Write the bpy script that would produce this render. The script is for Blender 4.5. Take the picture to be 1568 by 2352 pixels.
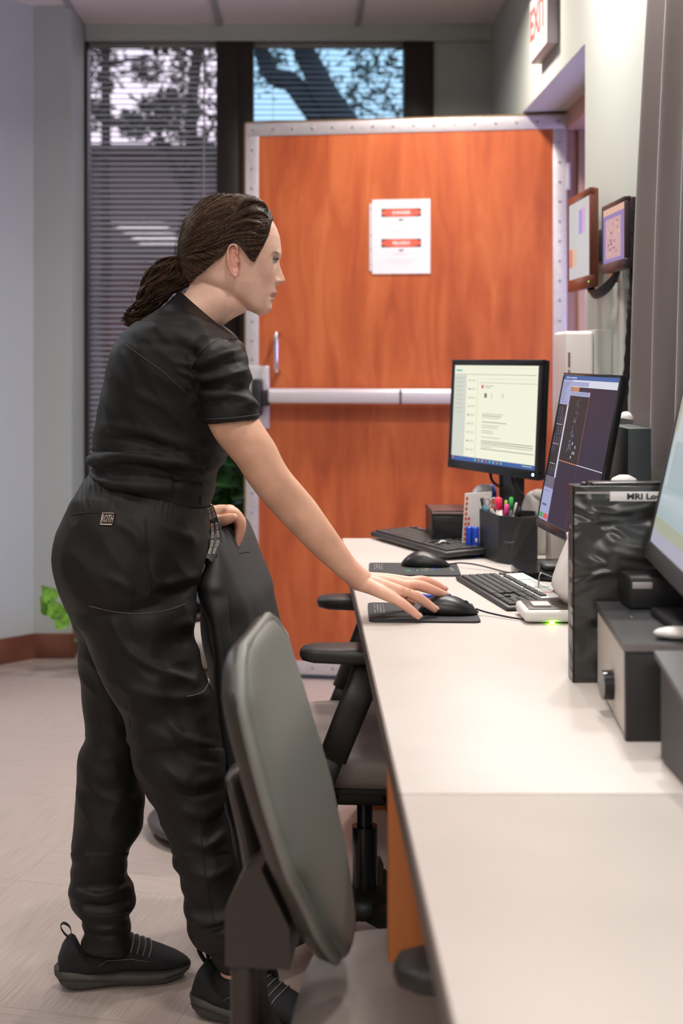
import bpy, bmesh, math, random
import numpy as np
from mathutils import Vector, Matrix, noise

for o in list(bpy.data.objects):
    bpy.data.objects.remove(o)
SC = bpy.context.scene
COL = SC.collection
random.seed(7)
RNG = np.random.default_rng(7)
PI = math.pi
sin, cos = math.sin, math.cos

# ------------------------------------------------------------------ camera
CAMZ = 1.26
F = 3200.0
cd = bpy.data.cameras.new('camera')
cam = bpy.data.objects.new('camera', cd)
COL.objects.link(cam)
cam.location = (0, 0, CAMZ)
cam.rotation_euler = (PI / 2, 0, 0)
cd.sensor_width = 36
cd.lens = F / 2352 * 36
cd.shift_x = (784 - 690) / 2352
cd.shift_y = -(1176 - 822) / 2352
cd.clip_start = 0.05
cd.dof.use_dof = True
cd.dof.focus_distance = 2.74
cd.dof.aperture_fstop = 3.9
SC.camera = cam

# ------------------------------------------------------------------ look
SC.view_settings.view_transform = 'Standard'
SC.view_settings.look = 'None'
SC.view_settings.gamma = 1
SC.view_settings.use_curve_mapping = False
SC.view_settings.exposure = 0.0

# ------------------------------------------------------------------ world: pale dusk sky
w = bpy.data.worlds.new('dusk_sky')
SC.world = w
w.use_nodes = True
nt = w.node_tree
bg = nt.nodes['Background']
tc = nt.nodes.new('ShaderNodeTexCoord')
sp = nt.nodes.new('ShaderNodeSeparateXYZ')
cr = nt.nodes.new('ShaderNodeValToRGB')
nt.links.new(tc.outputs['Generated'], sp.inputs[0])
nt.links.new(sp.outputs['Z'], cr.inputs[0])
cr.color_ramp.elements[0].position = 0.0
cr.color_ramp.elements[0].color = (0.95, 0.86, 0.92, 1)
cr.color_ramp.elements[1].position = 0.5
cr.color_ramp.elements[1].color = (0.72, 0.82, 1.0, 1)
nt.links.new(cr.outputs[0], bg.inputs[0])
bg.inputs[1].default_value = 1.9

# ------------------------------------------------------------------ lamps of the room and added fills
def area(name, loc, size, power, color, rot=(0, 0, 0), sy=None, spread=None):
    l = bpy.data.lights.new(name, 'AREA')
    l.energy = power
    l.color = color
    l.size = size
    if sy:
        l.shape = 'RECTANGLE'
        l.size_y = sy
    else:
        l.shape = 'DISK'
    if spread:
        l.spread = spread
    o = bpy.data.objects.new(name, l)
    COL.objects.link(o)
    o.location = loc
    o.rotation_euler = rot
    return o

WARM = (1.0, 0.90, 0.80)
NEUT = (1.0, 0.95, 0.90)
area('ceiling_and_fill_lamp', (0.35, 1.55, 2.70), 0.22, 11.5, NEUT, spread=2.5)
area('ceiling_and_fill_lamp', (0.75, 3.02, 2.70), 0.10, 13, NEUT, spread=2.6)
area('ceiling_and_fill_lamp', (0.45, 4.88, 2.70), 0.14, 21, WARM, spread=2.7)
area('ceiling_and_fill_lamp', (0.15, 3.70, 2.70), 0.3, 10, NEUT, spread=2.5)  # added lamp, brightens the face from the front and above
area('ceiling_and_fill_lamp', (-1.1, 2.0, 2.70), 0.5, 9, NEUT, spread=2.5)
area('ceiling_and_fill_lamp', (0.70, 3.72, 2.70), 0.10, 15, NEUT, spread=2.5)
area('ceiling_panel_and_fill_lamp', (-0.2, -2.4, 2.70), 1.2, 95, NEUT, sy=1.2, spread=2.8)  # added fill panel, brightens sides that face the camera
area('ceiling_panel_and_fill_lamp', (-0.5, -0.4, 2.70), 0.6, 26, NEUT, sy=1.2, spread=2.7)
area('ceiling_panel_and_fill_lamp', (-1.9, 4.2, 2.70), 0.6, 22, (0.90, 0.96, 1.0), sy=0.6, spread=2.7)
# violet light of the scanner room beyond the open door
area('scanner_room_lamp', (1.75, 4.6, 1.25), 1.0, 27, (0.54, 0.49, 1.0), rot=(0, PI / 2, 0), sy=1.6)

# ------------------------------------------------------------------ helpers
def W(px, py, Y):
    return Vector(((px - 690) / F * Y, Y, CAMZ - (py - 822) / F * Y))

MATS = {}
def mat(name, col, rough=0.5, metal=0.0, bump=0.0, bscale=200.0, var=0.0, vscale=8.0, emit=None, es=1.0,
        sheen=0.0, sss=0.0, spec=0.5, stretch=(1, 1, 1), coat=0.0):
    if name in MATS:
        return MATS[name]
    m = bpy.data.materials.new(name)
    m.use_nodes = True
    nt = m.node_tree
    b = nt.nodes['Principled BSDF']
    b.inputs['Base Color'].default_value = (*col, 1)
    b.inputs['Roughness'].default_value = rough
    b.inputs['Metallic'].default_value = metal
    b.inputs['Specular IOR Level'].default_value = spec
    if coat:
        b.inputs['Coat Weight'].default_value = coat
        b.inputs['Coat Roughness'].default_value = 0.1
    if sheen:
        b.inputs['Sheen Weight'].default_value = sheen
        b.inputs['Sheen Roughness'].default_value = 0.45
    if sss:
        b.inputs['Subsurface Weight'].default_value = sss
        b.inputs['Subsurface Radius'].default_value = (1.0, 0.35, 0.2)
        b.inputs['Subsurface Scale'].default_value = 0.006
    if emit:
        b.inputs['Emission Color'].default_value = (*emit, 1)
        b.inputs['Emission Strength'].default_value = es
    if bump or var:
        tcn = nt.nodes.new('ShaderNodeTexCoord')
        mp = nt.nodes.new('ShaderNodeMapping')
        mp.inputs['Scale'].default_value = stretch
        nt.links.new(tcn.outputs['Object'], mp.inputs[0])
    if var:
        n = nt.nodes.new('ShaderNodeTexNoise')
        n.inputs['Scale'].default_value = vscale
        n.inputs['Detail'].default_value = 5
        nt.links.new(mp.outputs[0], n.inputs['Vector'])
        r = nt.nodes.new('ShaderNodeValToRGB')
        r.color_ramp.elements[0].position = 0.3
        r.color_ramp.elements[1].position = 0.7
        r.color_ramp.elements[0].color = (*[max(0, c * (1 - var)) for c in col], 1)
        r.color_ramp.elements[1].color = (*[min(1, c * (1 + var)) for c in col], 1)
        nt.links.new(n.outputs['Fac'], r.inputs[0])
        nt.links.new(r.outputs[0], b.inputs['Base Color'])
    if bump:
        n2 = nt.nodes.new('ShaderNodeTexNoise')
        n2.inputs['Scale'].default_value = bscale
        n2.inputs['Detail'].default_value = 3
        nt.links.new(mp.outputs[0], n2.inputs['Vector'])
        bp = nt.nodes.new('ShaderNodeBump')
        bp.inputs['Strength'].default_value = bump
        bp.inputs['Distance'].default_value = 0.002
        nt.links.new(n2.outputs['Fac'], bp.inputs['Height'])
        nt.links.new(bp.outputs[0], b.inputs['Normal'])
    MATS[name] = m
    return m

def emat(name, col, s=1.0):
    return mat(name, (0.02, 0.02, 0.02), rough=0.35, emit=col, es=s, spec=0.3)

class MB:
    """collects shapes for one mesh; geometry in world coordinates"""
    def __init__(s):
        s.v = []; s.f = []; s.mi = []; s.sm = []
    def add(s, verts, faces, mi=0, smooth=False):
        k = len(s.v)
        s.v.extend([tuple(p) for p in verts])
        s.f.extend([tuple(i + k for i in f) for f in faces])
        s.mi.extend([mi] * len(faces)); s.sm.extend([smooth] * len(faces))
        return s
    def bm(s, b, mi=0, smooth=False):
        b.verts.index_update()
        s.add([v.co[:] for v in b.verts], [[v.index for v in f.verts] for f in b.faces], mi, smooth)
        b.free()
        return s
    def box(s, lo, hi, bev=0.0, seg=2, M=None, mi=0, smooth=None):
        b = bmesh.new()
        bmesh.ops.create_cube(b, size=1)
        c = [(lo[i] + hi[i]) / 2 for i in range(3)]
        d = [hi[i] - lo[i] for i in range(3)]
        for v in b.verts:
            v.co = Vector([c[i] + v.co[i] * d[i] for i in range(3)])
        if bev:
            bmesh.ops.bevel(b, geom=b.edges[:], offset=min(bev, min(map(abs, d)) * 0.49), segments=seg, profile=0.5, affect='EDGES')
        if M:
            b.transform(M)
        return s.bm(b, mi, bool(bev) if smooth is None else smooth)
    def cyl(s, p0, p1, r0, r1=None, n=24, mi=0, cap=True):
        r1 = r0 if r1 is None else r1
        p0 = Vector(p0); p1 = Vector(p1)
        z = (p1 - p0).normalized(); a = z.orthogonal().normalized(); b = z.cross(a)
        V = []
        for p, r in ((p0, r0), (p1, r1)):
            for i in range(n):
                t = 2 * PI * i / n
                V.append(p + a * (r * cos(t)) + b * (r * sin(t)))
        s.add(V, [(i, (i + 1) % n, n + (i + 1) % n, n + i) for i in range(n)], mi, True)
        if cap:
            k = len(V)
            s.add(V[:n], [tuple(range(n))[::-1]], mi); s.add(V[n:], [tuple(range(n))], mi)
        return s
    def tube(s, pts, r, n=8, mi=0, closed=False, flat=1.0):
        pts = [Vector(p) for p in pts]
        K = len(pts)
        rr = r if hasattr(r, '__len__') else [r] * K
        V = []
        prev = None
        for i, p in enumerate(pts):
            if closed:
                t = pts[(i + 1) % K] - pts[i - 1]
            else:
                t = pts[min(i + 1, K - 1)] - pts[max(i - 1, 0)]
            t.normalize()
            if prev is None:
                a = t.orthogonal().normalized()
            else:
                a = (prev - t * prev.dot(t))
                a = a.normalized() if a.length > 1e-6 else t.orthogonal().normalized()
            prev = a
            b = t.cross(a)
            for j in range(n):
                th = 2 * PI * j / n
                V.append(p + a * (rr[i] * cos(th)) + b * (rr[i] * flat * sin(th)))
        Fc = []
        for i in range(K if closed else K - 1):
            i2 = (i + 1) % K
            for j in range(n):
                Fc.append((i * n + j, i * n + (j + 1) % n, i2 * n + (j + 1) % n, i2 * n + j))
        if not closed:
            Fc.append(tuple(range(n))[::-1]); Fc.append(tuple(range((K - 1) * n, K * n)))
        return s.add(V, Fc, mi, True)
    def sphere(s, c, r, sx=1, sy=1, sz=1, n=20, mi=0, M=None):
        b = bmesh.new()
        bmesh.ops.create_uvsphere(b, u_segments=n, v_segments=max(6, n // 2 + 2), radius=r)
        for v in b.verts:
            v.co = Vector((v.co.x * sx, v.co.y * sy, v.co.z * sz))
        if M:
            b.transform(M)
        bmesh.ops.translate(b, verts=b.verts[:], vec=Vector(c))
        return s.bm(b, mi, True)
    def lathe(s, prof, c=(0, 0, 0), n=32, mi=0):
        V = []; K = len(prof)
        for r, z in prof:
            for j in range(n):
                t = 2 * PI * j / n
                V.append((c[0] + r * cos(t), c[1] + r * sin(t), c[2] + z))
        Fc = [(i * n + j, i * n + (j + 1) % n, (i + 1) * n + (j + 1) % n, (i + 1) * n + j) for i in range(K - 1) for j in range(n)]
        Fc.append(tuple(range(n))[::-1]); Fc.append(tuple(range((K - 1) * n, K * n)))
        return s.add(V, Fc, mi, True)
    def rings(s, R, mi=0, cap=True, smooth=True):
        n = len(R[0]); V = [p for r in R for p in r]; K = len(R)
        Fc = [(i * n + j, i * n + (j + 1) % n, (i + 1) * n + (j + 1) % n, (i + 1) * n + j) for i in range(K - 1) for j in range(n)]
        if cap:
            Fc.append(tuple(range(n))[::-1]); Fc.append(tuple(range((K - 1) * n, K * n)))
        return s.add(V, Fc, mi, smooth)
    def prism(s, pts, vec, mi=0, smooth=False):
        """polygon extruded by vec"""
        pts = [Vector(p) for p in pts]; vec = Vector(vec); n = len(pts)
        V = pts + [p + vec for p in pts]
        Fc = [tuple(range(n))[::-1], tuple(range(n, 2 * n))]
        s.add(V, Fc, mi, False)
        s.add(V, [(i, (i + 1) % n, n + (i + 1) % n, n + i) for i in range(n)], mi, smooth)
        return s
    def xform(s, M):
        s.v = [tuple(M @ Vector(p)) for p in s.v]
        return s
    def mesh(s, name):
        me = bpy.data.meshes.new(name)
        me.from_pydata(s.v, [], s.f)
        me.polygons.foreach_set('material_index', s.mi)
        me.polygons.foreach_set('use_smooth', s.sm)
        me.update()
        return me

WLOC = {}
def setp(o, label=None, cat=None, group=None, kind=None):
    if label: o['label'] = label
    if cat: o['category'] = cat
    if group: o['group'] = group
    if kind: o['kind'] = kind
    return o

def link(name, me, mats, parent=None, fixn=True):
    if not isinstance(mats, (list, tuple)):
        mats = [mats]
    for m in mats:
        me.materials.append(m)
    if fixn:
        b = bmesh.new(); b.from_mesh(me)
        bmesh.ops.recalc_face_normals(b, faces=b.faces[:])
        b.to_mesh(me); b.free()
    n = len(me.vertices)
    co = np.empty(n * 3, dtype=np.float32); me.vertices.foreach_get('co', co)
    co = co.reshape(-1, 3)
    base = Vector(((co[:, 0].min() + co[:, 0].max()) / 2, (co[:, 1].min() + co[:, 1].max()) / 2, co[:, 2].min()))
    base = Vector([float(x) for x in base])
    co = co - np.array(base, dtype=np.float32)
    me.vertices.foreach_set('co', co.ravel()); me.update()
    o = bpy.data.objects.new(name, me)
    COL.objects.link(o)
    if parent:
        o.parent = parent
        o.location = base - WLOC[parent.name]
    else:
        o.location = base
    WLOC[o.name] = base
    return o

def part(name, mb, mats, parent=None, fixn=True):
    return link(name, mb.mesh(name), mats, parent, fixn)

def solo(name, mb, mats, label, cat, group=None):
    return setp(part(name, mb, mats), label, cat, group)

def thing(name, loc, label, cat, group=None):
    o = bpy.data.objects.new(name, None)
    o.empty_display_size = 0.05
    COL.objects.link(o)
    o.location = loc
    WLOC[o.name] = Vector(loc)
    return setp(o, label, cat, group)

def structure(name, mb, mats, parent=None):
    o = part(name, mb, mats, parent)
    if not parent:
        o['kind'] = 'structure'
    return o

def kids(o):
    return [c for c in bpy.data.objects if c.parent == o]

def copy_tree(o, parent=None):
    c = o.copy(); COL.objects.link(c)
    if parent: c.parent = parent
    for k in kids(o):
        copy_tree(k, c)
    return c

def text_mb(mb, s, size, origin, ux, uy, mi=0, align='LEFT', bold=0.0, lift=0.0004, sx=1.0):
    cu = bpy.data.curves.new('lettering', 'FONT')
    cu.body = s; cu.size = size; cu.align_x = align; cu.offset = bold
    cu.resolution_u = 2
    o = bpy.data.objects.new('lettering', cu); COL.objects.link(o)
    dg = bpy.context.evaluated_depsgraph_get(); dg.update()
    me = bpy.data.meshes.new_from_object(o.evaluated_get(dg))
    ux = Vector(ux).normalized(); uy = Vector(uy).normalized(); n = ux.cross(uy)
    V = [Vector(origin) + ux * (v.co.x * sx) + uy * v.co.y + n * lift for v in me.vertices]
    mb.add(V, [list(p.vertices) for p in me.polygons], mi)
    bpy.data.meshes.remove(me); bpy.data.objects.remove(o); bpy.data.curves.remove(cu)
    return mb

def catmull(P, m):
    """P array (K,D) resampled to m rows"""
    P = np.asarray(P, float); K = len(P)
    out = []
    for t in np.linspace(0, K - 1, m):
        i = min(int(t), K - 2); f = t - i
        p0 = P[max(i - 1, 0)]; p1 = P[i]; p2 = P[i + 1]; p3 = P[min(i + 2, K - 1)]
        out.append(0.5 * ((2 * p1) + (-p0 + p2) * f + (2 * p0 - 5 * p1 + 4 * p2 - p3) * f * f + (-p0 + 3 * p1 - 3 * p2 + p3) * f ** 3))
    return np.array(out)

def ringloft(mb, rows, m=40, n=40, mi=0, inset=0.0, ex=2.0):
    """rows: (bx,by,fx,fy,Y,hw): a back and a front outline point in the picture plane at depth Y, half width hw along Y"""
    R = catmull(rows, m)
    rings = []
    for bx, by, fx, fy, Y, hw in R:
        B = W(bx, by, Y); Fp = W(fx, fy, Y)
        C = (B + Fp) / 2; a = (Fp - B) / 2
        L = a.length
        a = a * max(0.1, (L - inset) / L); h = max(0.004, hw - inset)
        ring = []
        for j in range(n):
            t = 2 * PI * j / n
            c, s_ = cos(t), sin(t)
            k = 2 / ex
            cc = math.copysign(abs(c) ** k, c); ss = math.copysign(abs(s_) ** k, s_)
            ring.append(C + a * cc + Vector((0, h * ss, 0)))
        rings.append(ring)
    return mb.rings(rings, mi)

def limb(mb, pts, m=16, n=16):
    """pts: (px,py,Y,r) tapered rounded limb"""
    R = catmull(pts, m)
    P = [W(a, b, c) for a, b, c, r in R]; rr = [r for *_, r in R]
    mb.tube(P, rr, n)
    mb.sphere(P[0], rr[0], n=n); mb.sphere(P[-1], rr[-1], n=n)
    return mb

def remesh(mb, voxel, smooth=4, factor=0.5):
    me = mb.mesh('work')
    b = bmesh.new(); b.from_mesh(me); bmesh.ops.recalc_face_normals(b, faces=b.faces[:]); b.to_mesh(me); b.free()
    o = bpy.data.objects.new('work', me); COL.objects.link(o)
    md = o.modifiers.new('r', 'REMESH'); md.mode = 'VOXEL'; md.voxel_size = voxel; md.use_smooth_shade = True
    if smooth:
        sm = o.modifiers.new('s', 'SMOOTH'); sm.iterations = smooth; sm.factor = factor
    dg = bpy.context.evaluated_depsgraph_get(); dg.update()
    out = bpy.data.meshes.new_from_object(o.evaluated_get(dg))
    bpy.data.objects.remove(o)
    for p in out.polygons[:1]:
        pass
    out.polygons.foreach_set('use_smooth', [True] * len(out.polygons))
    return out

def displace(me, fn):
    """fn(co(3), normal(3)) -> distance, applied along the normal"""
    n = len(me.vertices)
    co = np.empty(n * 3, np.float32); me.vertices.foreach_get('co', co); co = co.reshape(-1, 3)
    no = np.array([v.normal[:] for v in me.vertices], np.float32)
    d = np.array([fn(co[i], no[i]) for i in range(n)], np.float32)
    co = co + no * d[:, None]
    me.vertices.foreach_set('co', co.ravel()); me.update()

def strands(P, r0, r1, n=4):
    """P (N,K,3) -> verts, faces of thin tubes"""
    N, K, _ = P.shape
    T = np.gradient(P, axis=1); T /= np.linalg.norm(T, axis=2, keepdims=True) + 1e-9
    up = np.array([0.13, 0.97, 0.2]); A = np.cross(T, up); A /= np.linalg.norm(A, axis=2, keepdims=True) + 1e-9
    B = np.cross(T, A)
    rad = np.linspace(r0, r1, K)[None, :, None]
    V = np.stack([P + A * (rad * cos(2 * PI * j / n)) + B * (rad * sin(2 * PI * j / n)) for j in range(n)], axis=2)
    idx = np.arange(N * K * n).reshape(N, K, n)
    a = idx[:, :-1, :]; b = np.roll(a, -1, axis=2); d = idx[:, 1:, :]; c = np.roll(d, -1, axis=2)
    Fc = np.stack([a, b, c, d], axis=-1).reshape(-1, 4)
    return V.reshape(-1, 3), Fc.tolist()

# ------------------------------------------------------------------ surface materials
M_wall = mat('wall_paint', (0.43, 0.475, 0.46), 0.65, bump=0.15, bscale=120)
M_wallc = mat('wall_paint_cool', (0.47, 0.52, 0.54), 0.65, bump=0.15, bscale=120)
M_wallr = mat('wall_paint_pale', (0.46, 0.49, 0.45), 0.6, bump=0.15, bscale=120)
M_ceil = mat('ceiling_tile', (0.86, 0.78, 0.77), 0.9, bump=0.5, bscale=160)
M_tbar = mat('ceiling_grid', (0.42, 0.40, 0.40), 0.6)
M_frame = mat('dark_bronze', (0.018, 0.012, 0.010), 0.45)
M_base = mat('brown_baseboard', (0.16, 0.055, 0.03), 0.5, var=0.2, vscale=10)
M_black = mat('black_plastic', (0.012, 0.012, 0.013), 0.42, bump=0.2, bscale=900)
M_blackg = mat('glossy_black', (0.01, 0.01, 0.012), 0.22)
M_dgrey = mat('dark_grey_plastic', (0.045, 0.047, 0.05), 0.45, bump=0.2, bscale=700)
M_white = mat('white_plastic', (0.74, 0.71, 0.68), 0.35)
M_steel = mat('brushed_steel', (0.62, 0.60, 0.63), 0.42, metal=0.55, var=0.06, vscale=60)
M_chrome = mat('chrome', (0.8, 0.8, 0.82), 0.18, metal=1.0)

def wood_mat(name, c1, c2, c3, scale, rough=0.35):
    m = bpy.data.materials.new(name); m.use_nodes = True
    nt = m.node_tree; b = nt.nodes['Principled BSDF']
    t = nt.nodes.new('ShaderNodeTexCoord'); mp = nt.nodes.new('ShaderNodeMapping')
    mp.inputs['Scale'].default_value = scale
    nt.links.new(t.outputs['Object'], mp.inputs[0])
    n1 = nt.nodes.new('ShaderNodeTexNoise'); n1.inputs['Scale'].default_value = 2.2; n1.inputs['Detail'].default_value = 8
    n1.inputs['Roughness'].default_value = 0.55; n1.inputs['Distortion'].default_value = 0.8
    nt.links.new(mp.outputs[0], n1.inputs['Vector'])
    r = nt.nodes.new('ShaderNodeValToRGB')
    r.color_ramp.elements[0].position = 0.32; r.color_ramp.elements[0].color = (*c1, 1)
    r.color_ramp.elements[1].position = 0.68; r.color_ramp.elements[1].color = (*c3, 1)
    e = r.color_ramp.elements.new(0.5); e.color = (*c2, 1)
    nt.links.new(n1.outputs['Fac'], r.inputs[0])
    nt.links.new(r.outputs[0], b.inputs['Base Color'])
    b.inputs['Roughness'].default_value = rough
    return m
M_door = wood_mat('cherry_veneer', (0.33, 0.062, 0.018), (0.44, 0.095, 0.026), (0.53, 0.140, 0.042), (5.5, 5.5, 0.9), 0.45)
M_panel = wood_mat('cherry_panel', (0.40, 0.10, 0.022), (0.47, 0.135, 0.03), (0.54, 0.17, 0.045), (9, 9, 0.6), 0.45)

# floor: large tiles with fine streaks, direction changing from tile to tile
def floor_mat():
    m = bpy.data.materials.new('streaked_floor_tile'); m.use_nodes = True
    nt = m.node_tree; b = nt.nodes['Principled BSDF']; N = nt.nodes.new; L = nt.links.new
    t = N('ShaderNodeTexCoord'); mp = N('ShaderNodeMapping')
    mp.inputs['Rotation'].default_value = (0, 0, math.radians(14)); mp.inputs['Location'].default_value = (0.22, 0.1, 0)
    L(t.outputs['Object'], mp.inputs[0])
    def streak(sc):
        q = N('ShaderNodeMapping'); q.inputs['Scale'].default_value = sc
        L(mp.outputs[0], q.inputs[0])
        n = N('ShaderNodeTexNoise'); n.inputs['Scale'].default_value = 1; n.inputs['Detail'].default_value = 3
        L(q.outputs[0], n.inputs['Vector']); return n
    a = streak((260, 7, 1)); c = streak((7, 260, 1))
    ck = N('ShaderNodeTexChecker'); ck.inputs['Scale'].default_value = 1 / 0.61
    L(mp.outputs[0], ck.inputs['Vector'])
    mx = N('ShaderNodeMix'); mx.data_type = 'FLOAT'
    L(ck.outputs['Fac'], mx.inputs[0]); L(a.outputs['Fac'], mx.inputs[2]); L(c.outputs['Fac'], mx.inputs[3])
    r = N('ShaderNodeValToRGB')
    r.color_ramp.elements[0].position = 0.25; r.color_ramp.elements[0].color = (0.355, 0.285, 0.25, 1)
    r.color_ramp.elements[1].position = 0.75; r.color_ramp.elements[1].color = (0.47, 0.39, 0.345, 1)
    L(mx.outputs[0], r.inputs[0])
    br = N('ShaderNodeTexBrick'); br.offset = 0.0; br.inputs['Scale'].default_value = 1
    br.inputs['Brick Width'].default_value = 0.61; br.inputs['Row Height'].default_value = 0.61
    br.inputs['Mortar Size'].default_value = 0.0009; br.inputs['Color1'].default_value = (1, 1, 1, 1)
    br.inputs['Color2'].default_value = (1, 1, 1, 1); br.inputs['Mortar'].default_value = (0.7, 0.65, 0.62, 1)
    L(mp.outputs[0], br.inputs['Vector'])
    mu = N('ShaderNodeMix'); mu.data_type = 'RGBA'; mu.blend_type = 'MULTIPLY'; mu.inputs[0].default_value = 1
    L(r.outputs[0], mu.inputs[6]); L(br.outputs['Color'], mu.inputs[7])
    L(mu.outputs[2], b.inputs['Base Color'])
    b.inputs['Roughness'].default_value = 0.42
    return m
M_floor = floor_mat()

def glass_mat(name, tint, refl=0.1):
    m = bpy.data.materials.new(name); m.use_nodes = True
    nt = m.node_tree; nt.nodes.remove(nt.nodes['Principled BSDF'])
    tr = nt.nodes.new('ShaderNodeBsdfTransparent'); tr.inputs[0].default_value = (*tint, 1)
    gl = nt.nodes.new('ShaderNodeBsdfGlossy'); gl.inputs['Roughness'].default_value = 0.02
    mx = nt.nodes.new('ShaderNodeMixShader'); mx.inputs[0].default_value = refl
    nt.links.new(tr.outputs[0], mx.inputs[1]); nt.links.new(gl.outputs[0], mx.inputs[2])
    nt.links.new(mx.outputs[0], nt.nodes['Material Output'].inputs[0])
    return m
M_glass = glass_mat('window_glass', (0.98, 0.94, 0.97), 0.10)
M_glassb = glass_mat('blue_tinted_glass', (0.60, 0.78, 0.86), 0.04)

# ------------------------------------------------------------------ the room
CEIL = 2.74; YB = 6.2; YR = -6.0
XW = 0.85
structure('floor', MB().box((-4, YR, -0.1), (1.01, YB + 0.1, 0)).box((1.01, YR, -0.1), (4.0, YB + 0.1, -0.001)), M_floor)
structure('ceiling', MB().box((-4, YR, CEIL), (4.0, YB + 0.1, CEIL + 0.1)), M_ceil)
g = MB()
x = -0.96 + 0.6 - 1.22
for k in range(-5, 5):
    xx = -0.357 + 0.61 * k
    if xx < XW - 0.02:
        g.box((xx - 0.012, YR, CEIL - 0.012), (xx + 0.012, YB, CEIL + 0.001))
y = 5.62
while y > YR:
    g.box((-4, y - 0.012, CEIL - 0.0115), (XW, y + 0.012, CEIL + 0.001))
    y -= 0.61
structure('trim_1', g, M_tbar)

# back wall with two window openings
WX = [(-0.945, -0.373), (-0.2093, 0.4592)]
ZT = 2.68; ZS1 = 0.12; ZS2 = 0.12
bw = MB()
bw.box((-4, YB, ZT), (4.0, YB + 0.15, CEIL))
bw.box((-4, YB, 0), (-0.955, YB + 0.15, ZT))
bw.box((0.591, YB, 0), (4.0, YB + 0.15, ZT))
bw.box((-0.955, YB, 0), (0.591, YB + 0.15, ZS1))
structure('wall_back', bw, M_wall)
# bulkhead strip just under the ceiling, a little in front
structure('trim_2', MB().box((-0.955, YB - 0.03, 2.665), (XW, YB, CEIL)), M_wall)
# dark bronze mullions
def window(idx, x0, x1, fl, fr, glass):
    t = thing('window_%d' % idx, ((x0 + x1) / 2, YB + 0.05, ZS1), None, None); t['kind'] = 'structure'
    fb = MB()
    fb.box((x0 - fl, YB - 0.02, ZS1), (x0, YB + 0.1, ZT), 0.004)
    fb.box((x1, YB - 0.02, ZS1), (x1 + fr, YB + 0.1, ZT), 0.004)
    fb.box((x0, YB + 0.0, ZS1), (x1, YB + 0.1, ZS1 + 0.05), 0.004)
    fb.box((x0, YB + 0.0, ZT - 0.012), (x1, YB + 0.1, ZT), 0.004)
    part('window_frame', fb, M_frame, t)
    part('window_pane', MB().box((x0, YB + 0.07, ZS1 + 0.05), (x1, YB + 0.076, ZT - 0.012)), glass, t)
    return t
window(1, WX[0][0], WX[0][1], 0.01, 0.10, M_glass)
window(2, WX[1][0], WX[1][1], 0.064, 0.132, M_glassb)

# left side: short return, wall facing the camera, then a 45 degree corner and the long left wall
lw = MB()
lw.box((-4, 5.85, 0), (-0.96, YB, CEIL))
structure('wall_left', lw, M_wall)
lw2 = MB()
lw2.prism([(-1.12, 5.851, 0), (-1.40, 5.571, 0), (-1.55, 5.571, 0), (-1.40, 5.851, 0)], (0, 0, CEIL))
lw2.box((-1.55, 4.9, 0), (-1.40, 5.571, CEIL))
structure('wall_left_corner', lw2, M_wallc)
structure('wall_left_far', MB().box((-4.1, YR, 0), (-4.0, 5.85, CEIL)).box((-4.0, 4.8, 0), (-1.40, 4.9, CEIL)), M_wall)
bbm = MB()
H = 0.104
bbm.box((-1.118, 5.838, 0), (-0.96, 5.85, H), 0.003)
bbm.box((-0.96, 5.84, 0), (-0.948, YB, H), 0.003)
bbm.prism([(-1.12, 5.85, 0), (-1.40, 5.57, 0), (-1.39, 5.56, 0), (-1.112, 5.838, 0)], (0, 0, H))
bbm.box((-1.40, 4.9, 0), (-1.388, 5.57, H), 0.003)
structure('baseboard_left', bbm, M_base)
structure('baseboard_back', MB().box((-0.95, YB - 0.012, 0), (XW, YB, 0.104), 0.003), M_base)
structure('wall_rear', MB().box((-4, YR - 0.1, 0), (4.0, YR, CEIL)), M_wall)

# right wall: doorway between Y 4.165 and 5.33, window recess nearer than Y 3.41
TH = 0.30
DY0, DY1, DZ = 4.165, 5.345, 2.20
rw = MB()
rw.box((XW, 3.41, 0), (XW + TH, DY0, CEIL))
rw.box((XW, DY0, DZ), (XW + TH, DY1, CEIL))
rw.box((XW, DY1, 0), (XW + TH, YB, CEIL))
rw.box((XW, 0.9, 0), (XW + TH, 3.41, 0.93))
rw.box((XW, 0.9, 2.60), (XW + TH, 3.41, CEIL))
rw.box((XW, YR, 0), (XW + TH, 0.9, CEIL))
structure('wall_right', rw, M_wallr)
# viewing window into the scanner room behind the curtain
t = thing('window_3', (XW + 0.2, 2.15, 0.93), None, None); t['kind'] = 'structure'
fb = MB()
for a, b in (((XW + 0.18, 0.9, 0.93), (XW + 0.24, 0.96, 2.6)), ((XW + 0.18, 3.35, 0.93), (XW + 0.24, 3.41, 2.6)),
             ((XW + 0.18, 0.96, 0.93), (XW + 0.24, 3.35, 0.99)), ((XW + 0.18, 0.96, 2.54), (XW + 0.24, 3.35, 2.6))):
    fb.box(a, b, 0.003)
part('window_frame', fb, M_frame, t)
part('window_pane', MB().box((XW + 0.205, 0.96, 0.99), (XW + 0.213, 3.35, 2.54)), M_glassb, t)
structure('trim_3', MB().box((XW - 0.02, 0.95, 0.93), (XW + 0.18, 3.39, 0.955), 0.004), mat('stone_sill', (0.33, 0.27, 0.25), 0.35))
# scanner room beyond
M_mri = mat('scanner_room_paint', (0.55, 0.52, 0.62), 0.7)
structure('wall_scanner_room', MB().box((3.9, 0, 0), (4.0, YB, CEIL)).box((XW + TH, 0.4, 0), (3.9, 0.5, CEIL)), M_mri)
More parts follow.
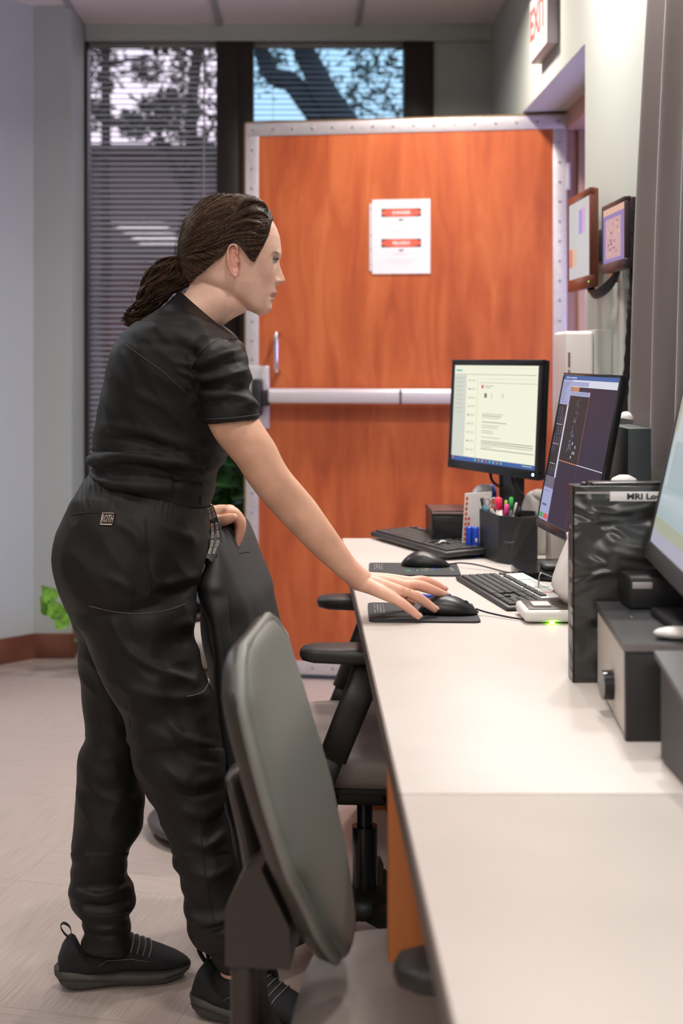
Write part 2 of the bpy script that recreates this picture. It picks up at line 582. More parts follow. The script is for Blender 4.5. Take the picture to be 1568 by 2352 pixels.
# metal/wood door frame set deep in the doorway
M_jamb = mat('door_frame_paint', (0.42, 0.27, 0.22), 0.4)
fr = MB()
fr.box((1.01, DY0, 2.13), (1.10, DY1, DZ), 0.003)
fr.box((1.01, DY1 - 0.012, 0), (1.06, DY1, 2.13), 0.003)
fr.box((1.06, DY1 - 0.03, 0), (1.10, DY1, 2.13), 0.003)
fr.box((1.01, DY0, 0), (1.10, DY0 + 0.05, 2.13), 0.003)
structure('trim_4', fr, M_jamb)
tr5 = MB(); tr5.box((1.10, DY0, 0.0), (XW + TH, DY0 + 0.006, 2.13)).box((XW + 0.002, DY1 - 0.012, 0.0), (1.01, DY1, 0.1))
structure('trim_5', tr5, M_jamb)

# ------------------------------------------------------------------ the open door, hinged on the right jamb
HX, HY = 1.012, 5.30
LX, LY = -0.216, 5.50
DV = Vector((LX - HX, LY - HY, 0)); DW = DV.length; DU = DV.normalized()
DN = Vector((DU.y, -DU.x, 0))
if DN.y > 0: DN = -DN            # towards the camera
DT = 0.055; DZ0, DZ1 = 0.02, 2.185
def DP(s, z, off=0.0):
    """s metres from the hinge, z height, off out of the door face"""
    return Vector((HX, HY, 0)) + DU * s + Vector((0, 0, z)) + DN * off
def dbox(mb, s0, s1, z0, z1, o0, o1, bev=0.0, mi=0):
    M = Matrix(((DU.x, DN.x, 0, HX), (DU.y, DN.y, 0, HY), (0, 0, 1, 0), (0, 0, 0, 1)))
    return mb.box((s0, o0, z0), (s1, o1, z1), bev, M=M, mi=mi)
door = thing('door_1', (HX, HY, 0.02), None, None); door['kind'] = 'structure'
part('door_leaf', dbox(MB(), 0, DW, DZ0, DZ1, -DT, 0), M_door, door)
e = MB(); ew = 0.052
dbox(e, 0, DW, DZ1 - ew, DZ1, 0, 0.003, 0.001); dbox(e, 0, DW, DZ0, DZ0 + ew, 0, 0.003, 0.001)
dbox(e, 0, ew, DZ0 + ew, DZ1 - ew, 0, 0.003, 0.001); dbox(e, DW - ew, DW, DZ0 + ew, DZ1 - ew, 0, 0.003, 0.001)
part('metal_edge_strip', e, M_steel, door)
part('brass_edge', dbox(dbox(MB(), DW, DW + 0.006, DZ0, DZ1, -DT, 0.004), 0, DW, DZ1, DZ1 + 0.006, -DT, 0.004), mat('dull_brass', (0.30, 0.20, 0.10), 0.4, metal=0.7), door)
rv = MB()
nb = 16
for k in range(nb):
    s = 0.03 + (DW - 0.06) * k / (nb - 1)
    for z in (DZ1 - ew / 2, DZ0 + ew / 2):
        rv.sphere(DP(s, z, 0.003), 0.0055, sy=0.6, n=10)
for k in range(1, 28):
    z = DZ0 + 0.03 + (DZ1 - DZ0 - 0.06) * k / 28
    for s in (ew / 2, DW - ew / 2):
        rv.sphere(DP(s, z, 0.003), 0.0055, sy=0.6, n=10)
part('screw_heads', rv, mat('screw_metal', (0.28, 0.27, 0.28), 0.35, metal=0.8), door)
def door_s(px):   # distance from the hinge for a picture column
    k = (px - 690) / F
    return (k * HY - HX) / (DU.x - k * DU.y)
def door_z(px, py):
    s = door_s(px); return CAMZ - (py - 822) / F * (HY + DU.y * s)
# panic bar across the door
sb0 = door_s(622); zb = door_z(800, 910)
pb = MB()
dbox(pb, 0.16, sb0, zb - 0.027, zb + 0.027, 0.03, 0.075, 0.01)
dbox(pb, 0.16, sb0, zb + 0.020, zb + 0.030, 0.02, 0.060, 0.004)
dbox(pb, 0.10, 0.17, zb - 0.036, zb + 0.036, 0.0, 0.085, 0.008)
pbo = part('panic_bar', pb, mat('satin_aluminium', (0.66, 0.62, 0.66), 0.35, metal=0.35), door)
part('bar_joint', dbox(MB(), door_s(926), door_s(921), zb - 0.0275, zb + 0.0275, 0.03, 0.076), M_dgrey, pbo)
lp = MB(); sl = door_s(619); sr = door_s(576)
part('latch_plate', dbox(lp, sl, DW - 0.005, door_z(600, 985), door_z(600, 840), 0.0, 0.012, 0.004), M_steel, door)
lk = MB()
dbox(lk, door_s(606), door_s(585), door_z(600, 955), door_z(600, 870), 0.012, 0.075, 0.008)
dbox(lk, door_s(621), door_s(604), door_z(600, 932), door_z(600, 895), 0.012, 0.065, 0.004)
part('latch_case', lk, M_black, door)
ph = MB(); s0 = door_s(640)
zt, zbm = door_z(640, 765), door_z(640, 852)
ph.tube([DP(s0, zt, 0.0), DP(s0, zt, 0.045), DP(s0, zt, 0.055), DP(s0, zt - 0.01, 0.06), DP(s0, (zt + zbm) / 2, 0.06), DP(s0, zbm + 0.01, 0.06), DP(s0, zbm, 0.055), DP(s0, zbm, 0.0)], 0.0085, 12)
part('pull_handle', ph, M_chrome, door)
hg = MB()
for z in (0.3, 1.1, 1.95):
    hg.cyl(DP(-0.006, z - 0.05, 0.004), DP(-0.006, z + 0.05, 0.004), 0.008, n=12)
part('hinge', hg, M_steel, door)

# danger notice in a clear punched sleeve taped to the door
nt_ = thing('notice', DP(door_s(920), door_z(920, 630), 0.004), 'white danger notice sheet in a clear punched sleeve taped on the wooden door', 'sign')
sA, sB = door_s(855), door_s(988)
zA, zB = door_z(920, 629), door_z(920, 458)
M_paper = mat('paper', (0.78, 0.76, 0.77), 0.5)
part('sheet', dbox(MB(), sB, sA, zA, zB, 0.002, 0.0045), M_paper, nt_)
hl = dbox(MB(), sA, sA + 0.012, zA + 0.012, zB - 0.015, 0.0015, 0.004)
M_dred = mat('warning_red', (0.78, 0.12, 0.07), 0.5); M_ink = mat('black_ink', (0.03, 0.03, 0.03), 0.5); M_inkg = mat('grey_ink', (0.45, 0.42, 0.42), 0.5)
pr = MB()
UX = -DU; UZ = Vector((0, 0, 1))
for (yc, word) in ((488, 'DANGER'), (558, 'PELIGRO')):
    a, b = door_s(876), door_s(967)
    z0 = door_z(920, yc + 10); z1 = door_z(920, yc - 9)
    dbox(pr, b, a, z0, z1, 0.0045, 0.0049, mi=1)
    cpt = DP((a + b) / 2, (z0 + z1) / 2, 0.0052)
    hw_ = (a - b) / 2 * 0.985; hh = (z1 - z0) / 2 * 0.93
    ring = [cpt + UX * (hw_ * math.copysign(abs(cos(q)) ** 0.75, cos(q))) + UZ * (hh * math.copysign(abs(sin(q)) ** 0.75, sin(q))) for q in np.linspace(0, 2 * PI, 40)[:-1]]
    pr.add(ring, [tuple(range(39))], 0)
    text_mb(pr, word, 0.0175, DP((a + b) / 2, (z0 + z1) / 2 - 0.006, 0.0054), UX, UZ, 2, 'CENTER', 0.0005)
    text_mb(pr, 'MRI', 0.0115, DP((a + b) / 2, z0 - 0.016, 0.0049), UX, UZ, 1, 'CENTER', 0.0003)
    text_mb(pr, 'SCANNER 1.5 T', 0.0095, DP((a + b) / 2, z0 - 0.030, 0.0049), UX, UZ, 3, 'CENTER')
    for q in range(3):
        dbox(pr, b + 0.015 + 0.01 * q, a - 0.015 - 0.01 * q, z0 - 0.048 - 0.008 * q, z0 - 0.046 - 0.008 * q, 0.0045, 0.0049, mi=4)
M_inkp = mat('pale_ink', (0.62, 0.6, 0.6), 0.5)
part('printing', pr, [M_dred, M_ink, M_paper, M_inkg, M_inkp], nt_)
for yy in (482, 543, 575, 610):
    dbox(hl, sA + 0.003, sA + 0.008, door_z(850, yy), door_z(850, yy) + 0.006, 0.0041, 0.0044, mi=1)
part('sleeve_binding', hl, [mat('sleeve_plastic', (0.6, 0.55, 0.58), 0.3), mat('punched_edge', (0.30, 0.22, 0.2), 0.6)], nt_)

# ------------------------------------------------------------------ blinds
def blind(name, x0, x1, ztop, zbot, label, tilt, wand=None):
    t = thing(name, ((x0 + x1) / 2, YB - 0.02, zbot), label, 'blind')
    m = MB(); z = ztop - 0.03
    hw_ = 0.0125
    while z > zbot:
        yc = YB + 0.035
        a = math.radians(tilt)
        pts = []
        for k, q in enumerate((-1, -0.4, 0.4, 1)):
            c = 0.0012 * (1 - q * q)
            pts.append((yc + hw_ * q * cos(a) - c * sin(a), z + hw_ * q * sin(a) + c * cos(a)))
        V = [(x0 + 0.002, p[0], p[1]) for p in pts] + [(x1 - 0.002, p[0], p[1]) for p in pts]
        V += [(v[0], v[1], v[2] - 0.0004) for v in V]
        Fc = [(k, k + 1, k + 5, k + 4) for k in range(3)] + [(8 + k + 4, 8 + k + 5, 8 + k + 1, 8 + k) for k in range(3)]
        Fc += [(0, 4, 12, 8), (3, 11, 15, 7)]
        m.add(V, Fc, 0, True)
        z -= 0.0243
    part('slats', m, mat('blind_slat', (0.40, 0.365, 0.37), 0.45), t, fixn=False)
    part('headrail', MB().box((x0, YB + 0.02, ztop - 0.022), (x1, YB + 0.05, ztop), 0.003), mat('blind_rail', (0.3, 0.3, 0.3), 0.4), t)
    cd_ = MB()
    for q in (0.13, 0.87):
        xx = x0 + (x1 - x0) * q
        cd_.cyl((xx, YB + 0.021, zbot), (xx, YB + 0.021, ztop), 0.0008, n=6)
    part('lift_cord', cd_, mat('cord_grey', (0.3, 0.3, 0.3), 0.6), t)
    if wand:
        part('tilt_wand', MB().cyl((wand, YB + 0.012, ztop - 0.95), (wand, YB + 0.012, ztop - 0.01), 0.004, n=8), mat('wand_plastic', (0.5, 0.48, 0.5), 0.3), t)
    return t
blind('window_blind', WX[0][0], WX[0][1], ZT - 0.012, 0.20, 'grey horizontal slatted blind with a tilt wand in the left window', 22, wand=-0.43)
blind('window_blind', WX[1][0], WX[1][1], ZT - 0.012, 0.20, 'grey horizontal slatted blind in the blue tinted window above the open door', 18)

# ------------------------------------------------------------------ outdoors
M_bark = mat('dark_bark', (0.025, 0.022, 0.025), 0.9, var=0.3)
M_leaf = mat('dark_leaves', (0.03, 0.045, 0.03), 0.8)
def leaf_cloud(mb, blobs, n, size):
    for k in range(n):
        c = random.choice(blobs)
        r = c[3] * (random.random() ** 0.4)
        th = random.uniform(0, 2 * PI); u = random.uniform(-1, 1); q = math.sqrt(1 - u * u)
        p = Vector((c[0] + r * q * cos(th), c[1] + r * q * sin(th) * 0.8, c[2] + r * u * 0.8))
        a = Vector((random.gauss(0, 1), random.gauss(0, 1), random.gauss(0, 1))).normalized()
        b = a.orthogonal().normalized(); s = size * random.uniform(0.5, 1.3)
        mb.add([p - a * s, p + b * s * 0.35, p + a * s, p - b * s * 0.35], [(0, 1, 2, 3)])
def tree(label, limbs, blobs, n, size):
    base = limbs[0][0][0]
    t = thing('tree', (base[0], base[1], 0), label, 'tree', None)
    m = MB()
    for pts, rr in limbs:
        P = catmull(pts, 24)
        P = [Vector(p) + Vector((noise.noise(Vector(p) * 1.5), 0, noise.noise(Vector(p) * 1.5 + Vector((9, 9, 9))))) * 0.06 for p in P]
        m.tube(P, list(np.linspace(rr[0], rr[1], 24)), 10)
    part('trunk', m, M_bark, t)
    lb = MB(); leaf_cloud(lb, blobs, n, size)
    part('foliage', lb, M_leaf, t, fixn=False)
# leaning double trunk seen through the right window (Y about 10)
tree('dark leaning tree with two thick diagonal trunks outside the right window',
     [([(1.2, 10, 0), (0.75, 10, 2.2), (0.36, 10, 2.95), (0.22, 10, 3.14), (0.09, 10, 3.36), (0.0, 10, 3.56), (-0.15, 10, 4.2)], (0.12, 0.07)),
      ([(1.0, 10.1, 0.9), (0.55, 10.1, 2.3), (0.17, 10.1, 2.97), (0.04, 10.1, 3.12), (-0.09, 10.1, 3.25), (-0.24, 10.1, 3.29), (-0.34, 10.1, 3.5), (-0.6, 10.1, 3.9)], (0.11, 0.05))],
     [(-0.3, 10.5, 2.7, 0.35), (0.55, 10.8, 3.1, 0.4), (0.7, 10.4, 3.5, 0.35), (0.3, 11, 3.45, 0.45), (-0.25, 10.6, 3.5, 0.35), (0.85, 10.9, 2.75, 0.4)], 1100, 0.05)
tree('slim dark tree with dense leaves outside the right part of the left window',
     [([(-0.9, 11.5, 0), (-0.95, 11.5, 2.5), (-0.75, 11.5, 4.2)], (0.07, 0.04)), ([(-0.93, 11.5, 2.6), (-1.3, 11.5, 3.4)], (0.04, 0.015))],
     [(-0.8, 11.5, 3.0, 0.42), (-0.85, 11.5, 3.5, 0.4), (-1.15, 11.5, 3.25, 0.32), (-0.9, 11.5, 4.0, 0.4), (-1.2, 11.6, 3.95, 0.2)], 1500, 0.055)
tree('thin straight tree outside the left edge of the left window',
     [([(-1.95, 14, 0), (-1.96, 14, 3), (-1.93, 14, 6)], (0.06, 0.045)), ([(-1.95, 14, 4.2), (-1.5, 14, 4.25)], (0.03, 0.015)), ([(-1.95, 14, 3.6), (-2.3, 14, 4.0)], (0.03, 0.015))],
     [(-2.05, 14, 4.1, 0.3), (-2.1, 14, 3.7, 0.25), (-1.55, 14, 4.15, 0.2), (-2.0, 14, 4.4, 0.3), (-1.3, 14, 3.75, 0.25), (-1.7, 14, 3.6, 0.2)], 1300, 0.05)
nb_ = thing('building', (-1, 15.5, 0), 'low dark building behind the trees outside the left window', 'building')
part('wall', MB().box((-7, 15, 0), (6, 16, 3.45)), mat('dusk_render', (0.065, 0.055, 0.06), 0.9, var=0.25, vscale=1), nb_)
part('roof_edge', MB().box((-7.1, 14.9, 3.45), (6.1, 16, 3.55), 0.01), mat('roof_metal', (0.05, 0.05, 0.05), 0.6), nb_)
structure('floor_outdoor', MB().box((-10, YB + 0.2, -0.2), (10, 20, -0.1)), mat('asphalt', (0.06, 0.06, 0.06), 0.9))

# corridor fittings behind the camera that mirror in the window glass
for k, (xx, yy) in enumerate(((-1.75, -3.0), (-1.75, -4.6))):
    t = thing('ceiling_light', (xx, yy, CEIL - 0.03), ('long white ceiling light panel, the first behind the camera', 'long white ceiling light panel near the rear wall')[k], 'ceiling light', 'corridor light panels')
    part('frame', MB().box((xx - 0.31, yy - 0.62, CEIL - 0.03), (xx + 0.31, yy + 0.62, CEIL - 0.013), 0.004), M_white, t)
    part('diffuser', MB().box((xx - 0.28, yy - 0.59, CEIL - 0.034), (xx + 0.28, yy + 0.59, CEIL - 0.0305)), emat('light_diffuser', (1, 0.98, 0.95), 5.5), t)
dd = thing('door_2', (-2.1, YR + 0.03, 0), None, None); dd['kind'] = 'structure'
part('door_leaf', MB().box((-2.6, YR, 0), (-1.6, YR + 0.05, 2.6), 0.003), M_door, dd)

# ================================================================== desk
M_lam = mat('pale_laminate', (0.56, 0.51, 0.475), 0.42, var=0.05, vscale=5, bump=0.1, bscale=400)
M_edge = mat('worktop_edge', (0.13, 0.095, 0.08), 0.45)
DX0, DTOP = 0.115, 0.75
def worktop(y0, y1, label):
    t = thing('desk', ((DX0 + XW) / 2, (y0 + y1) / 2, 0), label, 'desk', None)
    part('worktop', MB().box((DX0 + 0.003, y0, DTOP - 0.03), (XW - 0.002, y1, DTOP), 0.0015), M_lam, t)
    part('edge_band', MB().box((DX0, y0, DTOP - 0.032), (DX0 + 0.003, y1, DTOP - 0.0005), 0.001), M_edge, t)
    return t
d1 = worktop(1.632, 3.94, 'far pale laminate desk with both keyboards and a dark edge band')
d2 = worktop(-0.9, 1.628, 'near pale laminate desk in the bottom right corner')
part('support_panel', MB().box((0.118, 1.87, 0.0), (0.80, 1.90, DTOP - 0.032), 0.001), M_panel, d1)
part('support_panel', MB().box((0.16, 3.88, 0.0), (0.80, 3.91, DTOP - 0.032), 0.001), M_panel, d1)
part('support_panel', MB().box((0.16, -0.5, 0.0), (0.80, -0.47, DTOP - 0.032), 0.001), M_panel, d2)

# ================================================================== monitors
def screen_part(parent, TL, u, v, wd, ht, rects, mats, name='screen'):
    """TL corner, u right, v down unit vectors; rects in 0..1 units (x0,y0,x1,y1,material index)"""
    u = Vector(u).normalized(); v = Vector(v).normalized(); n = v.cross(u).normalized()
    m = MB()
    def q(x0, y0, x1, y1, lift, mi):
        P = [TL + u * (wd * a) + v * (ht * b) + n * lift for a, b in ((x0, y0), (x0, y1), (x1, y1), (x1, y0))]
        m.add(P, [(0, 1, 2, 3)], mi)
    P = [TL + u * (wd * a) + v * (ht * b) for a, b in ((0, 0), (0, 1), (1, 1), (1, 0))]
    m.prism(P, -n * 0.002, 0)
    for k, (x0, y0, x1, y1, mi) in enumerate(rects):
        q(x0, y0, x1, y1, 0.0002 + 0.00004 * (k % 40) , mi)
    return part(name, m, mats, parent, fixn=False), (m, u, v, n)

def monitor_case(parent, TL, u, v, wd, ht, bez, thick, M, bot=None, back=0.03, bs=None):
    """bezel frame + rear housing. TL outer corner"""
    u = Vector(u).normalized(); v = Vector(v).normalized(); n = v.cross(u).normalized()
    bot = bot or bez; bs = bs or bez
    Mx = Matrix(((u.x, v.x, n.x, TL.x), (u.y, v.y, n.y, TL.y), (u.z, v.z, n.z, TL.z), (0, 0, 0, 1)))
    c = MB()
    c.box((0, 0, -0.012), (wd, bez, 0.003), 0.0015, M=Mx)
    c.box((0, ht - bot, -0.012), (wd, ht, 0.003), 0.0015, M=Mx)
    c.box((0, bez, -0.012), (bs, ht - bot, 0.003), 0.0015, M=Mx)
    c.box((wd - bs, bez, -0.012), (wd, ht - bot, 0.003), 0.0015, M=Mx)
    part('bezel', c, M, parent)
    h = MB()
    h.box((0.001, 0.001, -thick), (wd - 0.001, ht - 0.001, -0.004), 0.004, M=Mx)
    h.box((wd * 0.2, ht * 0.2, -thick - back), (wd * 0.8, ht * 0.85, -thick + 0.004), 0.012, M=Mx)
    part('housing', h, M, parent)
    return u, v, n, TL + u * bs + v * bez, wd - 2 * bs, ht - bez - bot

E_page = emat('page_glow', (0.94, 0.94, 0.74), 0.93)
E_page2 = emat('page_glow_grey', (0.80, 0.82, 0.72), 0.80)
E_line = emat('page_line', (0.55, 0.57, 0.48), 0.7)
E_dark = emat('page_text', (0.25, 0.25, 0.22), 0.6)
E_blue = emat('taskbar_blue', (0.05, 0.14, 0.42), 0.8)
E_teal = emat('teal_glow', (0.1, 0.6, 0.55), 0.8)
E_red = emat('red_glow', (0.8, 0.1, 0.1), 0.8)
E_scan = emat('scan_field', (0.017, 0.009, 0.036), 0.9)
E_scanb = emat('scan_black', (0.010, 0.007, 0.010), 1.0)
E_panel = emat('panel_lilac', (0.42, 0.45, 0.72), 0.8)
E_white = emat('white_glow', (0.8, 0.82, 0.95), 0.8)
E_oran = emat('orange_glow', (0.75, 0.30, 0.12), 0.7)
E_green = emat('green_glow', (0.08, 0.4, 0.12), 0.8)
E_grey = emat('grey_glow', (0.16, 0.15, 0.22), 0.8)
E_bone = emat('bone_glow', (0.20, 0.18, 0.24), 0.8)

# ---- far monitor
t = thing('monitor', (0.60, 3.73, DTOP), 'black computer monitor showing a pale page, in front of the door', 'monitor')
TL = W(1040, 826, 3.95); TR = W(1247, 826, 3.50); BL = W(1027, 1072, 3.95)
u = TR - TL; v = BL - TL; wd, ht = u.length, v.length
v = (v - u.normalized() * v.dot(u.normalized()))
u, v, n, P0, sw, sh = monitor_case(t, TL, u, v, wd, ht, 0.016, 0.022, M_blackg, 0.024, 0.03)
R = [(0, 0.955, 1, 1, 4), (0.02, 0.045, 0.1, 0.062, 5), (0, 0.025, 1, 0.028, 1), (0.02, 0.09, 0.98, 0.096, 2), (0.0, 0.10, 0.16, 0.95, 1), (0.30, 0.10, 0.303, 0.95, 2),
     (0.33, 0.135, 1, 0.137, 2), (0.33, 0.175, 1, 0.178, 3), (0.35, 0.2, 0.375, 0.235, 6), (0.39, 0.205, 0.5, 0.212, 2), (0.39, 0.225, 0.46, 0.231, 2),
     (0.39, 0.285, 0.42, 0.33, 3), (0.47, 0.28, 0.485, 0.34, 1), (0.6, 0.28, 0.62, 0.33, 1)]
for k in range(9):
    yy = 0.15 + k * 0.09
    R += [(0.19, yy, 0.215, yy + 0.012, 3 if k % 3 == 1 else 2), (0.225, yy, 0.28, yy + 0.006, 2), (0.225, yy + 0.015, 0.27, yy + 0.02, 1)]
for yy, x1, c in ((0.49, 0.62, 2), (0.51, 0.6, 3), (0.53, 0.58, 2), (0.575, 0.66, 3), (0.61, 0.58, 2), (0.63, 0.56, 2), (0.665, 0.5, 2), (0.685, 0.52, 2), (0.73, 0.6, 2), (0.77, 0.97, 3), (0.79, 0.97, 3), (0.81, 0.97, 2), (0.83, 0.5, 2), (0.85, 0.98, 3)):
    R.append((0.37, yy, x1, yy + 0.006, c))
for k in range(9):
    R.append((0.03, 0.13 + k * 0.045, 0.12, 0.135 + k * 0.045, 2))
for k, c in enumerate((5, 7, 2, 6, 5, 2, 7, 5)):
    R.append((0.3 + k * 0.045 - (0.0 if k else 0.0), 0.965, 0.32 + k * 0.045, 0.988, c))
R += [(0.02, 0.965, 0.04, 0.988, 6), (0.86, 0.97, 0.97, 0.976, 1)]
so, _ = screen_part(t, P0 + n * 0.0005, u, v, sw, sh, R, [E_page, E_page2, E_line, E_dark, E_blue, E_teal, E_red, E_oran])
bm_ = MB(); text_mb(bm_, 'DELL', 0.009, P0 + u * (sw / 2) + v * (sh + 0.014) + n * 0.0032, u, -v, 0, 'CENTER')
part('maker_mark', bm_, M_dgrey, t)
part('power_light', MB().sphere(P0 + u * (sw - 0.004) + v * (sh + 0.011) + n * 0.003, 0.004, n=10), emat('cyan_led', (0.6, 0.95, 1.0), 3), t)
cb = TL + u * wd * 0.5 + v * ht - n * 0.035
st = MB()
st.prism([cb + u * -0.045 - n * 0.01 - v * 0.08, cb + u * 0.045 - n * 0.01 - v * 0.08, Vector((cb.x, cb.y, DTOP + 0.01)) + u * 0.035 - n * 0.015, Vector((cb.x, cb.y, DTOP + 0.01)) - u * 0.035 - n * 0.015], -n * 0.03)
part('stand_neck', st, M_blackg, t)
part('stand_base', MB().box((cb.x - 0.03, cb.y - 0.10, DTOP), (cb.x + 0.12, cb.y + 0.10, DTOP + 0.014), 0.006), M_blackg, t)
cbm = MB()
cbm.tube(catmull([cb - u * 0.06 - v * 0.06, cb - u * 0.055 + v * 0.02, cb + u * -0.01 + v * 0.05 - n * 0.03, cb + v * 0.10 - n * 0.05], 16), 0.004)
cbm.tube(catmull([cb + u * 0.05 - v * 0.05, cb + u * 0.06 + v * 0.02, cb + u * 0.09 + v * 0.06 - n * 0.02, cb + u * 0.1 + v * 0.17 - n * 0.05], 16), 0.005)
part('cable', cbm, M_black, t)

# ---- tilted near monitor with the scan
t = thing('monitor', (0.62, 2.87, DTOP), 'black tilted computer monitor showing a dark scan with a purple field, behind the clear binder', 'monitor')
TL = W(1297, 856, 3.09); TR = Vector(((1429 - 690) / F * 2.647, 2.647, TL.z)); BL = W(1231, 1207, 3.09)
u = TR - TL; wd = u.length; v = BL - TL; v = v - u.normalized() * v.dot(u.normalized()); ht = v.length
u, v, n, P0, sw, sh = monitor_case(t, TL, u, v, wd, ht, 0.006, 0.012, M_blackg, 0.020, 0.022)
R = [(0, 0, 1, 0.028, 4), (0, 0.028, 1, 0.075, 7), (0, 0.028, 0.19, 0.20, 1), (0.19, 0.04, 0.5, 0.07, 1), (0.2, 0.075, 0.34, 0.105, 3), (0.19, 0.105, 0.55, 0.135, 1),
     (0.19, 0.135, 0.55, 0.57, 2), (0.0, 0.2, 0.165, 0.70, 2), (0.165, 0.2, 0.19, 0.70, 7), (0.0, 0.70, 0.19, 0.78, 8), (0.0, 0.78, 0.19, 1, 1),
     (0.552, 0.10, 0.556, 0.58, 3), (0.19, 0.575, 0.552, 0.581, 3), (0.552, 0.575, 1, 0.58, 7), (0.552, 0.58, 0.555, 1, 8), (0.0, 0.955, 0.08, 0.99, 5), (0.09, 0.955, 0.18, 0.99, 6),
     (0.03, 0.89, 0.12, 0.905, 4)]
rs = random.Random(3)
for k in range(70):
    yy = rs.uniform(0.15, 0.5); xx = 0.36 + 0.02 * math.sin(yy * 9) + rs.gauss(0, 0.018)
    R.append((xx, yy, xx + rs.uniform(0.004, 0.012), yy + rs.uniform(0.004, 0.022), 9 if rs.random() < 0.8 else 8))
for xx, yy in ((0.39, 0.44), (0.45, 0.46), (0.42, 0.5), (0.45, 0.5), (0.4, 0.53)):
    R.append((xx, yy, xx + 0.012, yy + 0.018, 7))
for r_ in range(7):
    yy = 0.215 + 0.068 * r_
    for c_ in range(3):
        xx = 0.012 + c_ * 0.052
        if rs.random() < 0.8:
            R.append((xx + 0.012, yy, xx + 0.018, yy + 0.045, 9)); R.append((xx + 0.026, yy + 0.008, xx + 0.03, yy + 0.05, 8))
    R.append((0.02, yy + 0.055, 0.14, yy + 0.058, 7 if r_ % 2 else 4))
for k in range(12):
    R.append((0.02, 0.05 + k * 0.013, rs.uniform(0.08, 0.16), 0.053 + k * 0.013, 8) if k < 11 else (0.02, 0.8, 0.1, 0.803, 8))
for k in range(9):
    R.append((0.22 + 0.035 * k, 0.116, 0.235 + 0.035 * k, 0.122, 8))
for k in range(5):
    R.append((0.06 + 0.04 * k, 0.01, 0.09 + 0.04 * k, 0.018, 7)); R.append((0.03, 0.8 + 0.016 * k, 0.14, 0.803 + 0.016 * k, 8))
screen_part(t, P0 + n * 0.0005, u, v, sw, sh, R, [E_scan, E_panel, E_scanb, E_oran, E_blue, E_green, E_red, E_white, E_grey, E_bone])
bm_ = MB(); lc = P0 + u * (sw * 0.62) + v * (sh + 0.010) + n * 0.0032
bm_.add([lc + u * 0.002 - v * 0.007, lc - u * 0.003, lc + u * 0.0005, lc - u * 0.002 + v * 0.007, lc + u * 0.004, lc], [(0, 1, 2), (3, 4, 5)])
part('maker_mark', bm_, mat('pale_mark', (0.5, 0.5, 0.5), 0.3), t)
cb = TL + u * wd * 0.5 + v * ht * 0.7 - n * 0.035
st = MB()
st.box((cb.x - 0.0, cb.y - 0.04, DTOP + 0.01), (cb.x + 0.03, cb.y + 0.04, cb.z + 0.05), 0.006)
part('stand_neck', st, M_dgrey, t)
part('stand_base', MB().box((cb.x - 0.06, cb.y - 0.06, DTOP), (cb.x + 0.035, cb.y + 0.09, DTOP + 0.012), 0.005), M_blackg, t)

# ---- near monitor on the right, standing on the riser
t = thing('monitor', (0.60, 1.99, 0.882), 'out of focus monitor with a pale blue screen at the right edge', 'monitor')
BL = W(1483, 1280, 2.166); BR = Vector((0.497, 1.80, BL.z)); up = Vector((0.078, 0, 0.35)).normalized()
u = BR - BL; wd = u.length; u.normalize(); ht = 0.33
TL = BL + up * ht
u2, v2, n, P0, sw, sh = monitor_case(t, TL, u, -up, wd, ht, 0.012, 0.02, M_dgrey, 0.028, 0.03)
E_sky = mat('pale_screen', (0.02, 0.02, 0.02), 0.25, emit=(0.50, 0.60, 0.64), es=0.75)
E_sky2 = emat('pale_screen_band', (0.42, 0.55, 0.58), 0.75); E_sky3 = emat('screen_lilac', (0.52, 0.5, 0.62), 0.75); E_sky4 = emat('screen_olive', (0.5, 0.52, 0.40), 0.75); E_skyr = emat('screen_red', (0.75, 0.12, 0.05), 0.8)
R = [(0, 0.0, 0.3, 0.09, 4), (0.0, 0.2, 0.08, 0.4, 3), (0.1, 0.45, 0.9, 0.7, 1), (0, 0.86, 1, 0.93, 3), (0, 0.93, 1, 1, 2), (0.2, 0.2, 0.8, 0.3, 1), (0.0, 0.09, 0.3, 0.13, 2)]
screen_part(t, P0 + n * 0.0005, u2, v2, sw, sh, R, [E_sky, E_sky2, E_sky3, E_sky4, E_skyr])
cb = BL + u * wd * 0.5 - n * 0.03
part('stand_neck', MB().box((cb.x + 0.01, cb.y - 0.03, 0.89), (cb.x + 0.04, cb.y + 0.03, cb.z + 0.12), 0.005), M_black, t)
part('stand_base', MB().box((cb.x - 0.03, cb.y - 0.09, 0.8805), (cb.x + 0.14, cb.y + 0.08, 0.892), 0.004), M_black, t)

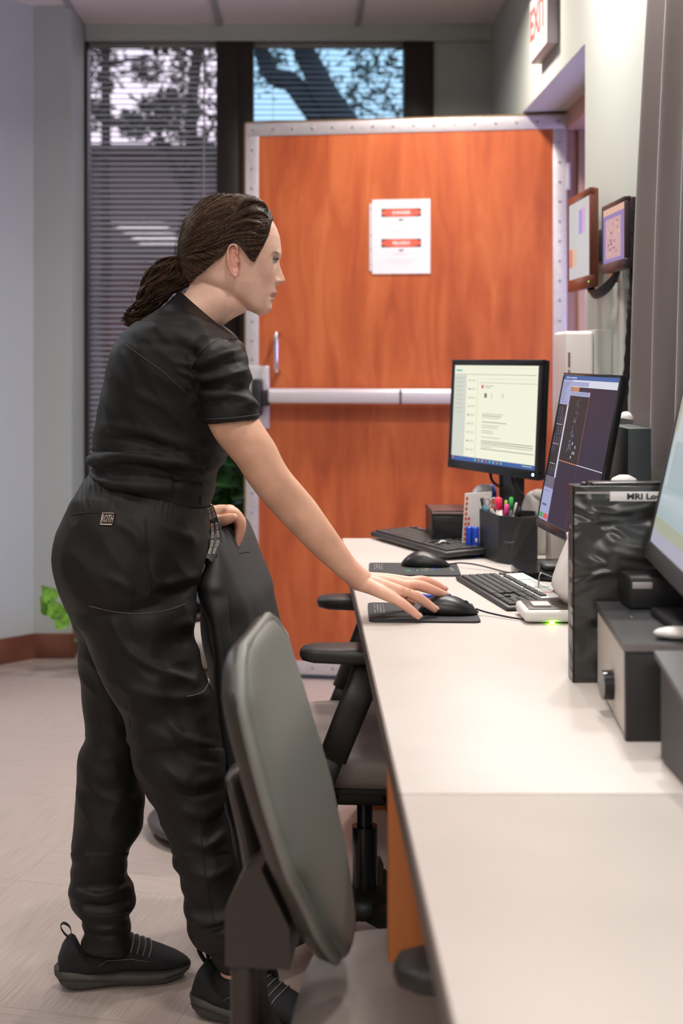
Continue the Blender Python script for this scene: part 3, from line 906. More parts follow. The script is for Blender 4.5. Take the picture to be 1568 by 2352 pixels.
# ================================================================== keyboards
M_key = mat('black_keycap', (0.016, 0.017, 0.016), 0.45)
M_keyw = mat('key_legend', (0.42, 0.42, 0.40), 0.5)
M_kb = mat('keyboard_case', (0.022, 0.020, 0.020), 0.4, bump=0.2, bscale=900)
def keyboard(t, O, ux, wd, dp, gray=1.0, strip=False):
    """O near-left corner (user's view), ux along the long side, uy away from the user"""
    ux = Vector(ux).normalized(); uz = Vector((0, 0, 1)); uy = uz.cross(ux)
    tilt = 0.03 if strip else 0.045
    zo = -0.007 if strip else 0.0
    M = Matrix(((ux.x, uy.x, 0, O.x), (ux.y, uy.y, 0, O.y), (0, tilt, 1, O.z + zo), (0, 0, 0, 1)))
    c = MB().box((0, 0, 0.002 - zo), (wd, dp, 0.017), 0.004, M=M)
    for a in (0.03, wd - 0.06):
        c.box((a, dp - 0.03, (-0.005 if not strip else 0.0045)), (a + 0.03, dp - 0.015, (0.004 if not strip else 0.010)), 0.002, M=M)
    part('keyboard_case', c, M_kb, t)
    px = (wd - 0.024) / 23.0; py = ((0.130 if strip else 0.150) - 0.022) / 6.6
    def key(x, y, w_=1.0, h_=1.0):
        x0 = 0.012 + x * px; y0 = 0.010 + y * py
        K = MB(); K.box((x0 + 0.0008, y0 + 0.0008, 0.015), (x0 + w_ * px - 0.0012, y0 + h_ * py - 0.0012, 0.0215), 0.0012, 1, M=M, smooth=False)
        if True:
            a = Vector((x0 + 0.0045, y0 + h_ * py - 0.0085, 0.0217)); s_ = 0.0028
            K.add([M @ (a + Vector((i * s_, j * s_ * 1.2, 0))) for i, j in ((0, 0), (1, 0), (1, 1), (0, 1))], [(0, 1, 2, 3)], 2)
        part('key', K, [M_key, M_key, M_keyw], t, fixn=False)
    rows = [[1.25, 1.25, 1.25, 6.25, 1.25, 1.25, 1.25, 1.25], [2.25] + [1] * 10 + [2.75], [1.75] + [1] * 11 + [2.25], [1.5] + [1] * 12 + [1.5], [1] * 13 + [2]]
    for r_, row in enumerate(rows):
        x = 0
        for w_ in row:
            key(x, r_, w_); x += w_
    for x in [0, 2, 3, 4, 5, 6.5, 7.5, 8.5, 9.5, 11, 12, 13, 14]:
        key(x, 5.4)
    for x in (15.4, 16.4, 17.4):
        key(x, 0)
        key(x, 3); key(x, 4); key(x, 5.4)
    key(16.4, 1)
    for r_ in range(5):
        for q in range(3):
            if r_ == 0 and q == 0:
                key(18.8, 0, 2)
            elif r_ == 0 and q == 1:
                continue
            else:
                key(18.8 + q, r_)
    key(21.8, 0, 1, 2); key(21.8, 2, 1, 2); key(21.8, 4)
    if strip:
        S = MB()
        def sq(x0, y0, x1, y1, z, mi):
            S.add([M @ Vector(p) for p in ((x0, y0, z), (x1, y0, z), (x1, y1, z), (x0, y1, z))], [(0, 1, 2, 3)], mi)
        xa, xb = 0.012 + 0.0 * px, wd - 0.07
        ya = 0.010 + 5.30 * py
        S.box((xa, ya, 0.0172), (xb, dp - 0.004, 0.0180), M=M, mi=0)
        for q, c_ in ((0.60, 1), (0.80, 2), (0.28, 1)):
            xx = xa + (xb - xa) * q
            sq(xx, ya, xx + 0.006, dp - 0.004, 0.0183, c_)
        for k in range(26):
            xx = xa + 0.01 + k * (xb - xa) / 27
            sq(xx, dp - 0.018, xx + 0.006, dp - 0.014, 0.0183, 3)
        part('function_key_strip', S, [mat('strip_white', (0.72, 0.72, 0.70), 0.4), mat('strip_green', (0.05, 0.32, 0.10), 0.5), mat('strip_red', (0.75, 0.10, 0.04), 0.5), mat('strip_grey', (0.4, 0.4, 0.4), 0.5)], t)
    return M
# the operator faces the wall (+X): long side runs towards the camera
t = thing('keyboard', (0.40, 3.05, DTOP), 'black keyboard with a white green and red function key strip', 'keyboard')
kO = Vector(((1045 - 690) / F * 3.20, 3.20, DTOP - 0.001))
kE = Vector(((1163 - 690) / F * 2.80, 2.80, DTOP - 0.001))
keyboard(t, kO, kE - kO, (kE - kO).length, 0.160, strip=True)
t = thing('keyboard', (0.30, 3.72, DTOP), 'plain black keyboard at the far end of the desk, behind the unused mouse', 'keyboard')
kO = Vector(((850 - 690) / F * 3.93, 3.93, DTOP + 0.004)); kE = Vector(((1022 - 690) / F * 3.50, 3.50, DTOP + 0.004))
keyboard(t, kO, kE - kO, (kE - kO).length, 0.15)

# ================================================================== mouse pads and mice
M_pad = mat('mouse_pad', (0.030, 0.031, 0.034), 0.75, bump=0.3, bscale=1200)
M_padw = mat('pad_print', (0.24, 0.24, 0.24), 0.7); M_padg = mat('pad_green', (0.05, 0.25, 0.12), 0.7); M_padb = mat('pad_blue', (0.05, 0.10, 0.4), 0.7); M_padr = mat('pad_red', (0.35, 0.05, 0.08), 0.7)
def pad(t, c, wx, wy, rot=0.0):
    M = Matrix.Translation(c) @ Matrix.Rotation(rot, 4, 'Z')
    pts = []
    r = 0.014
    for cx, cy, a0 in ((wx / 2 - r, wy / 2 - r, 0), (-wx / 2 + r, wy / 2 - r, 90), (-wx / 2 + r, -wy / 2 + r, 180), (wx / 2 - r, -wy / 2 + r, 270)):
        for k in range(6):
            a = math.radians(a0 + 18 * k)
            pts.append((cx + r * cos(a), cy + r * sin(a), 0.0))
    p = MB().prism(pts, (0, 0, 0.004), mi=4); z = 0.0042
    # picture on the pad: a splash of short coloured strokes
    rr = random.Random(5)
    for k in range(46):
        a = rr.uniform(0, 2 * PI); d = rr.uniform(0.01, 0.045)
        x0, y0 = d * cos(a) * 0.7 + 0.01, d * sin(a)
        x1, y1 = x0 + 0.016 * cos(a), y0 + 0.016 * sin(a)
        nx, ny = -sin(a) * 0.002, cos(a) * 0.002
        p.add([(x0 + nx, y0 + ny, z), (x1 + nx, y1 + ny, z), (x1 - nx, y1 - ny, z), (x0 - nx, y0 - ny, z)], [(3, 2, 1, 0)], rr.choice((1, 1, 2, 3)))
    for k in range(4):
        for j in range(12):
            x0 = -wx / 2 + 0.012 + k * 0.006; y0 = wy / 2 - 0.03 - j * 0.010
            if rr.random() < 0.8 and y0 > -wy * 0.1:
                p.add([(x0, y0, z), (x0 + 0.0022, y0, z), (x0 + 0.0022, y0 + 0.008, z), (x0, y0 + 0.008, z)], [(0, 1, 2, 3)], 0)
    p.xform(M)
    text_mb(p, 'MRI SAFETY', 0.010, M @ Vector((wx / 2 - 0.012, wy / 2 - 0.125, 0.0)), (0, 1, 0), (-1, 0, 0), 0, 'LEFT', 0.0003, lift=0.0043)
    part('pad', p, [M_padw, M_padg, M_padb, M_padr, M_pad], t, fixn=False)
pc1 = Vector(((973 - 690) / F * 2.675, 2.675 + 0.105, DTOP))
pc1 = Vector((0.243, 2.780, DTOP))
t = thing('mouse_pad', pc1, 'dark mouse pad under the hand of the woman', 'mouse pad')
pad(t, pc1, 0.215, 0.20, math.radians(-2))
pc2 = Vector((0.272, 3.345, DTOP))
t = thing('mouse_pad', pc2, 'dark mouse pad with a coloured picture, further from the camera', 'mouse pad')
pad(t, pc2, 0.215, 0.19, math.radians(-3))

def mouse(c, rot, label, cable):
    t = thing('computer_mouse', c, label, 'mouse')
    M = Matrix.Translation(c) @ Matrix.Rotation(rot, 4, 'Z')
    L, Wd, Hh = 0.118, 0.062, 0.033
    rings = []
    for i in range(25):
        s = -1 + 2 * i / 24
        prof = max(0.0, 1 - abs(s) ** 3.2) ** 0.5
        h = Hh * (1 - abs((s + 0.18)) ** 2.1 * 0.62) * max(0.25, prof) if True else 0
        wd_ = Wd / 2 * max(0.12, prof) * (1 - 0.10 * s * s + 0.0 * s)
        ring = []
        for j in range(24):
            a = 2 * PI * j / 24
            yy = wd_ * math.copysign(abs(cos(a)) ** 0.8, cos(a))
            zz = (h * abs(sin(a)) ** 0.8 if sin(a) >= 0 else -0.0) + 0.003
            if sin(a) < 0: yy *= 0.97; zz = 0.002
            ring.append(M @ Vector((L / 2 * s, yy, zz)))
        rings.append(ring)
    part('mouse_body', MB().rings(rings), mat('mouse_plastic', (0.014, 0.014, 0.014), 0.36), t)
    wl = MB().cyl(M @ Vector((0.033, -0.003, 0.0188)), M @ Vector((0.033, 0.003, 0.0188)), 0.0072, n=18)
    part('scroll_wheel', wl, M_dgrey, t)
    sm = MB()
    P = [M @ Vector((x, 0, 0.0032 + Hh * (1 - abs((2 * x / L + 0.18)) ** 2.1 * 0.62) * max(0.25, (1 - abs(2 * x / L) ** 3.2) ** 0.5) + 0.0002)) for x in np.linspace(0.0, 0.053, 12)]
    sm.tube(P, 0.0006, 5)
    part('button_seam', sm, M_blackg, t)
    cb = MB().tube(catmull(cable, 40), 0.0019, 7)
    part('mouse_cable', cb, M_black, t)
m1 = Vector((0.293, 2.758, DTOP + 0.0045))
mouse(m1, math.radians(-4), 'black computer mouse under the fingers of the woman', [(0.348, 2.765, DTOP + 0.012), (0.375, 2.75, DTOP + 0.006), (0.43, 2.70, DTOP + 0.0035), (0.50, 2.685, DTOP + 0.003), (0.56, 2.70, DTOP + 0.003), (0.66, 2.72, DTOP + 0.003), (0.76, 2.75, DTOP + 0.003)])
m2 = Vector((0.304, 3.385, DTOP + 0.0045))
mouse(m2, math.radians(-6), 'black computer mouse on the far mouse pad, not in use', [(0.362, 3.38, DTOP + 0.010), (0.39, 3.385, DTOP + 0.012), (0.43, 3.36, DTOP + 0.010), (0.48, 3.31, DTOP + 0.003), (0.497, 3.285, DTOP + 0.003)])
pen = MB().tube([W(962, 1372, 2.86), W(1003, 1369, 2.86), W(1028, 1366, 2.86)], [0.004, 0.0042, 0.004], 10)
pn = thing('pen', (0.28, 2.95, DTOP), 'blue pen lying on the desk behind the hand on the mouse', 'pen')
pb_ = MB().tube([(0.235, 2.955, DTOP + 0.0055), (0.300, 2.948, DTOP + 0.0055)], 0.0045, 10)
part('barrel', pb_, mat('pen_blue', (0.03, 0.07, 0.42), 0.35), pn)
part('cap', MB().tube([(0.297, 2.948, DTOP + 0.0056), (0.318, 2.946, DTOP + 0.0056)], 0.0053, 10), mat('pen_blue_dark', (0.02, 0.04, 0.3), 0.35), pn)

# ================================================================== things on the far desk
# black storage box
bx = thing('storage_box', (0.47, 3.72, DTOP), 'ribbed black box at the far end of the desk, left of the pen holder', 'box')
b = MB(); BX0, BX1, BY0, BY1, BZ = 0.350, 0.49, 3.70, 3.90, 0.842
b.box((BX0, BY0, DTOP), (BX1, BY1, BZ), 0.003)
for k in range(16):
    z = DTOP + 0.008 + k * 0.0062
    b.box((BX0 - 0.0012, BY0 + 0.004, z), (BX0 + 0.001, BY1 - 0.004, z + 0.0026))
    b.box((BX0 + 0.004, BY0 - 0.0012, z), (BX1 - 0.004, BY0 + 0.001, z + 0.0026))
part('box_body', b, M_blackg, bx)
part('box_lid', MB().box((BX0 - 0.002, BY0 - 0.002, BZ), (BX1 + 0.002, BY1 + 0.002, BZ + 0.007), 0.002), mat('box_lid_brown', (0.07, 0.035, 0.03), 0.35), bx)
er = MB()
cE = Vector((0.372, 3.65, DTOP + 0.018))
er.tube([cE + Vector((0.013 * cos(a), 0.004 * sin(a * 2), 0.012 * sin(a))) for a in np.linspace(0, 2 * PI, 20)[:-1]], 0.0028, 8, closed=True)
er.tube([cE + Vector((0.010, 0, -0.010)), cE + Vector((0.030, -0.005, -0.013))], [0.0045, 0.0055], 10)
solo('earphone', er, M_white, 'small white ring shaped clip lying in front of the ribbed black box', 'clip')
# standing card with orange dots
cdt = thing('sticker_card', (0.425, 3.42, DTOP), 'white card with a column of orange dots standing beside the pen holder', 'card')
cbm = MB()
C0 = W(1059, 1272, 3.62); C0.z = DTOP; C1 = Vector((C0.x + 0.075, 3.66, DTOP))
lean = Vector((0.010, 0.0, 0.158))
th = Vector((0, 0.004, 0))
cbm.prism([C0, C1, C1 + lean, C0 + lean], th)
part('card_sheet', cbm, mat('bright_card', (0.92, 0.89, 0.87), 0.5), cdt)
dm = MB()
u_ = (C1 - C0).normalized(); v_ = lean.normalized(); nn = u_.cross(v_)
for k in range(11):
    for col in ((0.007,) if k > 6 else (0.007, 0.017)):
        p = C0 + u_ * col + v_ * (0.012 + k * 0.0132) - Vector((0, 0.0004, 0))
        dm.add([p + u_ * (0.0042 * cos(a)) + v_ * (0.0052 * sin(a)) for a in np.linspace(0, 2 * PI, 15)[:-1]], [tuple(range(14))])
part('orange_dot_stickers', dm, mat('sticker_orange', (0.88, 0.16, 0.06), 0.5), cdt)
dots = None
# two blue tubes
M_tubeb = mat('tube_blue', (0.015, 0.06, 0.48), 0.25); 
for k, (px, lab) in enumerate(((1077, 'blue cylinder battery standing by the white card, the left one of two'), (1092, 'blue cylinder battery standing by the black pen holder, the right one of two'))):
    Yb = 3.585 - 0.01 * k
    xx = (px - 690) / F * Yb
    t = thing('battery', (xx, Yb, DTOP), lab, 'battery', 'blue batteries')
    part('battery_body', MB().lathe([(0.0085, 0.0), (0.0088, 0.002), (0.0088, 0.073), (0.0075, 0.076)], (xx, Yb, DTOP), 20), M_tubeb, t)
    part('battery_mark', MB().box((xx - 0.002, Yb - 0.0096, DTOP + 0.018 + 0.02 * k), (xx + 0.003, Yb - 0.0086, DTOP + 0.028 + 0.02 * k), 0.0004), M_white, t)
# faceted pen holder
ph = thing('pen_holder', (0.50, 3.36, DTOP), 'faceted black pen holder filled with pens and markers', 'pen holder')
pts = [W(1101, 1272, 3.58), W(1140, 1285, 3.47), W(1172, 1290, 3.43), W(1234, 1290, 3.46)]
base = [Vector((p.x, p.y, DTOP)) for p in pts]
base += [Vector((0.605, 3.58, DTOP)), Vector((0.50, 3.62, DTOP))]
c_ = sum(base, Vector()) / 6
top = [Vector((p.x, p.y, DTOP + 0.117)) for p in base]
top[2] = top[2] + Vector((0.028, 0, 0)); top[1] = top[1] + Vector((0.006, 0, 0)); top[0] = top[0] + Vector((0.0, 0, 0.006))
m = MB()
n6 = 6
inn = [c_ + (p - c_) * 0.93 + Vector((0, 0, 0.0)) for p in top]
for p in inn: p.z = DTOP + 0.117
innb = [Vector((c_.x + (p.x - c_.x) * 0.93, c_.y + (p.y - c_.y) * 0.93, DTOP + 0.01)) for p in base]
V = base + top + inn + innb
Fc = [tuple(range(6))[::-1]]
for a, b_ in ((0, 6), (6, 12), (12, 18)):
    Fc += [(a + i, a + (i + 1) % 6, b_ + (i + 1) % 6, b_ + i) for i in range(6)]
Fc.append(tuple(range(18, 24)))
m.add(V, Fc)
part('holder_body', m, mat('holder_black', (0.028, 0.030, 0.032), 0.38), ph)
wp = [base[2] + (top[2] - base[2]) * f + Vector((0.01 * (1 if i else 0) , 0, 0)) for i, f in enumerate((0.0, 0.0))]
lg = base[2] * 0.45 + top[2] * 0.55 + Vector((-0.018, -0.0012, 0.0))
tm = MB()
tm.tube([lg + Vector((0.010 * cos(a), -0.001, 0.003 * sin(a) - 0.006)) for a in np.linspace(PI, 2 * PI, 8)], 0.0007, 5)
part('maker_mark', tm, mat('faint_mark', (0.16, 0.16, 0.16), 0.4), ph)
# pens, highlighters, markers in the holder: each a thing
def stick(name, label, cat, px, pyb, pyt, Y, r, col, tipcol=None, dx=0.0, group=None, flat=1.0):
    Y = Y + 0.17
    p0 = W(px, pyb, Y); p1 = W(px + dx, pyt, Y)
    p0 = p1 + (p0 - p1).normalized() * 0.11
    if p0.z < DTOP + 0.012: p0.z = DTOP + 0.012
    t = thing(name, p0, label, cat, group)
    k = p0.lerp(p1, 0.72)
    a = MB().tube([p0, k], r, 12)
    part('barrel', a, mat(name + '_barrel_%.2f%.2f%.2f' % (col[0], col[1], col[2]), col, 0.35), t)
    c2 = tipcol or col
    b_ = MB().tube([k, k.lerp(p1, 0.5), p1 - (p1 - k) * 0.06, p1], [r * 1.08, r * 1.06, r * 0.98, r * 0.6], 12)
    part('cap', b_, mat(name + '_cap_%.2f%.2f%.2f' % (c2[0], c2[1], c2[2]), c2, 0.3), t)
GP = 'pens and markers in the pen holder'
stick('highlighter', 'broad red pink highlighter in the pen holder', 'highlighter', 1147, 1190, 1142, 3.33, 0.0085, (0.7, 0.66, 0.6), (0.85, 0.03, 0.10), -3, GP)
stick('highlighter', 'bright pink capped highlighter in the pen holder', 'highlighter', 1161, 1185, 1158, 3.31, 0.0055, (0.03, 0.03, 0.03), (0.9, 0.05, 0.35), 3, GP)
stick('marker', 'green capped marker in the pen holder', 'marker', 1172, 1186, 1142, 3.35, 0.0052, (0.05, 0.05, 0.05), (0.04, 0.50, 0.08), 2, GP)
stick('pen', 'slim silver pen standing right of the green marker', 'pen', 1178, 1188, 1154, 3.30, 0.0032, (0.06, 0.06, 0.06), (0.6, 0.6, 0.6), 8, GP)
stick('pen', 'dark pen with a yellow cap in the pen holder', 'pen', 1160, 1188, 1149, 3.38, 0.004, (0.03, 0.03, 0.03), (0.45, 0.5, 0.05), 2, GP)
stick('pen', 'silver tipped pen leaning left in the pen holder', 'pen', 1140, 1188, 1168, 3.36, 0.004, (0.1, 0.1, 0.1), (0.65, 0.65, 0.67), -14, GP)
stick('marker', 'light blue marker at the left of the pen holder', 'marker', 1116, 1190, 1160, 3.42, 0.0055, (0.10, 0.30, 0.45), None, -3, GP)
stick('marker', 'black capped marker at the left rim of the pen holder', 'marker', 1116, 1185, 1143, 3.43, 0.0055, (0.35, 0.35, 0.36), (0.02, 0.02, 0.02), -10, GP)
stick('marker', 'black marker behind the green marker', 'marker', 1190, 1190, 1164, 3.36, 0.0048, (0.02, 0.02, 0.02), None, 4, GP)
sc = thing('scissors', W(1128, 1190, 3.53), 'clear handled scissors standing in the pen holder', 'scissors')
sm = MB()
for s_ in (-1, 1):
    c0 = W(1126 + 8 * s_, 1153, 3.53)
    sm.tube([c0 + Vector((0.007 * cos(a), 0, 0.010 * sin(a))) for a in np.linspace(0, 2 * PI, 18)[:-1]], 0.0022, 7, closed=True)
part('handle', sm, mat('clear_grey', (0.35, 0.32, 0.36), 0.2), sc)
part('blade', MB().prism([W(1122, 1165, 3.53), W(1130, 1165, 3.53), W(1134, 1230, 3.53), W(1130, 1230, 3.53)], (0, 0.002, 0)), M_chrome, sc)
# white and blue tape gun behind
td = thing('tape_dispenser', (0.48, 3.80, 0.849), 'grey and blue rounded object lying on the ribbed black box', 'dispenser')
a = MB()
rg = []
for k, (px, h0, h1) in enumerate(((1083, 1134, 1136), (1088, 1124, 1138), (1096, 1115, 1140), (1106, 1111, 1146), (1120, 1112, 1146), (1127, 1114, 1146), (1128, 1118, 1140))):
    A = W(px, h0, 3.80); B = W(px, h1, 3.80); C = (A + B) / 2; r_ = (A - B).length / 2
    rg.append([C + Vector((0.006 * 0, 0.022 * cos(q), r_ * sin(q))) for q in np.linspace(0, 2 * PI, 21)[:-1]])
a.rings(rg)
part('grey_shell', a, mat('shell_grey', (0.45, 0.44, 0.45), 0.35), td)
rg = []
for px, h0, h1 in ((1124, 1114, 1146), (1128, 1111, 1146), (1133, 1113, 1146), (1137, 1120, 1146), (1137.5, 1126, 1136)):
    A = W(px, h0, 3.82); B = W(px, h1, 3.82); C = (A + B) / 2; r_ = (A - B).length / 2
    rg.append([C + Vector((0, 0.024 * cos(q), r_ * sin(q))) for q in np.linspace(0, 2 * PI, 21)[:-1]])
part('blue_wheel', MB().rings(rg), mat('wheel_blue', (0.02, 0.05, 0.30), 0.4), td)
# white plush seal-like figure
pl = thing('plush_toy', (0.60, 3.65, DTOP), 'white plush figure with a grey back and a small black eye behind the pen holder', 'toy')
rows = [(1204, 1270, 1262, 1270, 3.64, 0.03), (1200, 1250, 1268, 1252, 3.64, 0.038), (1196, 1215, 1272, 1218, 3.64, 0.042), (1195, 1185, 1272, 1190, 3.64, 0.042), (1198, 1165, 1270, 1168, 3.64, 0.040),
        (1204, 1145, 1266, 1146, 3.64, 0.036), (1214, 1131, 1258, 1132, 3.64, 0.026), (1228, 1125, 1248, 1126, 3.64, 0.010)]
b_ = MB(); ringloft(b_, rows, 40, 28)
M_fur = mat('white_plush', (0.62, 0.58, 0.54), 0.9, bump=0.6, bscale=900, sheen=0.3)
part('plush_body', b_, M_fur, pl)
g_ = MB(); ringloft(g_, [(1222, 1150, 1268, 1165, 3.638, 0.036), (1214, 1138, 1266, 1146, 3.638, 0.0375), (1218, 1130, 1258, 1131, 3.638, 0.030), (1230, 1124, 1248, 1124.5, 3.638, 0.012)], 14, 24)
part('grey_back', g_, mat('grey_plush', (0.38, 0.34, 0.32), 0.9, bump=0.6, bscale=900), pl)
part('eye', MB().sphere(W(1212, 1175, 3.598), 0.0028, n=12), M_blackg, pl)
# white jug-like device behind the stand, black foot tray
wt = thing('label_printer', (0.67, 3.48, DTOP), 'white upright housing seen below the tilted monitor', 'device')
wm = MB(); wm.box((0.618, 3.44, DTOP), (0.652, 3.52, DTOP + 0.10), 0.006)
part('housing', wm, mat('ivory_plastic', (0.60, 0.56, 0.50), 0.4), wt)
wm = MB(); wm.box((0.654, 3.43, DTOP), (0.73, 3.53, DTOP + 0.025), 0.005); wm.box((0.654, 3.495, DTOP + 0.02), (0.73, 3.525, DTOP + 0.10), 0.005)
part('feed_tray', wm, mat('grey_plastic', (0.42, 0.40, 0.38), 0.4), wt)
# dark document tray pile between keyboard and holder
tr = thing('monitor_stand_plate', (0.58, 3.12, DTOP), 'low black curved stand plate between the keyboard and the pen holder', 'stand')
sp_ = MB()
P = []
for a in np.linspace(0, 2 * PI, 41)[:-1]:
    P.append(Vector((0.645 + 0.145 * math.copysign(abs(cos(a)) ** 0.7, cos(a)), 3.285 + 0.12 * math.copysign(abs(sin(a)) ** 0.7, sin(a)), DTOP + 0.004)))
sp_.prism(P, (0, 0, 0.016), smooth=True)
part('plate', sp_, M_blackg, tr)
sp_ = MB(); sp_.box((0.56, 3.20, DTOP + 0.02), (0.74, 3.27, DTOP + 0.034), 0.005)
part('raised_rib', sp_, M_dgrey, tr)
wr = MB(); a = W(1236, 1336, 3.0); wr.tube(catmull([(a.x, 3.0, DTOP + 0.002), (a.x + 0.001, 3.0, DTOP + 0.03), (a.x + 0.003, 3.0, DTOP + 0.043), (a.x + 0.012, 3.0, DTOP + 0.046), (a.x + 0.07, 3.02, DTOP + 0.020)], 24), 0.0016, 8)
solo('wire_stand', wr, M_chrome, 'thin bent metal wire standing behind the strip keyboard', 'wire')
dk = thing('cable_adapter', (0.56, 2.95, DTOP), 'small black adapter lying behind the white control unit', 'adapter')
part('plug', MB().box((0.535, 2.93, DTOP + 0.002), (0.575, 2.97, DTOP + 0.016), 0.003), M_black, dk)
part('lead', MB().tube(catmull([(0.57, 2.95, DTOP + 0.01), (0.62, 2.98, DTOP + 0.006), (0.70, 3.0, DTOP + 0.004)], 14), 0.003, 8), M_black, dk)
bt = MB()
for q in range(2):
    bt.tube([(0.487 + 0.015 * cos(a) + 0.012 * q, 3.21 + 0.03 * sin(a), DTOP + 0.005 + 0.006 * q) for a in np.linspace(0, 2 * PI, 30)[:-1]], 0.003, 7, closed=True)
solo('cable_coil', bt, mat('brown_cable', (0.06, 0.035, 0.03), 0.5), 'small dark coil of cable behind the strip keyboard', 'cable')

# white control unit with a green light
cu = thing('control_unit', (0.46, 2.72, DTOP), 'white control unit with a hood, dark grille and green light beside the strip keyboard', 'device')
c = MB()
bx0, bx1, by0, by1 = 0.428, 0.60, 2.665, 2.785
c.box((bx0, by0, DTOP + 0.003), (bx1, by1, DTOP + 0.027), 0.010, 4)
part('base', c, M_white, cu)
part('grille_plate', MB().box((bx0 + 0.010, by0 + 0.008, DTOP + 0.0265), (bx1 - 0.01, by1 - 0.012, DTOP + 0.0285), 0.001), mat('grille_dark', (0.07, 0.06, 0.055), 0.4), cu)
gl = MB()
for k in range(9):
    yy = by0 + 0.03 + k * 0.010
    gl.box((bx0 + 0.065, yy, DTOP + 0.0285), (bx1 - 0.02, yy + 0.003, DTOP + 0.030))
part('grille_slats', gl, mat('slat_dark', (0.15, 0.12, 0.11), 0.4), cu)
part('white_key', MB().box((bx0 + 0.022, by0 + 0.028, DTOP + 0.0285), (bx0 + 0.056, by0 + 0.068, DTOP + 0.033), 0.0015), M_white, cu)
hd = MB()
rg = []
for k, (z, xl, xr, yh) in enumerate(((0.030, 0.515, 0.60, 0.060), (0.045, 0.503, 0.61, 0.064), (0.062, 0.494, 0.62, 0.066), (0.080, 0.497, 0.63, 0.066), (0.11, 0.508, 0.64, 0.064), (0.14, 0.520, 0.65, 0.060), (0.175, 0.534, 0.66, 0.055), (0.20, 0.545, 0.66, 0.048), (0.212, 0.56, 0.65, 0.035))):
    xc = (xl + xr) / 2; a_ = (xr - xl) / 2
    rg.append([Vector((xc + a_ * math.copysign(abs(cos(q)) ** 0.7, cos(q)), 2.735 + yh * math.copysign(abs(sin(q)) ** 0.8, sin(q)), DTOP + z)) for q in np.linspace(0, 2 * PI, 33)[:-1]])
hd.rings(rg)
part('hood', hd, M_white, cu)
part('status_light', MB().sphere((0.482, by0 + 0.006, DTOP + 0.003), 0.0025, sx=2.2, n=10), emat('green_led', (0.25, 1.0, 0.02), 60), cu)
# small white vented arm above it
va = thing('connector', W(1326, 1420, 2.70), 'small white ribbed connector in front of the tilted monitor corner', 'connector')
av = MB().tube([W(1308, 1222, 2.70), W(1313, 1240, 2.70), W(1319, 1262, 2.70), W(1326, 1290, 2.70), W(1332, 1350, 2.70), W(1334, 1424, 2.70)], [0.0075, 0.0078, 0.006, 0.004, 0.004, 0.004], 12)
part('shell', av, M_white, va)
rb = MB()
for k in range(6):
    rb.cyl(W(1306 + k, 1230 + k * 2.8, 2.6915), W(1309 + k, 1230 + k * 2.8, 2.6915), 0.0007, n=6)
part('rib', rb, M_dgrey, va)
# ================================================================== binder with the label
bi = thing('binder', (0.55, 2.21, DTOP), 'glossy black binder labelled MRI Logs standing upright on the desk', 'binder')
bm1 = MB(); bz = 1.059
Xb0, Xb1, Yb0, Yb1 = 0.427, 0.70, 2.185, 2.225
def glossfilm():
    m = bpy.data.materials.new('crinkled_film'); m.use_nodes = True
    nt = m.node_tree; b = nt.nodes['Principled BSDF']
    b.inputs['Base Color'].default_value = (0.028, 0.029, 0.028, 1); b.inputs['Roughness'].default_value = 0.24
    b.inputs['Specular IOR Level'].default_value = 0.6
    t = nt.nodes.new('ShaderNodeTexCoord'); mp = nt.nodes.new('ShaderNodeMapping'); mp.inputs['Scale'].default_value = (5, 5, 11)
    mp.inputs['Rotation'].default_value = (0, 0.5, 0)
    n = nt.nodes.new('ShaderNodeTexNoise'); n.inputs['Scale'].default_value = 1.3; n.inputs['Detail'].default_value = 2; n.inputs['Distortion'].default_value = 0.6
    bp = nt.nodes.new('ShaderNodeBump'); bp.inputs['Strength'].default_value = 1.0; bp.inputs['Distance'].default_value = 0.03
    nt.links.new(t.outputs['Object'], mp.inputs[0]); nt.links.new(mp.outputs[0], n.inputs['Vector']); nt.links.new(n.outputs['Fac'], bp.inputs['Height']); nt.links.new(bp.outputs[0], b.inputs['Normal'])
    return m
M_film = glossfilm()
bm1.box((Xb0, Yb0, DTOP), (Xb1, Yb0 + 0.003, bz), 0.001)
bm1.box((Xb0, Yb1 - 0.003, DTOP), (Xb1, Yb1, bz), 0.001)
bm1.box((Xb0, Yb0, DTOP), (Xb0 + 0.003, Yb1, bz), 0.001)
part('cover', bm1, M_film, bi)
part('pages', MB().box((Xb0 + 0.006, Yb0 + 0.006, DTOP + 0.006), (Xb1 - 0.01, Yb1 - 0.006, bz - 0.006)), mat('binder_pages', (0.05, 0.05, 0.05), 0.6), bi)
rm = MB()
rm.box((Xb0 + 0.03, Yb0 + 0.004, bz - 0.004), (Xb1 - 0.02, Yb1 - 0.006, bz + 0.006), 0.003)
for k in range(5):
    rm.sphere((Xb0 + 0.02 + 0.03 * k, Yb0 + 0.012, bz + 0.002), 0.006, sz=0.6, n=10)
part('ring_mechanism', rm, M_blackg, bi)
part('seam_rim', MB().box((Xb0 + 0.004, Yb0 - 0.0014, bz - 0.012), (Xb1, Yb0 - 0.0002, bz - 0.009)), mat('seam_light', (0.42, 0.38, 0.36), 0.4), bi)
lb = MB()
lx = (1400 - 690) / F * Yb0
zc = CAMZ - (1140 - 822) / F * Yb0
lb.box((lx, Yb0 - 0.0018, zc - 0.0075), (Xb1, Yb0 - 0.0003, zc + 0.0075), 0.0003, mi=0)
text_mb(lb, 'MRI Logs', 0.0125, (lx + 0.026, Yb0 - 0.0019, zc - 0.0042), (1, 0, 0), (0, 0, 1), 1, 'LEFT', 0.0005, sx=1.25)
part('label_strip', lb, [M_paper, M_ink], bi)

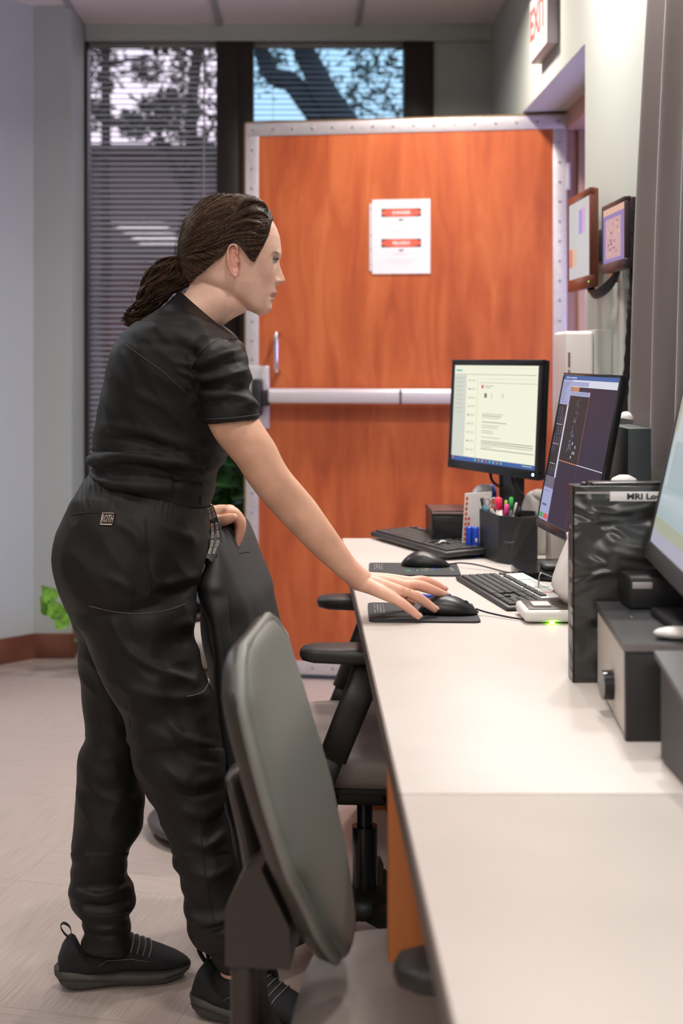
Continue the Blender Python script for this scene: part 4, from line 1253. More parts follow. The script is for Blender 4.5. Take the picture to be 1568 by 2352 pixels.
# ================================================================== dark box with a cream side under the near monitor
ri = thing('equipment_box', (0.60, 2.0, DTOP), 'dark box with a cream side panel and black knob under the right edge monitor', 'box')
Rm = mat('riser_metal', (0.050, 0.051, 0.055), 0.36, bump=0.2, bscale=500)
def skewx(y): return 0.430 + (y - 1.848) * 0.094
rp = MB()
rp.prism([(skewx(1.848), 1.848, 0.868), (0.84, 1.848, 0.868), (0.84, 2.175, 0.868), (skewx(2.175), 2.175, 0.868)], (0, 0, 0.012))
part('lid', rp, Rm, ri)
part('rim', MB().prism([(skewx(1.848) - 0.001, 1.846, 0.871), (0.84, 1.846, 0.871), (0.84, 1.848, 0.871), (skewx(1.848), 1.848, 0.871)], (0, 0, 0.0085)), mat('riser_rim', (0.22, 0.20, 0.20), 0.35), ri)
part('end_panel', MB().box((0.432, 1.850, DTOP), (0.84, 1.862, 0.868), 0.001), M_black, ri)
part('box_body', MB().prism([(skewx(1.862) + 0.005, 1.862, DTOP + 0.002), (0.83, 1.862, DTOP + 0.002), (0.83, 2.17, DTOP + 0.002), (skewx(2.17) + 0.005, 2.17, DTOP + 0.002)], (0, 0, 0.116)), M_black, ri)
part('cream_side_panel', MB().prism([(skewx(1.862) + 0.002, 1.862, DTOP + 0.006), (skewx(1.862) + 0.005, 1.862, DTOP + 0.006), (skewx(2.168) + 0.005, 2.168, DTOP + 0.006), (skewx(2.168) + 0.002, 2.168, DTOP + 0.006)], (0, 0, 0.110)), mat('cream_panel', (0.62, 0.56, 0.50), 0.45), ri)
part('side_knob', MB().cyl((0.429, 1.985, 0.794), (0.452, 1.985, 0.794), 0.0205, 0.0215, n=30), M_blackg, ri)
part('end_button', MB().sphere((0.512, 1.846, 0.782), 0.005, n=14), M_chrome, ri)
part('screw', MB().cyl((0.487, 2.05, 0.880), (0.487, 2.05, 0.8815), 0.004, n=12), M_chrome, ri)
bk = thing('card_reader', (0.60, 2.13, 0.88), 'flat black device with a small pale label behind the right edge monitor foot', 'device')
part('device_body', MB().box((0.495, 2.10, 0.8805), (0.80, 2.165, 0.930), 0.004), M_black, bk)
part('device_label', MB().box((0.500, 2.0985, 0.912), (0.530, 2.0998, 0.922), 0.0004), mat('label_grey', (0.45, 0.42, 0.42), 0.4), bk)
wm = MB().sphere((0.510, 1.885, 0.888), 0.03, sx=1.1, sy=0.6, sz=0.28, n=20)
solo('white_mouse', wm, M_white, 'small white rounded object at the right edge on the dark box', 'mouse')
cs = thing('hard_case', (0.56, 1.66, DTOP), 'black case with a sloping lid nearest the camera at the right edge', 'case')
c = MB()
prof = [(1.60, DTOP + 0.005), (1.76, DTOP + 0.005), (1.76, 0.868), (1.735, 0.874), (1.60, 0.841)]
c.prism([(0.455, y, z) for y, z in prof], (0.32, 0, 0))
part('case_body', c, M_black, cs)
part('case_lid', MB().prism([(0.449, 1.59, 0.843), (0.449, 1.77, 0.880), (0.449, 1.77, 0.888), (0.449, 1.59, 0.851)], (0.34, 0, 0)), mat('lid_grey', (0.05, 0.052, 0.056), 0.4), cs)
part('foot', MB().box((0.47, 1.60, DTOP), (0.75, 1.75, DTOP + 0.005)), M_black, cs)

# two slabs behind the tilted monitor and a plug
tb = thing('document_box', (0.70, 2.86, DTOP), 'dark teal upright box at the foot of the curtain', 'box')
part('box_body', MB().box((0.645, 2.75, DTOP), (0.692, 2.92, 1.121), 0.002), mat('teal_dark', (0.045, 0.060, 0.065), 0.45), tb)
tb2 = thing('thin_computer', (0.67, 3.02, DTOP), 'grey leaning slab housing behind the tilted monitor', 'computer')
part('slab_body', MB().prism([(0.620, 2.965, DTOP + 0.001), (0.660, 2.965, DTOP + 0.001), (0.708, 2.965, 1.128), (0.672, 2.965, 1.133)], (0, 0.10, 0)), mat('slab_grey', (0.17, 0.175, 0.175), 0.45), tb2)
part('slab_edge', MB().prism([(0.6205, 2.963, DTOP + 0.01), (0.624, 2.963, DTOP + 0.01), (0.676, 2.963, 1.128), (0.6725, 2.963, 1.128)], (0, 0.002, 0)), M_dgrey, tb2)
hx = thing('hand_scanner', (0.60, 2.50, DTOP), 'white rounded hood standing behind the binder', 'device')
part('shell', MB().lathe([(0.032, 0.0), (0.030, 0.02), (0.018, 0.06), (0.020, 0.20), (0.027, 0.262), (0.027, 0.280), (0.021, 0.294), (0.009, 0.300)], (0.580, 2.5, DTOP), 28), M_white, hx)
part('collar', MB().lathe([(0.0275, 0.0), (0.0285, 0.002), (0.0285, 0.005), (0.0275, 0.007)], (0.580, 2.5, DTOP + 0.268), 28), mat('collar_grey', (0.5, 0.48, 0.46), 0.4), hx)
kn = thing('bottle', (0.738, 3.28, DTOP), 'white rounded bottle top above the grey slab', 'bottle')
part('bottle_body', MB().lathe([(0.022, 0), (0.024, 0.01), (0.024, 0.33), (0.014, 0.345), (0.012, 0.35)], (0.747, 3.2, DTOP), 20), mat('bottle_white', (0.6, 0.58, 0.55), 0.35), kn)
part('bottle_cap', MB().lathe([(0.013, 0.35), (0.016, 0.355), (0.016, 0.375), (0.010, 0.384), (0.003, 0.387)], (0.747, 3.2, DTOP), 20), M_white, kn)

# ================================================================== on the right wall
M_bzb = mat('door_reflection_bezel', (0.10, 0.028, 0.016), 0.25)  # brown reflection of the door painted into the black casing colour
def wall_monitor(label, X, Ya, Yb, z0, z1, tilt, bez, bezb, thick, M_b, rects, mats, arm_y):
    t = thing('wall_monitor', (X, (Ya + Yb) / 2, z0), label, 'monitor')
    TL = Vector((X, Ya, z1)); u = Vector((0.0, Yb - Ya, 0)); v = Vector((-0.0, 0, z0 - z1))
    u, v, n, P0, sw, sh = monitor_case(t, TL, u, v, abs(Yb - Ya), z1 - z0, bez, thick, M_b, bezb, 0.001, 0.008)
    screen_part(t, P0 + n * 0.0005, u, v, sw, sh, rects, mats)
    return t
E_off = emat('chart_white', (0.66, 0.70, 0.72), 0.72); E_cb = emat('chart_blue', (0.28, 0.32, 0.75), 0.8); E_cv = emat('chart_violet', (0.7, 0.4, 0.7), 0.8)
E_cr = emat('chart_red', (0.75, 0.22, 0.2), 0.8); E_cy = emat('chart_sand', (0.7, 0.55, 0.35), 0.8); E_ln = emat('chart_line', (0.5, 0.54, 0.58), 0.7)
R = [(0.05, 0.03 * k + 0.03, 0.4, 0.03 * k + 0.036, 5) for k in range(26)] + [(0.5, 0.13, 0.66, 0.44, 1), (0.66, 0.12, 0.8, 0.43, 2), (0.03, 0.6, 0.2, 0.84, 3), (0.2, 0.6, 0.38, 0.84, 4)]
wt1 = wall_monitor('large wall monitor with a coloured chart and a brown reflection painted on its frame beside the doorway', 0.787, 4.09, 3.78, 1.452, 1.724, 0, 0.020, 0.034, 0.022, M_bzb, R, [E_off, E_cb, E_cv, E_cr, E_cy, E_ln], 3.9)
arm = MB(); arm.box((0.818, 3.90, 1.53), (XW, 3.96, 1.62), 0.004)
part('wall_bracket', arm, M_black, wt1)
cbl = MB()
for q in range(3):
    cbl.tube(catmull([(0.815, 3.86 + 0.02 * q, 1.47), (0.800, 3.82 + 0.02 * q, 1.435 + 0.005 * q), (0.805, 3.76, 1.425 + 0.01 * q), (0.825, 3.70, 1.45 + 0.01 * q), (0.84, 3.66, 1.50)], 20), 0.0055, 8)
part('cable', cbl, M_black, wt1)
part('power_light', MB().sphere((0.786, 3.795, 1.468), 0.003, n=8), emat('green_led2', (0.2, 1, 0.05), 4), wt1)
part('orange_clip', MB().box((0.828, 3.70, 1.46), (0.845, 3.74, 1.50), 0.003), mat('clip_orange', (0.6, 0.14, 0.05), 0.5), wt1)
E_pk = emat('video_pink', (0.62, 0.38, 0.40), 0.8); E_pb = emat('video_blue', (0.24, 0.20, 0.50), 0.8); E_ps = emat('video_sand', (0.78, 0.50, 0.36), 0.8); E_pd = emat('video_dark', (0.30, 0.17, 0.28), 0.7)
R = [(0, 0, 1, 0.12, 2), (0, 0.12, 0.12, 1, 1), (0, 0.93, 1, 1, 1), (0.12, 0.12, 1, 0.2, 1), (0.82, 0.2, 1, 0.93, 1)]
for k in range(26):
    xx, yy = rs.uniform(0.2, 0.72), rs.uniform(0.24, 0.82)
    R.append((xx, yy, xx + rs.uniform(0.04, 0.12), yy + rs.uniform(0.02, 0.06), 3 if k % 2 else 2))
wt2 = wall_monitor('small wall monitor with a pinkish picture, nearer than the large one', 0.800, 3.69, 3.427, 1.482, 1.659, 0, 0.012, 0.024, 0.027, mat('brown_black', (0.03, 0.018, 0.018), 0.35), R, [E_pk, E_pb, E_ps, E_pd], 3.5)
part('wall_bracket', MB().box((0.826, 3.50, 1.50), (XW, 3.64, 1.635), 0.004), M_black, wt2)
vn = MB()
for k in range(12):
    for zz in (1.50, 1.57):
        vn.box((0.811, 3.4260, zz + k * 0.005), (0.824, 3.4275, zz + 0.002 + k * 0.005))
part('vent_slots', vn, M_dgrey, wt2)
part('power_light', MB().sphere((0.799, 3.436, 1.494), 0.0022, n=8), emat('blue_led', (0.1, 0.2, 1), 5), wt2)
wc = MB()
wc.tube(catmull([(0.835, 3.50, 1.50), (0.832, 3.50, 1.42), (0.828, 3.50, 1.36), (0.826, 3.52, 1.25), (0.822, 3.54, 1.15), (0.82, 3.55, 1.0), (0.82, 3.55, 0.76)], 50), [0.009 + 0.0015 * math.sin(k * 1.9) for k in range(50)], 10)
wc.tube(catmull([(0.838, 3.455, 1.50), (0.838, 3.44, 1.46), (0.833, 3.45, 1.43), (0.830, 3.49, 1.41)], 14), 0.0028, 7)
solo('cable', wc, M_black, 'thick black bundled cable running down the wall below the small wall monitor', 'cable')
# vertical cable cover strips
ctm = MB(); ctm.box((0.838, 3.62, DTOP), (XW, 3.67, 1.44), 0.003)
solo('cable_cover', ctm, mat('cover_pale', (0.56, 0.57, 0.53), 0.4), 'pale vertical cable cover strip on the wall behind the thick cable', 'cable cover')
# white box on the wall beside the door
wb = thing('wall_dispenser', (0.79, 3.85, 0.95), 'white box dispenser on the wall below the large wall monitor', 'dispenser')
M_wb = mat('dispenser_white', (0.66, 0.62, 0.60), 0.35)
xa = (1299 - 690) / F * 3.80
part('dispenser_body', MB().box((xa, 3.80, 0.92), (0.800, 3.98, 1.333), 0.010, 4), M_wb, wb)
part('mounting_plate', MB().box((0.800, 3.80, 0.90), (XW, 4.02, 1.337), 0.002), mat('plate_grey', (0.50, 0.50, 0.47), 0.4), wb)
mk = MB(); mk.box((xa + 0.006, 3.7985, 1.235), (xa + 0.012, 3.7998, 1.275)); mk.box((xa + 0.006, 3.7985, 1.20), (xa + 0.011, 3.7998, 1.228))
part('printed_mark', mk, mat('mark_brown', (0.25, 0.12, 0.10), 0.5), wb)
# lit exit sign
ex = thing('exit_sign', (0.83, 4.75, 2.29), 'lit white exit sign with red letters high on the wall above the doorway', 'sign')
part('sign_housing', MB().box((0.812, 4.585, 2.295), (XW, 4.915, 2.515), 0.006), mat('sign_grey', (0.42, 0.38, 0.40), 0.45), ex)
part('lit_face', MB().box((0.808, 4.59, 2.30), (0.813, 4.91, 2.51), 0.001), emat('sign_glow', (1.0, 0.84, 0.80), 1.25), ex)
lt = MB(); text_mb(lt, 'EXIT', 0.15, (0.8075, 4.75, 2.368), (0, -1, 0), (0, 0, 1), 0, 'CENTER', 0.004)
part('letters', lt, emat('sign_red', (0.95, 0.16, 0.12), 1.0), ex)

# ================================================================== curtain
M_cur = mat('grey_satin_curtain', (0.155, 0.130, 0.127), 0.38, sheen=0.3, bump=0.15, bscale=600)
ct = thing('curtain', (0.85, 2.9, 1.03), 'grey brown satin curtain gathered at the right edge', 'curtain')
cm = MB()
NU, NV = 200, 90
def curt(u, v, off=0.0):
    # u along the rail from the far end (0) towards the camera (1); v from top (0) to bottom (1)
    y = 3.345 - u * 0.95
    lean = -0.07 * v
    amp = 0.022 + 0.018 * v
    ph = u * 2 * PI * 5.2 + 0.5 * math.sin(2.2 * v + u * 4) + 2.2
    x = 0.872 + lean + amp * math.sin(ph) + 0.010 * math.sin(ph * 2.1 + 3 * v) * (1 - 0.5 * v)
    y += 0.004 * math.cos(ph)
    z = 2.56 + (1.02 - 2.56) * v
    # sideways sweep of the hem
    y -= 0.16 * max(0, v - 0.55) ** 1.5 * (1 - u)
    return Vector((x + off, y, z))
Vv = [curt(i / NU, j / NV) for j in range(NV + 1) for i in range(NU + 1)]
Fq = [(j * (NU + 1) + i, j * (NU + 1) + i + 1, (j + 1) * (NU + 1) + i + 1, (j + 1) * (NU + 1) + i) for j in range(NV) for i in range(NU)]
Vb = [p + Vector((0.003, 0, 0)) for p in Vv]; k = len(Vv)
cm.add(Vv + Vb, Fq + [tuple(a + k for a in f[::-1]) for f in Fq] + [(i, i + k, i + 1 + k, i + 1) for i in range(NU)], 0, True)
part('drape', cm, M_cur, ct, fixn=False)
rgm = MB(); rgm.cyl((0.875, 3.38, 2.585), (0.875, 0.95, 2.585), 0.010, n=14)
part('curtain_rail', rgm, M_dgrey, ct)
for k in range(5):
    p = Vector((0.875, 3.34 - k * 0.22, 2.567))
    part('curtain_ring', MB().tube([p + Vector((0.018 * cos(a), 0, 0.020 * sin(a))) for a in np.linspace(0, 2 * PI, 18)[:-1]], 0.003, 6, closed=True), M_chrome, ct)
# ================================================================== pothos plant
pp = thing('potted_plant', (-0.62, 5.62, 0), 'green trailing pothos plant in a dark pot on the floor behind the woman', 'plant')
M_leafg = mat('bright_leaf', (0.16, 0.38, 0.04), 0.4, var=0.5, vscale=40)
M_leafd = mat('deep_leaf', (0.03, 0.10, 0.02), 0.4, var=0.5, vscale=30)
part('pot', MB().lathe([(0.11, 0), (0.13, 0.02), (0.16, 0.24), (0.165, 0.26), (0.15, 0.26), (0.14, 0.22)], (-0.62, 5.62, 0), 30), mat('dark_pot', (0.05, 0.03, 0.025), 0.5), pp)
def leaf(mb, p, d, up, L_):
    d = Vector(d).normalized(); s_ = d.cross(Vector(up)).normalized(); up = s_.cross(d)
    V = []
    prof = [(0, 0.0), (0.12, 0.30), (0.32, 0.44), (0.55, 0.38), (0.8, 0.18), (1, 0)]
    for a, wv in prof:
        for q in (-1, 0, 1):
            V.append(p + d * (a * L_) + s_ * (q * wv * L_) + up * ((abs(q) * 0.12 - 0.25 * a * a) * L_))
    Fc = []
    for i in range(5):
        for j in range(2):
            Fc.append((i * 3 + j, i * 3 + j + 1, i * 3 + j + 4, i * 3 + j + 3))
    mb.add(V, Fc, 0, True)
st_ = MB(); lf = MB(); rp_ = random.Random(11)
vines = [[(-0.62, 5.62, 0.24), (-0.76, 5.60, 0.30), (-0.84, 5.58, 0.28), (-0.92, 5.56, 0.26)], [(-0.62, 5.6, 0.24), (-0.72, 5.5, 0.26), (-0.80, 5.48, 0.20), (-0.84, 5.5, 0.16)], [(-0.6, 5.62, 0.24), (-0.52, 5.55, 0.42), (-0.4, 5.5, 0.5), (-0.34, 5.5, 0.42)]]
for vn_ in vines:
    P = catmull(vn_, 14)
    st_.tube([Vector(q) for q in P], 0.003, 6)
    for k in range(2, 14):
        p = Vector(P[k])
        leaf(lf, p, (rp_.uniform(-1, 0.6), rp_.uniform(-1, 0.2), rp_.uniform(-0.5, 0.7)), (0, -0.6, 1), rp_.uniform(0.06, 0.095))
for q in ((-0.985, 5.53, 0.25), (-0.975, 5.50, 0.30), (-0.95, 5.5, 0.24), (-0.925, 5.5, 0.20)):
    leaf(lf, Vector(q), (-0.35, -0.5, 0.7), (0.2, -1, 0.2), 0.085)
part('stems', st_, mat('stem_green', (0.12, 0.2, 0.05), 0.5), pp)
part('leaves', lf, M_leafg, pp, fixn=False)
p2 = thing('potted_plant', (-0.20, 5.78, 0), 'tall dark green leafy plant behind the edge of the open door', 'plant')
part('pot', MB().lathe([(0.10, 0), (0.12, 0.02), (0.15, 0.30), (0.155, 0.32), (0.14, 0.32), (0.13, 0.28)], (-0.26, 5.80, 0), 30), mat('basket_brown', (0.06, 0.035, 0.02), 0.7), p2)
st_ = MB(); lf = MB()
for k in range(16):
    a = rp_.uniform(0, 2 * PI); r_ = rp_.uniform(0.05, 0.17); z1 = rp_.uniform(0.5, 1.0)
    P = catmull([(-0.26, 5.8, 0.3), (-0.26 + r_ * 0.4 * cos(a), 5.8 + r_ * 0.4 * sin(a), z1 * 0.7), (-0.26 + r_ * cos(a), 5.8 + r_ * sin(a) * 0.7, z1)], 8)
    st_.tube([Vector(q) for q in P], 0.004, 6)
    for j in range(4, 8):
        leaf(lf, Vector(P[j]), (cos(a) + rp_.uniform(-1, 1), -0.5 + rp_.uniform(-0.6, 0.6), rp_.uniform(-0.8, 0.5)), (0, -0.8, 1), rp_.uniform(0.10, 0.17))
part('stems', st_, mat('stem_dark', (0.05, 0.08, 0.03), 0.5), p2)
part('leaves', lf, M_leafd, p2, fixn=False)

# ================================================================== stool
so_ = thing('stool', (-0.19, 3.72, 0), 'grey padded stool on a round dark base behind the woman', 'stool')
M_seat = mat('grey_vinyl', (0.30, 0.265, 0.25), 0.5, bump=0.2, bscale=500)
part('seat', MB().lathe([(0.05, 0.435), (0.14, 0.437), (0.155, 0.445), (0.16, 0.47), (0.158, 0.50), (0.145, 0.515), (0.08, 0.52), (0.001, 0.521)], (-0.19, 3.82, 0), 40), M_seat, so_)
part('seat_pan', MB().lathe([(0.03, 0.40), (0.12, 0.405), (0.13, 0.435)], (-0.19, 3.82, 0), 40), mat('olive_pan', (0.10, 0.09, 0.05), 0.4), so_)
part('column', MB().cyl((-0.19, 3.74, 0.03), (-0.19, 3.80, 0.41), 0.025), M_blackg, so_)
part('base', MB().lathe([(0.10, 0.005), (0.19, 0.012), (0.215, 0.024), (0.218, 0.034), (0.205, 0.044), (0.10, 0.062), (0.035, 0.075)], (-0.19, 3.72, 0), 48), mat('stool_base', (0.075, 0.062, 0.062), 0.35), so_)
part('base_pad', MB().lathe([(0.10, 0.0), (0.105, 0.001), (0.105, 0.006)], (-0.19, 3.72, 0), 32), M_black, so_)

# ================================================================== office chairs
M_shell = mat('chair_shell', (0.032, 0.024, 0.020), 0.4, bump=0.15, bscale=700)
M_cush = mat('chair_back_vinyl', (0.185, 0.188, 0.172), 0.48, bump=0.2, bscale=600)
M_cseat = mat('chair_seat_vinyl', (0.25, 0.215, 0.20), 0.5, bump=0.2, bscale=600)
M_chair = mat('chair_black', (0.018, 0.016, 0.015), 0.42, bump=0.15, bscale=700)
def chair(label, arm_z=0.70, seat_z=0.47, back_top=0.905, curl=0.0, bshift=0.0, bwk=1.0, adx=0.0, zb=0.402, rec=(-0.200, -0.235, -0.265, -0.285)):
    """built at the world origin facing +X, rotated/placed by its empty afterwards"""
    t = thing('office_chair', (0, 0, 0), label, 'chair')
    # seat cushion
    def sq(a, b_, z, r=0.9):
        return [Vector((a * math.copysign(abs(cos(q)) ** 0.5, cos(q)) + 0.03, b_ * math.copysign(abs(sin(q)) ** 0.5, sin(q)), z)) for q in np.linspace(0, 2 * PI, 49)[:-1]]
    s = MB()
    L = [(0.20, 0.20, seat_z - 0.072), (0.222, 0.222, seat_z - 0.068), (0.235, 0.236, seat_z - 0.05), (0.238, 0.240, seat_z - 0.028), (0.232, 0.234, seat_z - 0.010), (0.21, 0.212, seat_z), (0.14, 0.14, seat_z + 0.004), (0.02, 0.02, seat_z + 0.002)]
    s.rings([sq(a, b_, z) for a, b_, z in L])
    part('seat', s, M_cseat, t)
    part('seat_pan', MB().box((-0.18, -0.20, seat_z - 0.092), (0.22, 0.20, seat_z - 0.066), 0.01), M_chair, t)
    mch = MB().box((-0.14, -0.10, seat_z - 0.145), (0.14, 0.10, seat_z - 0.088), 0.015)
    mch.box((-0.10, -0.19, seat_z - 0.125), (-0.05, 0.19, seat_z - 0.095), 0.006)
    part('mechanism', mch, M_chair, t)
    lv = MB().tube(catmull([(0.04, -0.08, seat_z - 0.12), (0.05, -0.16, seat_z - 0.12), (0.06, -0.20, seat_z - 0.135), (0.09, -0.215, seat_z - 0.17)], 14), [0.006] * 9 + [0.008, 0.011, 0.012, 0.012, 0.008], 10)
    part('lever', lv, M_chair, t)
    # backrest: curved cushion with a shell
    def bx(z):      # forward position of the front face
        return np.interp(z, [0.40, 0.46, 0.52, 0.60, 0.68, 0.76, 0.84, 0.905], [-0.162, -0.150, -0.146, -0.166, *rec]) + bshift
    def bw_(z):
        k = back_top
        q = zb - 0.402
        return np.interp(z, [0.40 + q, 0.44 + q, 0.48 + q, 0.54 + q, 0.62 + q * 0.5, 0.72, 0.80, 0.86, k - 0.012, k], [0.02, 0.085, 0.13, 0.168, 0.192, 0.200, 0.196, 0.184, 0.135, 0.09])
    def sheet(off0, off1, grow):
        m = MB(); nz, ny = 44, 26
        zs = np.linspace(zb, back_top, nz)
        fr_, bk_ = [], []
        for z in zs:
            w_ = bw_(z) * bwk + grow
            for j in range(ny + 1):
                q = -1 + 2 * j / ny
                edge = max(0.0, 1 - abs(q) ** 6) ** 0.5
                ez = max(0.0, 1 - (abs((z - 0.65) / (back_top - 0.648 if z > 0.65 else 0.652 - zb))) ** 10) ** 0.5
                cx = bx(z) + curl * q * q
                th_ = edge * ez
                fr_.append(Vector((cx + off1 * th_ + (off0 + off1) * 0.0, w_ * q, z)))
                bk_.append(Vector((cx - 0.006 + (off0) * th_, w_ * q, z)))
        nn = ny + 1
        Fq = [(i * nn + j, i * nn + j + 1, (i + 1) * nn + j + 1, (i + 1) * nn + j) for i in range(nz - 1) for j in range(ny)]
        k = len(fr_)
        Fb = [tuple(a + k for a in f[::-1]) for f in Fq]
        rim = []
        loop = [j for j in range(nn)] + [i * nn + ny for i in range(1, nz)] + [(nz - 1) * nn + j for j in range(ny - 1, -1, -1)] + [i * nn for i in range(nz - 2, 0, -1)]
        for a in range(len(loop)):
            b_ = loop[(a + 1) % len(loop)]
            rim.append((loop[a], loop[a] + k, b_ + k, b_))
        m.add(fr_ + bk_, Fq + Fb + rim, 0, True)
        return m
    part('backrest', sheet(-0.004, 0.018, -0.004), M_cush, t)
    part('back_shell', sheet(-0.030, 0.004, 0.003), M_shell, t)
    pts_ = []
    for z in np.linspace(zb + 0.012, back_top - 0.003, 30): pts_.append((z, -1))
    pts_ += [(back_top - 0.003, q) for q in np.linspace(-0.8, 0.8, 7)]
    for z in np.linspace(back_top - 0.003, zb + 0.012, 30): pts_.append((z, 1))
    part('edge_piping', MB().tube([Vector((bx(z) + curl + 0.001, q * bw_(z) * bwk, z)) for z, q in pts_], 0.0075, 8), M_cush, t)
    # spine and rear yoke
    sp2 = MB()
    R_ = []
    for (x, z, a, b_) in ((0.0, seat_z - 0.115, 0.02, 0.05), (-0.12, seat_z - 0.12, 0.02, 0.05), (-0.215, seat_z - 0.10, 0.022, 0.05), (-0.26, seat_z - 0.04, 0.02, 0.052), (-0.262, seat_z + 0.04, 0.018, 0.058), (-0.25, seat_z + 0.12, 0.016, 0.062), (-0.262, seat_z + 0.20, 0.013, 0.058), (-0.285, seat_z + 0.28, 0.010, 0.045)):
        R_.append((x, z, a, b_))
    Rr = catmull(R_, 30); ring = []
    for i, (x, z, a, b_) in enumerate(Rr):
        p_ = Rr[max(0, i - 1)]; q_ = Rr[min(len(Rr) - 1, i + 1)]
        tx, tz = q_[0] - p_[0], q_[1] - p_[1]; l = math.hypot(tx, tz); nx, nz_ = -tz / l, tx / l
        ring.append([Vector((x + nx * a * cos(k), b_ * math.copysign(abs(sin(k)) ** 0.7, sin(k)), z + nz_ * a * cos(k))) for k in np.linspace(0, 2 * PI, 25)[:-1]])
    sp2.rings(ring)
    part('spine', sp2, M_shell, t)
    yk = MB()
    yk.prism([(-0.280 + bshift, -0.105, seat_z + 0.07), (-0.20 + bshift, -0.105, seat_z + 0.07), (-0.20 + bshift, -0.105, seat_z + 0.12), (-0.235 + bshift, -0.105, seat_z + 0.19), (-0.255 + bshift, -0.105, seat_z + 0.19), (-0.280 + bshift, -0.105, seat_z + 0.14)], (0, 0.21, 0))
    yk.box((-0.275 + bshift, -0.10, seat_z - 0.07), (-0.245 + bshift, -0.055, seat_z + 0.08), 0.008)
    part('lumbar_housing', yk, M_shell, t)
    # arms
    for s_ in (-1, 1):
        y = 0.285 * s_
        ap = MB()
        rg = []
        for k, (x, hw_, hz, dz) in enumerate(((-0.118, 0.012, 0.006, 0), (-0.112, 0.030, 0.013, 0), (-0.09, 0.040, 0.018, 0), (-0.02, 0.044, 0.020, 0), (0.07, 0.045, 0.020, 0), (0.12, 0.040, 0.017, 0), (0.14, 0.025, 0.010, 0), (0.143, 0.010, 0.004, 0))):
            rg.append([Vector((x + adx, y + hw_ * math.copysign(abs(cos(a)) ** 0.5, cos(a)), arm_z - 0.012 + 0.85 * hz * math.copysign(abs(sin(a)) ** 0.6, sin(a)))) for a in np.linspace(0, 2 * PI, 29)[:-1]])
        ap.rings(rg)
        part('armrest_pad', ap, M_chair, t)
        am = MB()
        def slab(p, q, hw1, hw2, ty):
            P_ = Vector(p); Q_ = Vector(q); d = (Q_ - P_).normalized(); a = Vector((0, 1, 0)); b_ = d.cross(a)
            rr = []
            for c_, h_ in ((P_, hw1), (Q_, hw2)):
                rr.append([c_ + b_ * (h_ * math.copysign(abs(cos(k)) ** 0.6, cos(k))) + a * (ty * math.copysign(abs(sin(k)) ** 0.6, sin(k))) for k in np.linspace(0, 2 * PI, 25)[:-1]])
            am.rings(rr)
        slab((0.022 + adx, y, arm_z - 0.022), (-0.055, y, seat_z + 0.01), 0.030, 0.028, 0.017)
        slab((-0.045, y, seat_z + 0.035), (-0.085, y, seat_z - 0.07), 0.021, 0.022, 0.012)
        am.box((-0.11, min(y, 0.15 * s_), seat_z - 0.105), (-0.055, max(y, 0.15 * s_) + 0.0, seat_z - 0.07), 0.006)
        part('arm_post', am, M_chair, t)
    # base
    part('gas_column', MB().cyl((0, 0, 0.12), (0, 0, seat_z - 0.14), 0.017).cyl((0, 0, 0.09), (0, 0, 0.26), 0.027), M_blackg, t)
    hb = MB().lathe([(0.03, 0.075), (0.06, 0.078), (0.07, 0.095), (0.055, 0.118), (0.03, 0.13)], n=30)
    part('base_hub', hb, M_chair, t)
    for k in range(5):
        a = 2 * PI * k / 5 + 0.25
        d = Vector((cos(a), sin(a), 0)); s3 = Vector((-sin(a), cos(a), 0))
        rr = []
        for r_, hw_, z0, z1 in ((0.04, 0.030, 0.078, 0.115), (0.15, 0.026, 0.082, 0.108), (0.28, 0.020, 0.075, 0.093), (0.315, 0.016, 0.068, 0.084)):
            rr.append([d * r_ + s3 * hw_ + Vector((0, 0, z0)), d * r_ - s3 * hw_ + Vector((0, 0, z0)), d * r_ - s3 * hw_ * 0.5 + Vector((0, 0, z1)), d * r_ + s3 * hw_ * 0.5 + Vector((0, 0, z1))])
        lg_ = part('base_leg', MB().rings(rr, smooth=False), M_chair, t)
        c0 = d * 0.305 + Vector((0, 0, 0.031)); ca = a + 0.9
        ax = Vector((cos(ca), sin(ca), 0))
        cm_ = MB()
        for q in (-1, 1):
            cm_.cyl(c0 + ax * (0.006 * q), c0 + ax * (0.026 * q), 0.031, 0.027, n=24)
        cm_.cyl(c0 + Vector((0, 0, 0.0)), c0 + Vector((0, 0, 0.048)), 0.006, n=10)
        part('caster', cm_, M_blackg, lg_)
    return t
ch1 = chair('black office chair draped with a dark jacket, pushed up to the desk', 0.70, 0.475, 0.880, 0.0, -0.035, 0.80)
ch1.location = (0.137, 2.98, 0); ch1.rotation_euler = (0, 0, math.radians(-4))
ch2 = chair('large out of focus office chair with a grey green backrest, nearest the camera', 0.615, 0.445, 0.908, -0.004, 0.0, 1.0, 0.055, 0.492, (-0.190, -0.215, -0.238, -0.254))
ch2.location = (0.198, 1.775, 0); ch2.rotation_euler = (0, 0, math.radians(-7))

# ================================================================== the woman
from mathutils.bvhtree import BVHTree
woman = thing('person', (-0.35, 2.75, 0), 'woman in black scrubs leaning over the desk with one hand on the computer mouse', 'person')
CAMP = Vector((0, 0, CAMZ))
def bvh(me):
    return BVHTree.FromPolygons([v.co[:] for v in me.vertices], [p.vertices[:] for p in me.polygons])
def hit(tree, px, py):
    d = (W(px, py, 1.0) - CAMP).normalized()
    r = tree.ray_cast(CAMP, d)
    return r[0], r[1], d
def on(tree, px, py, lift=0.001):
    p, n, d = hit(tree, px, py)
    if p is None: return None
    return p - d * lift
def seam(tree, pts, r=0.0011, m=30, lift=0.0004):
    P = [on(tree, a, b, lift) for a, b in catmull(pts, m)]
    P = [p for p in P if p is not None]
    return MB().tube(P, r, 6)

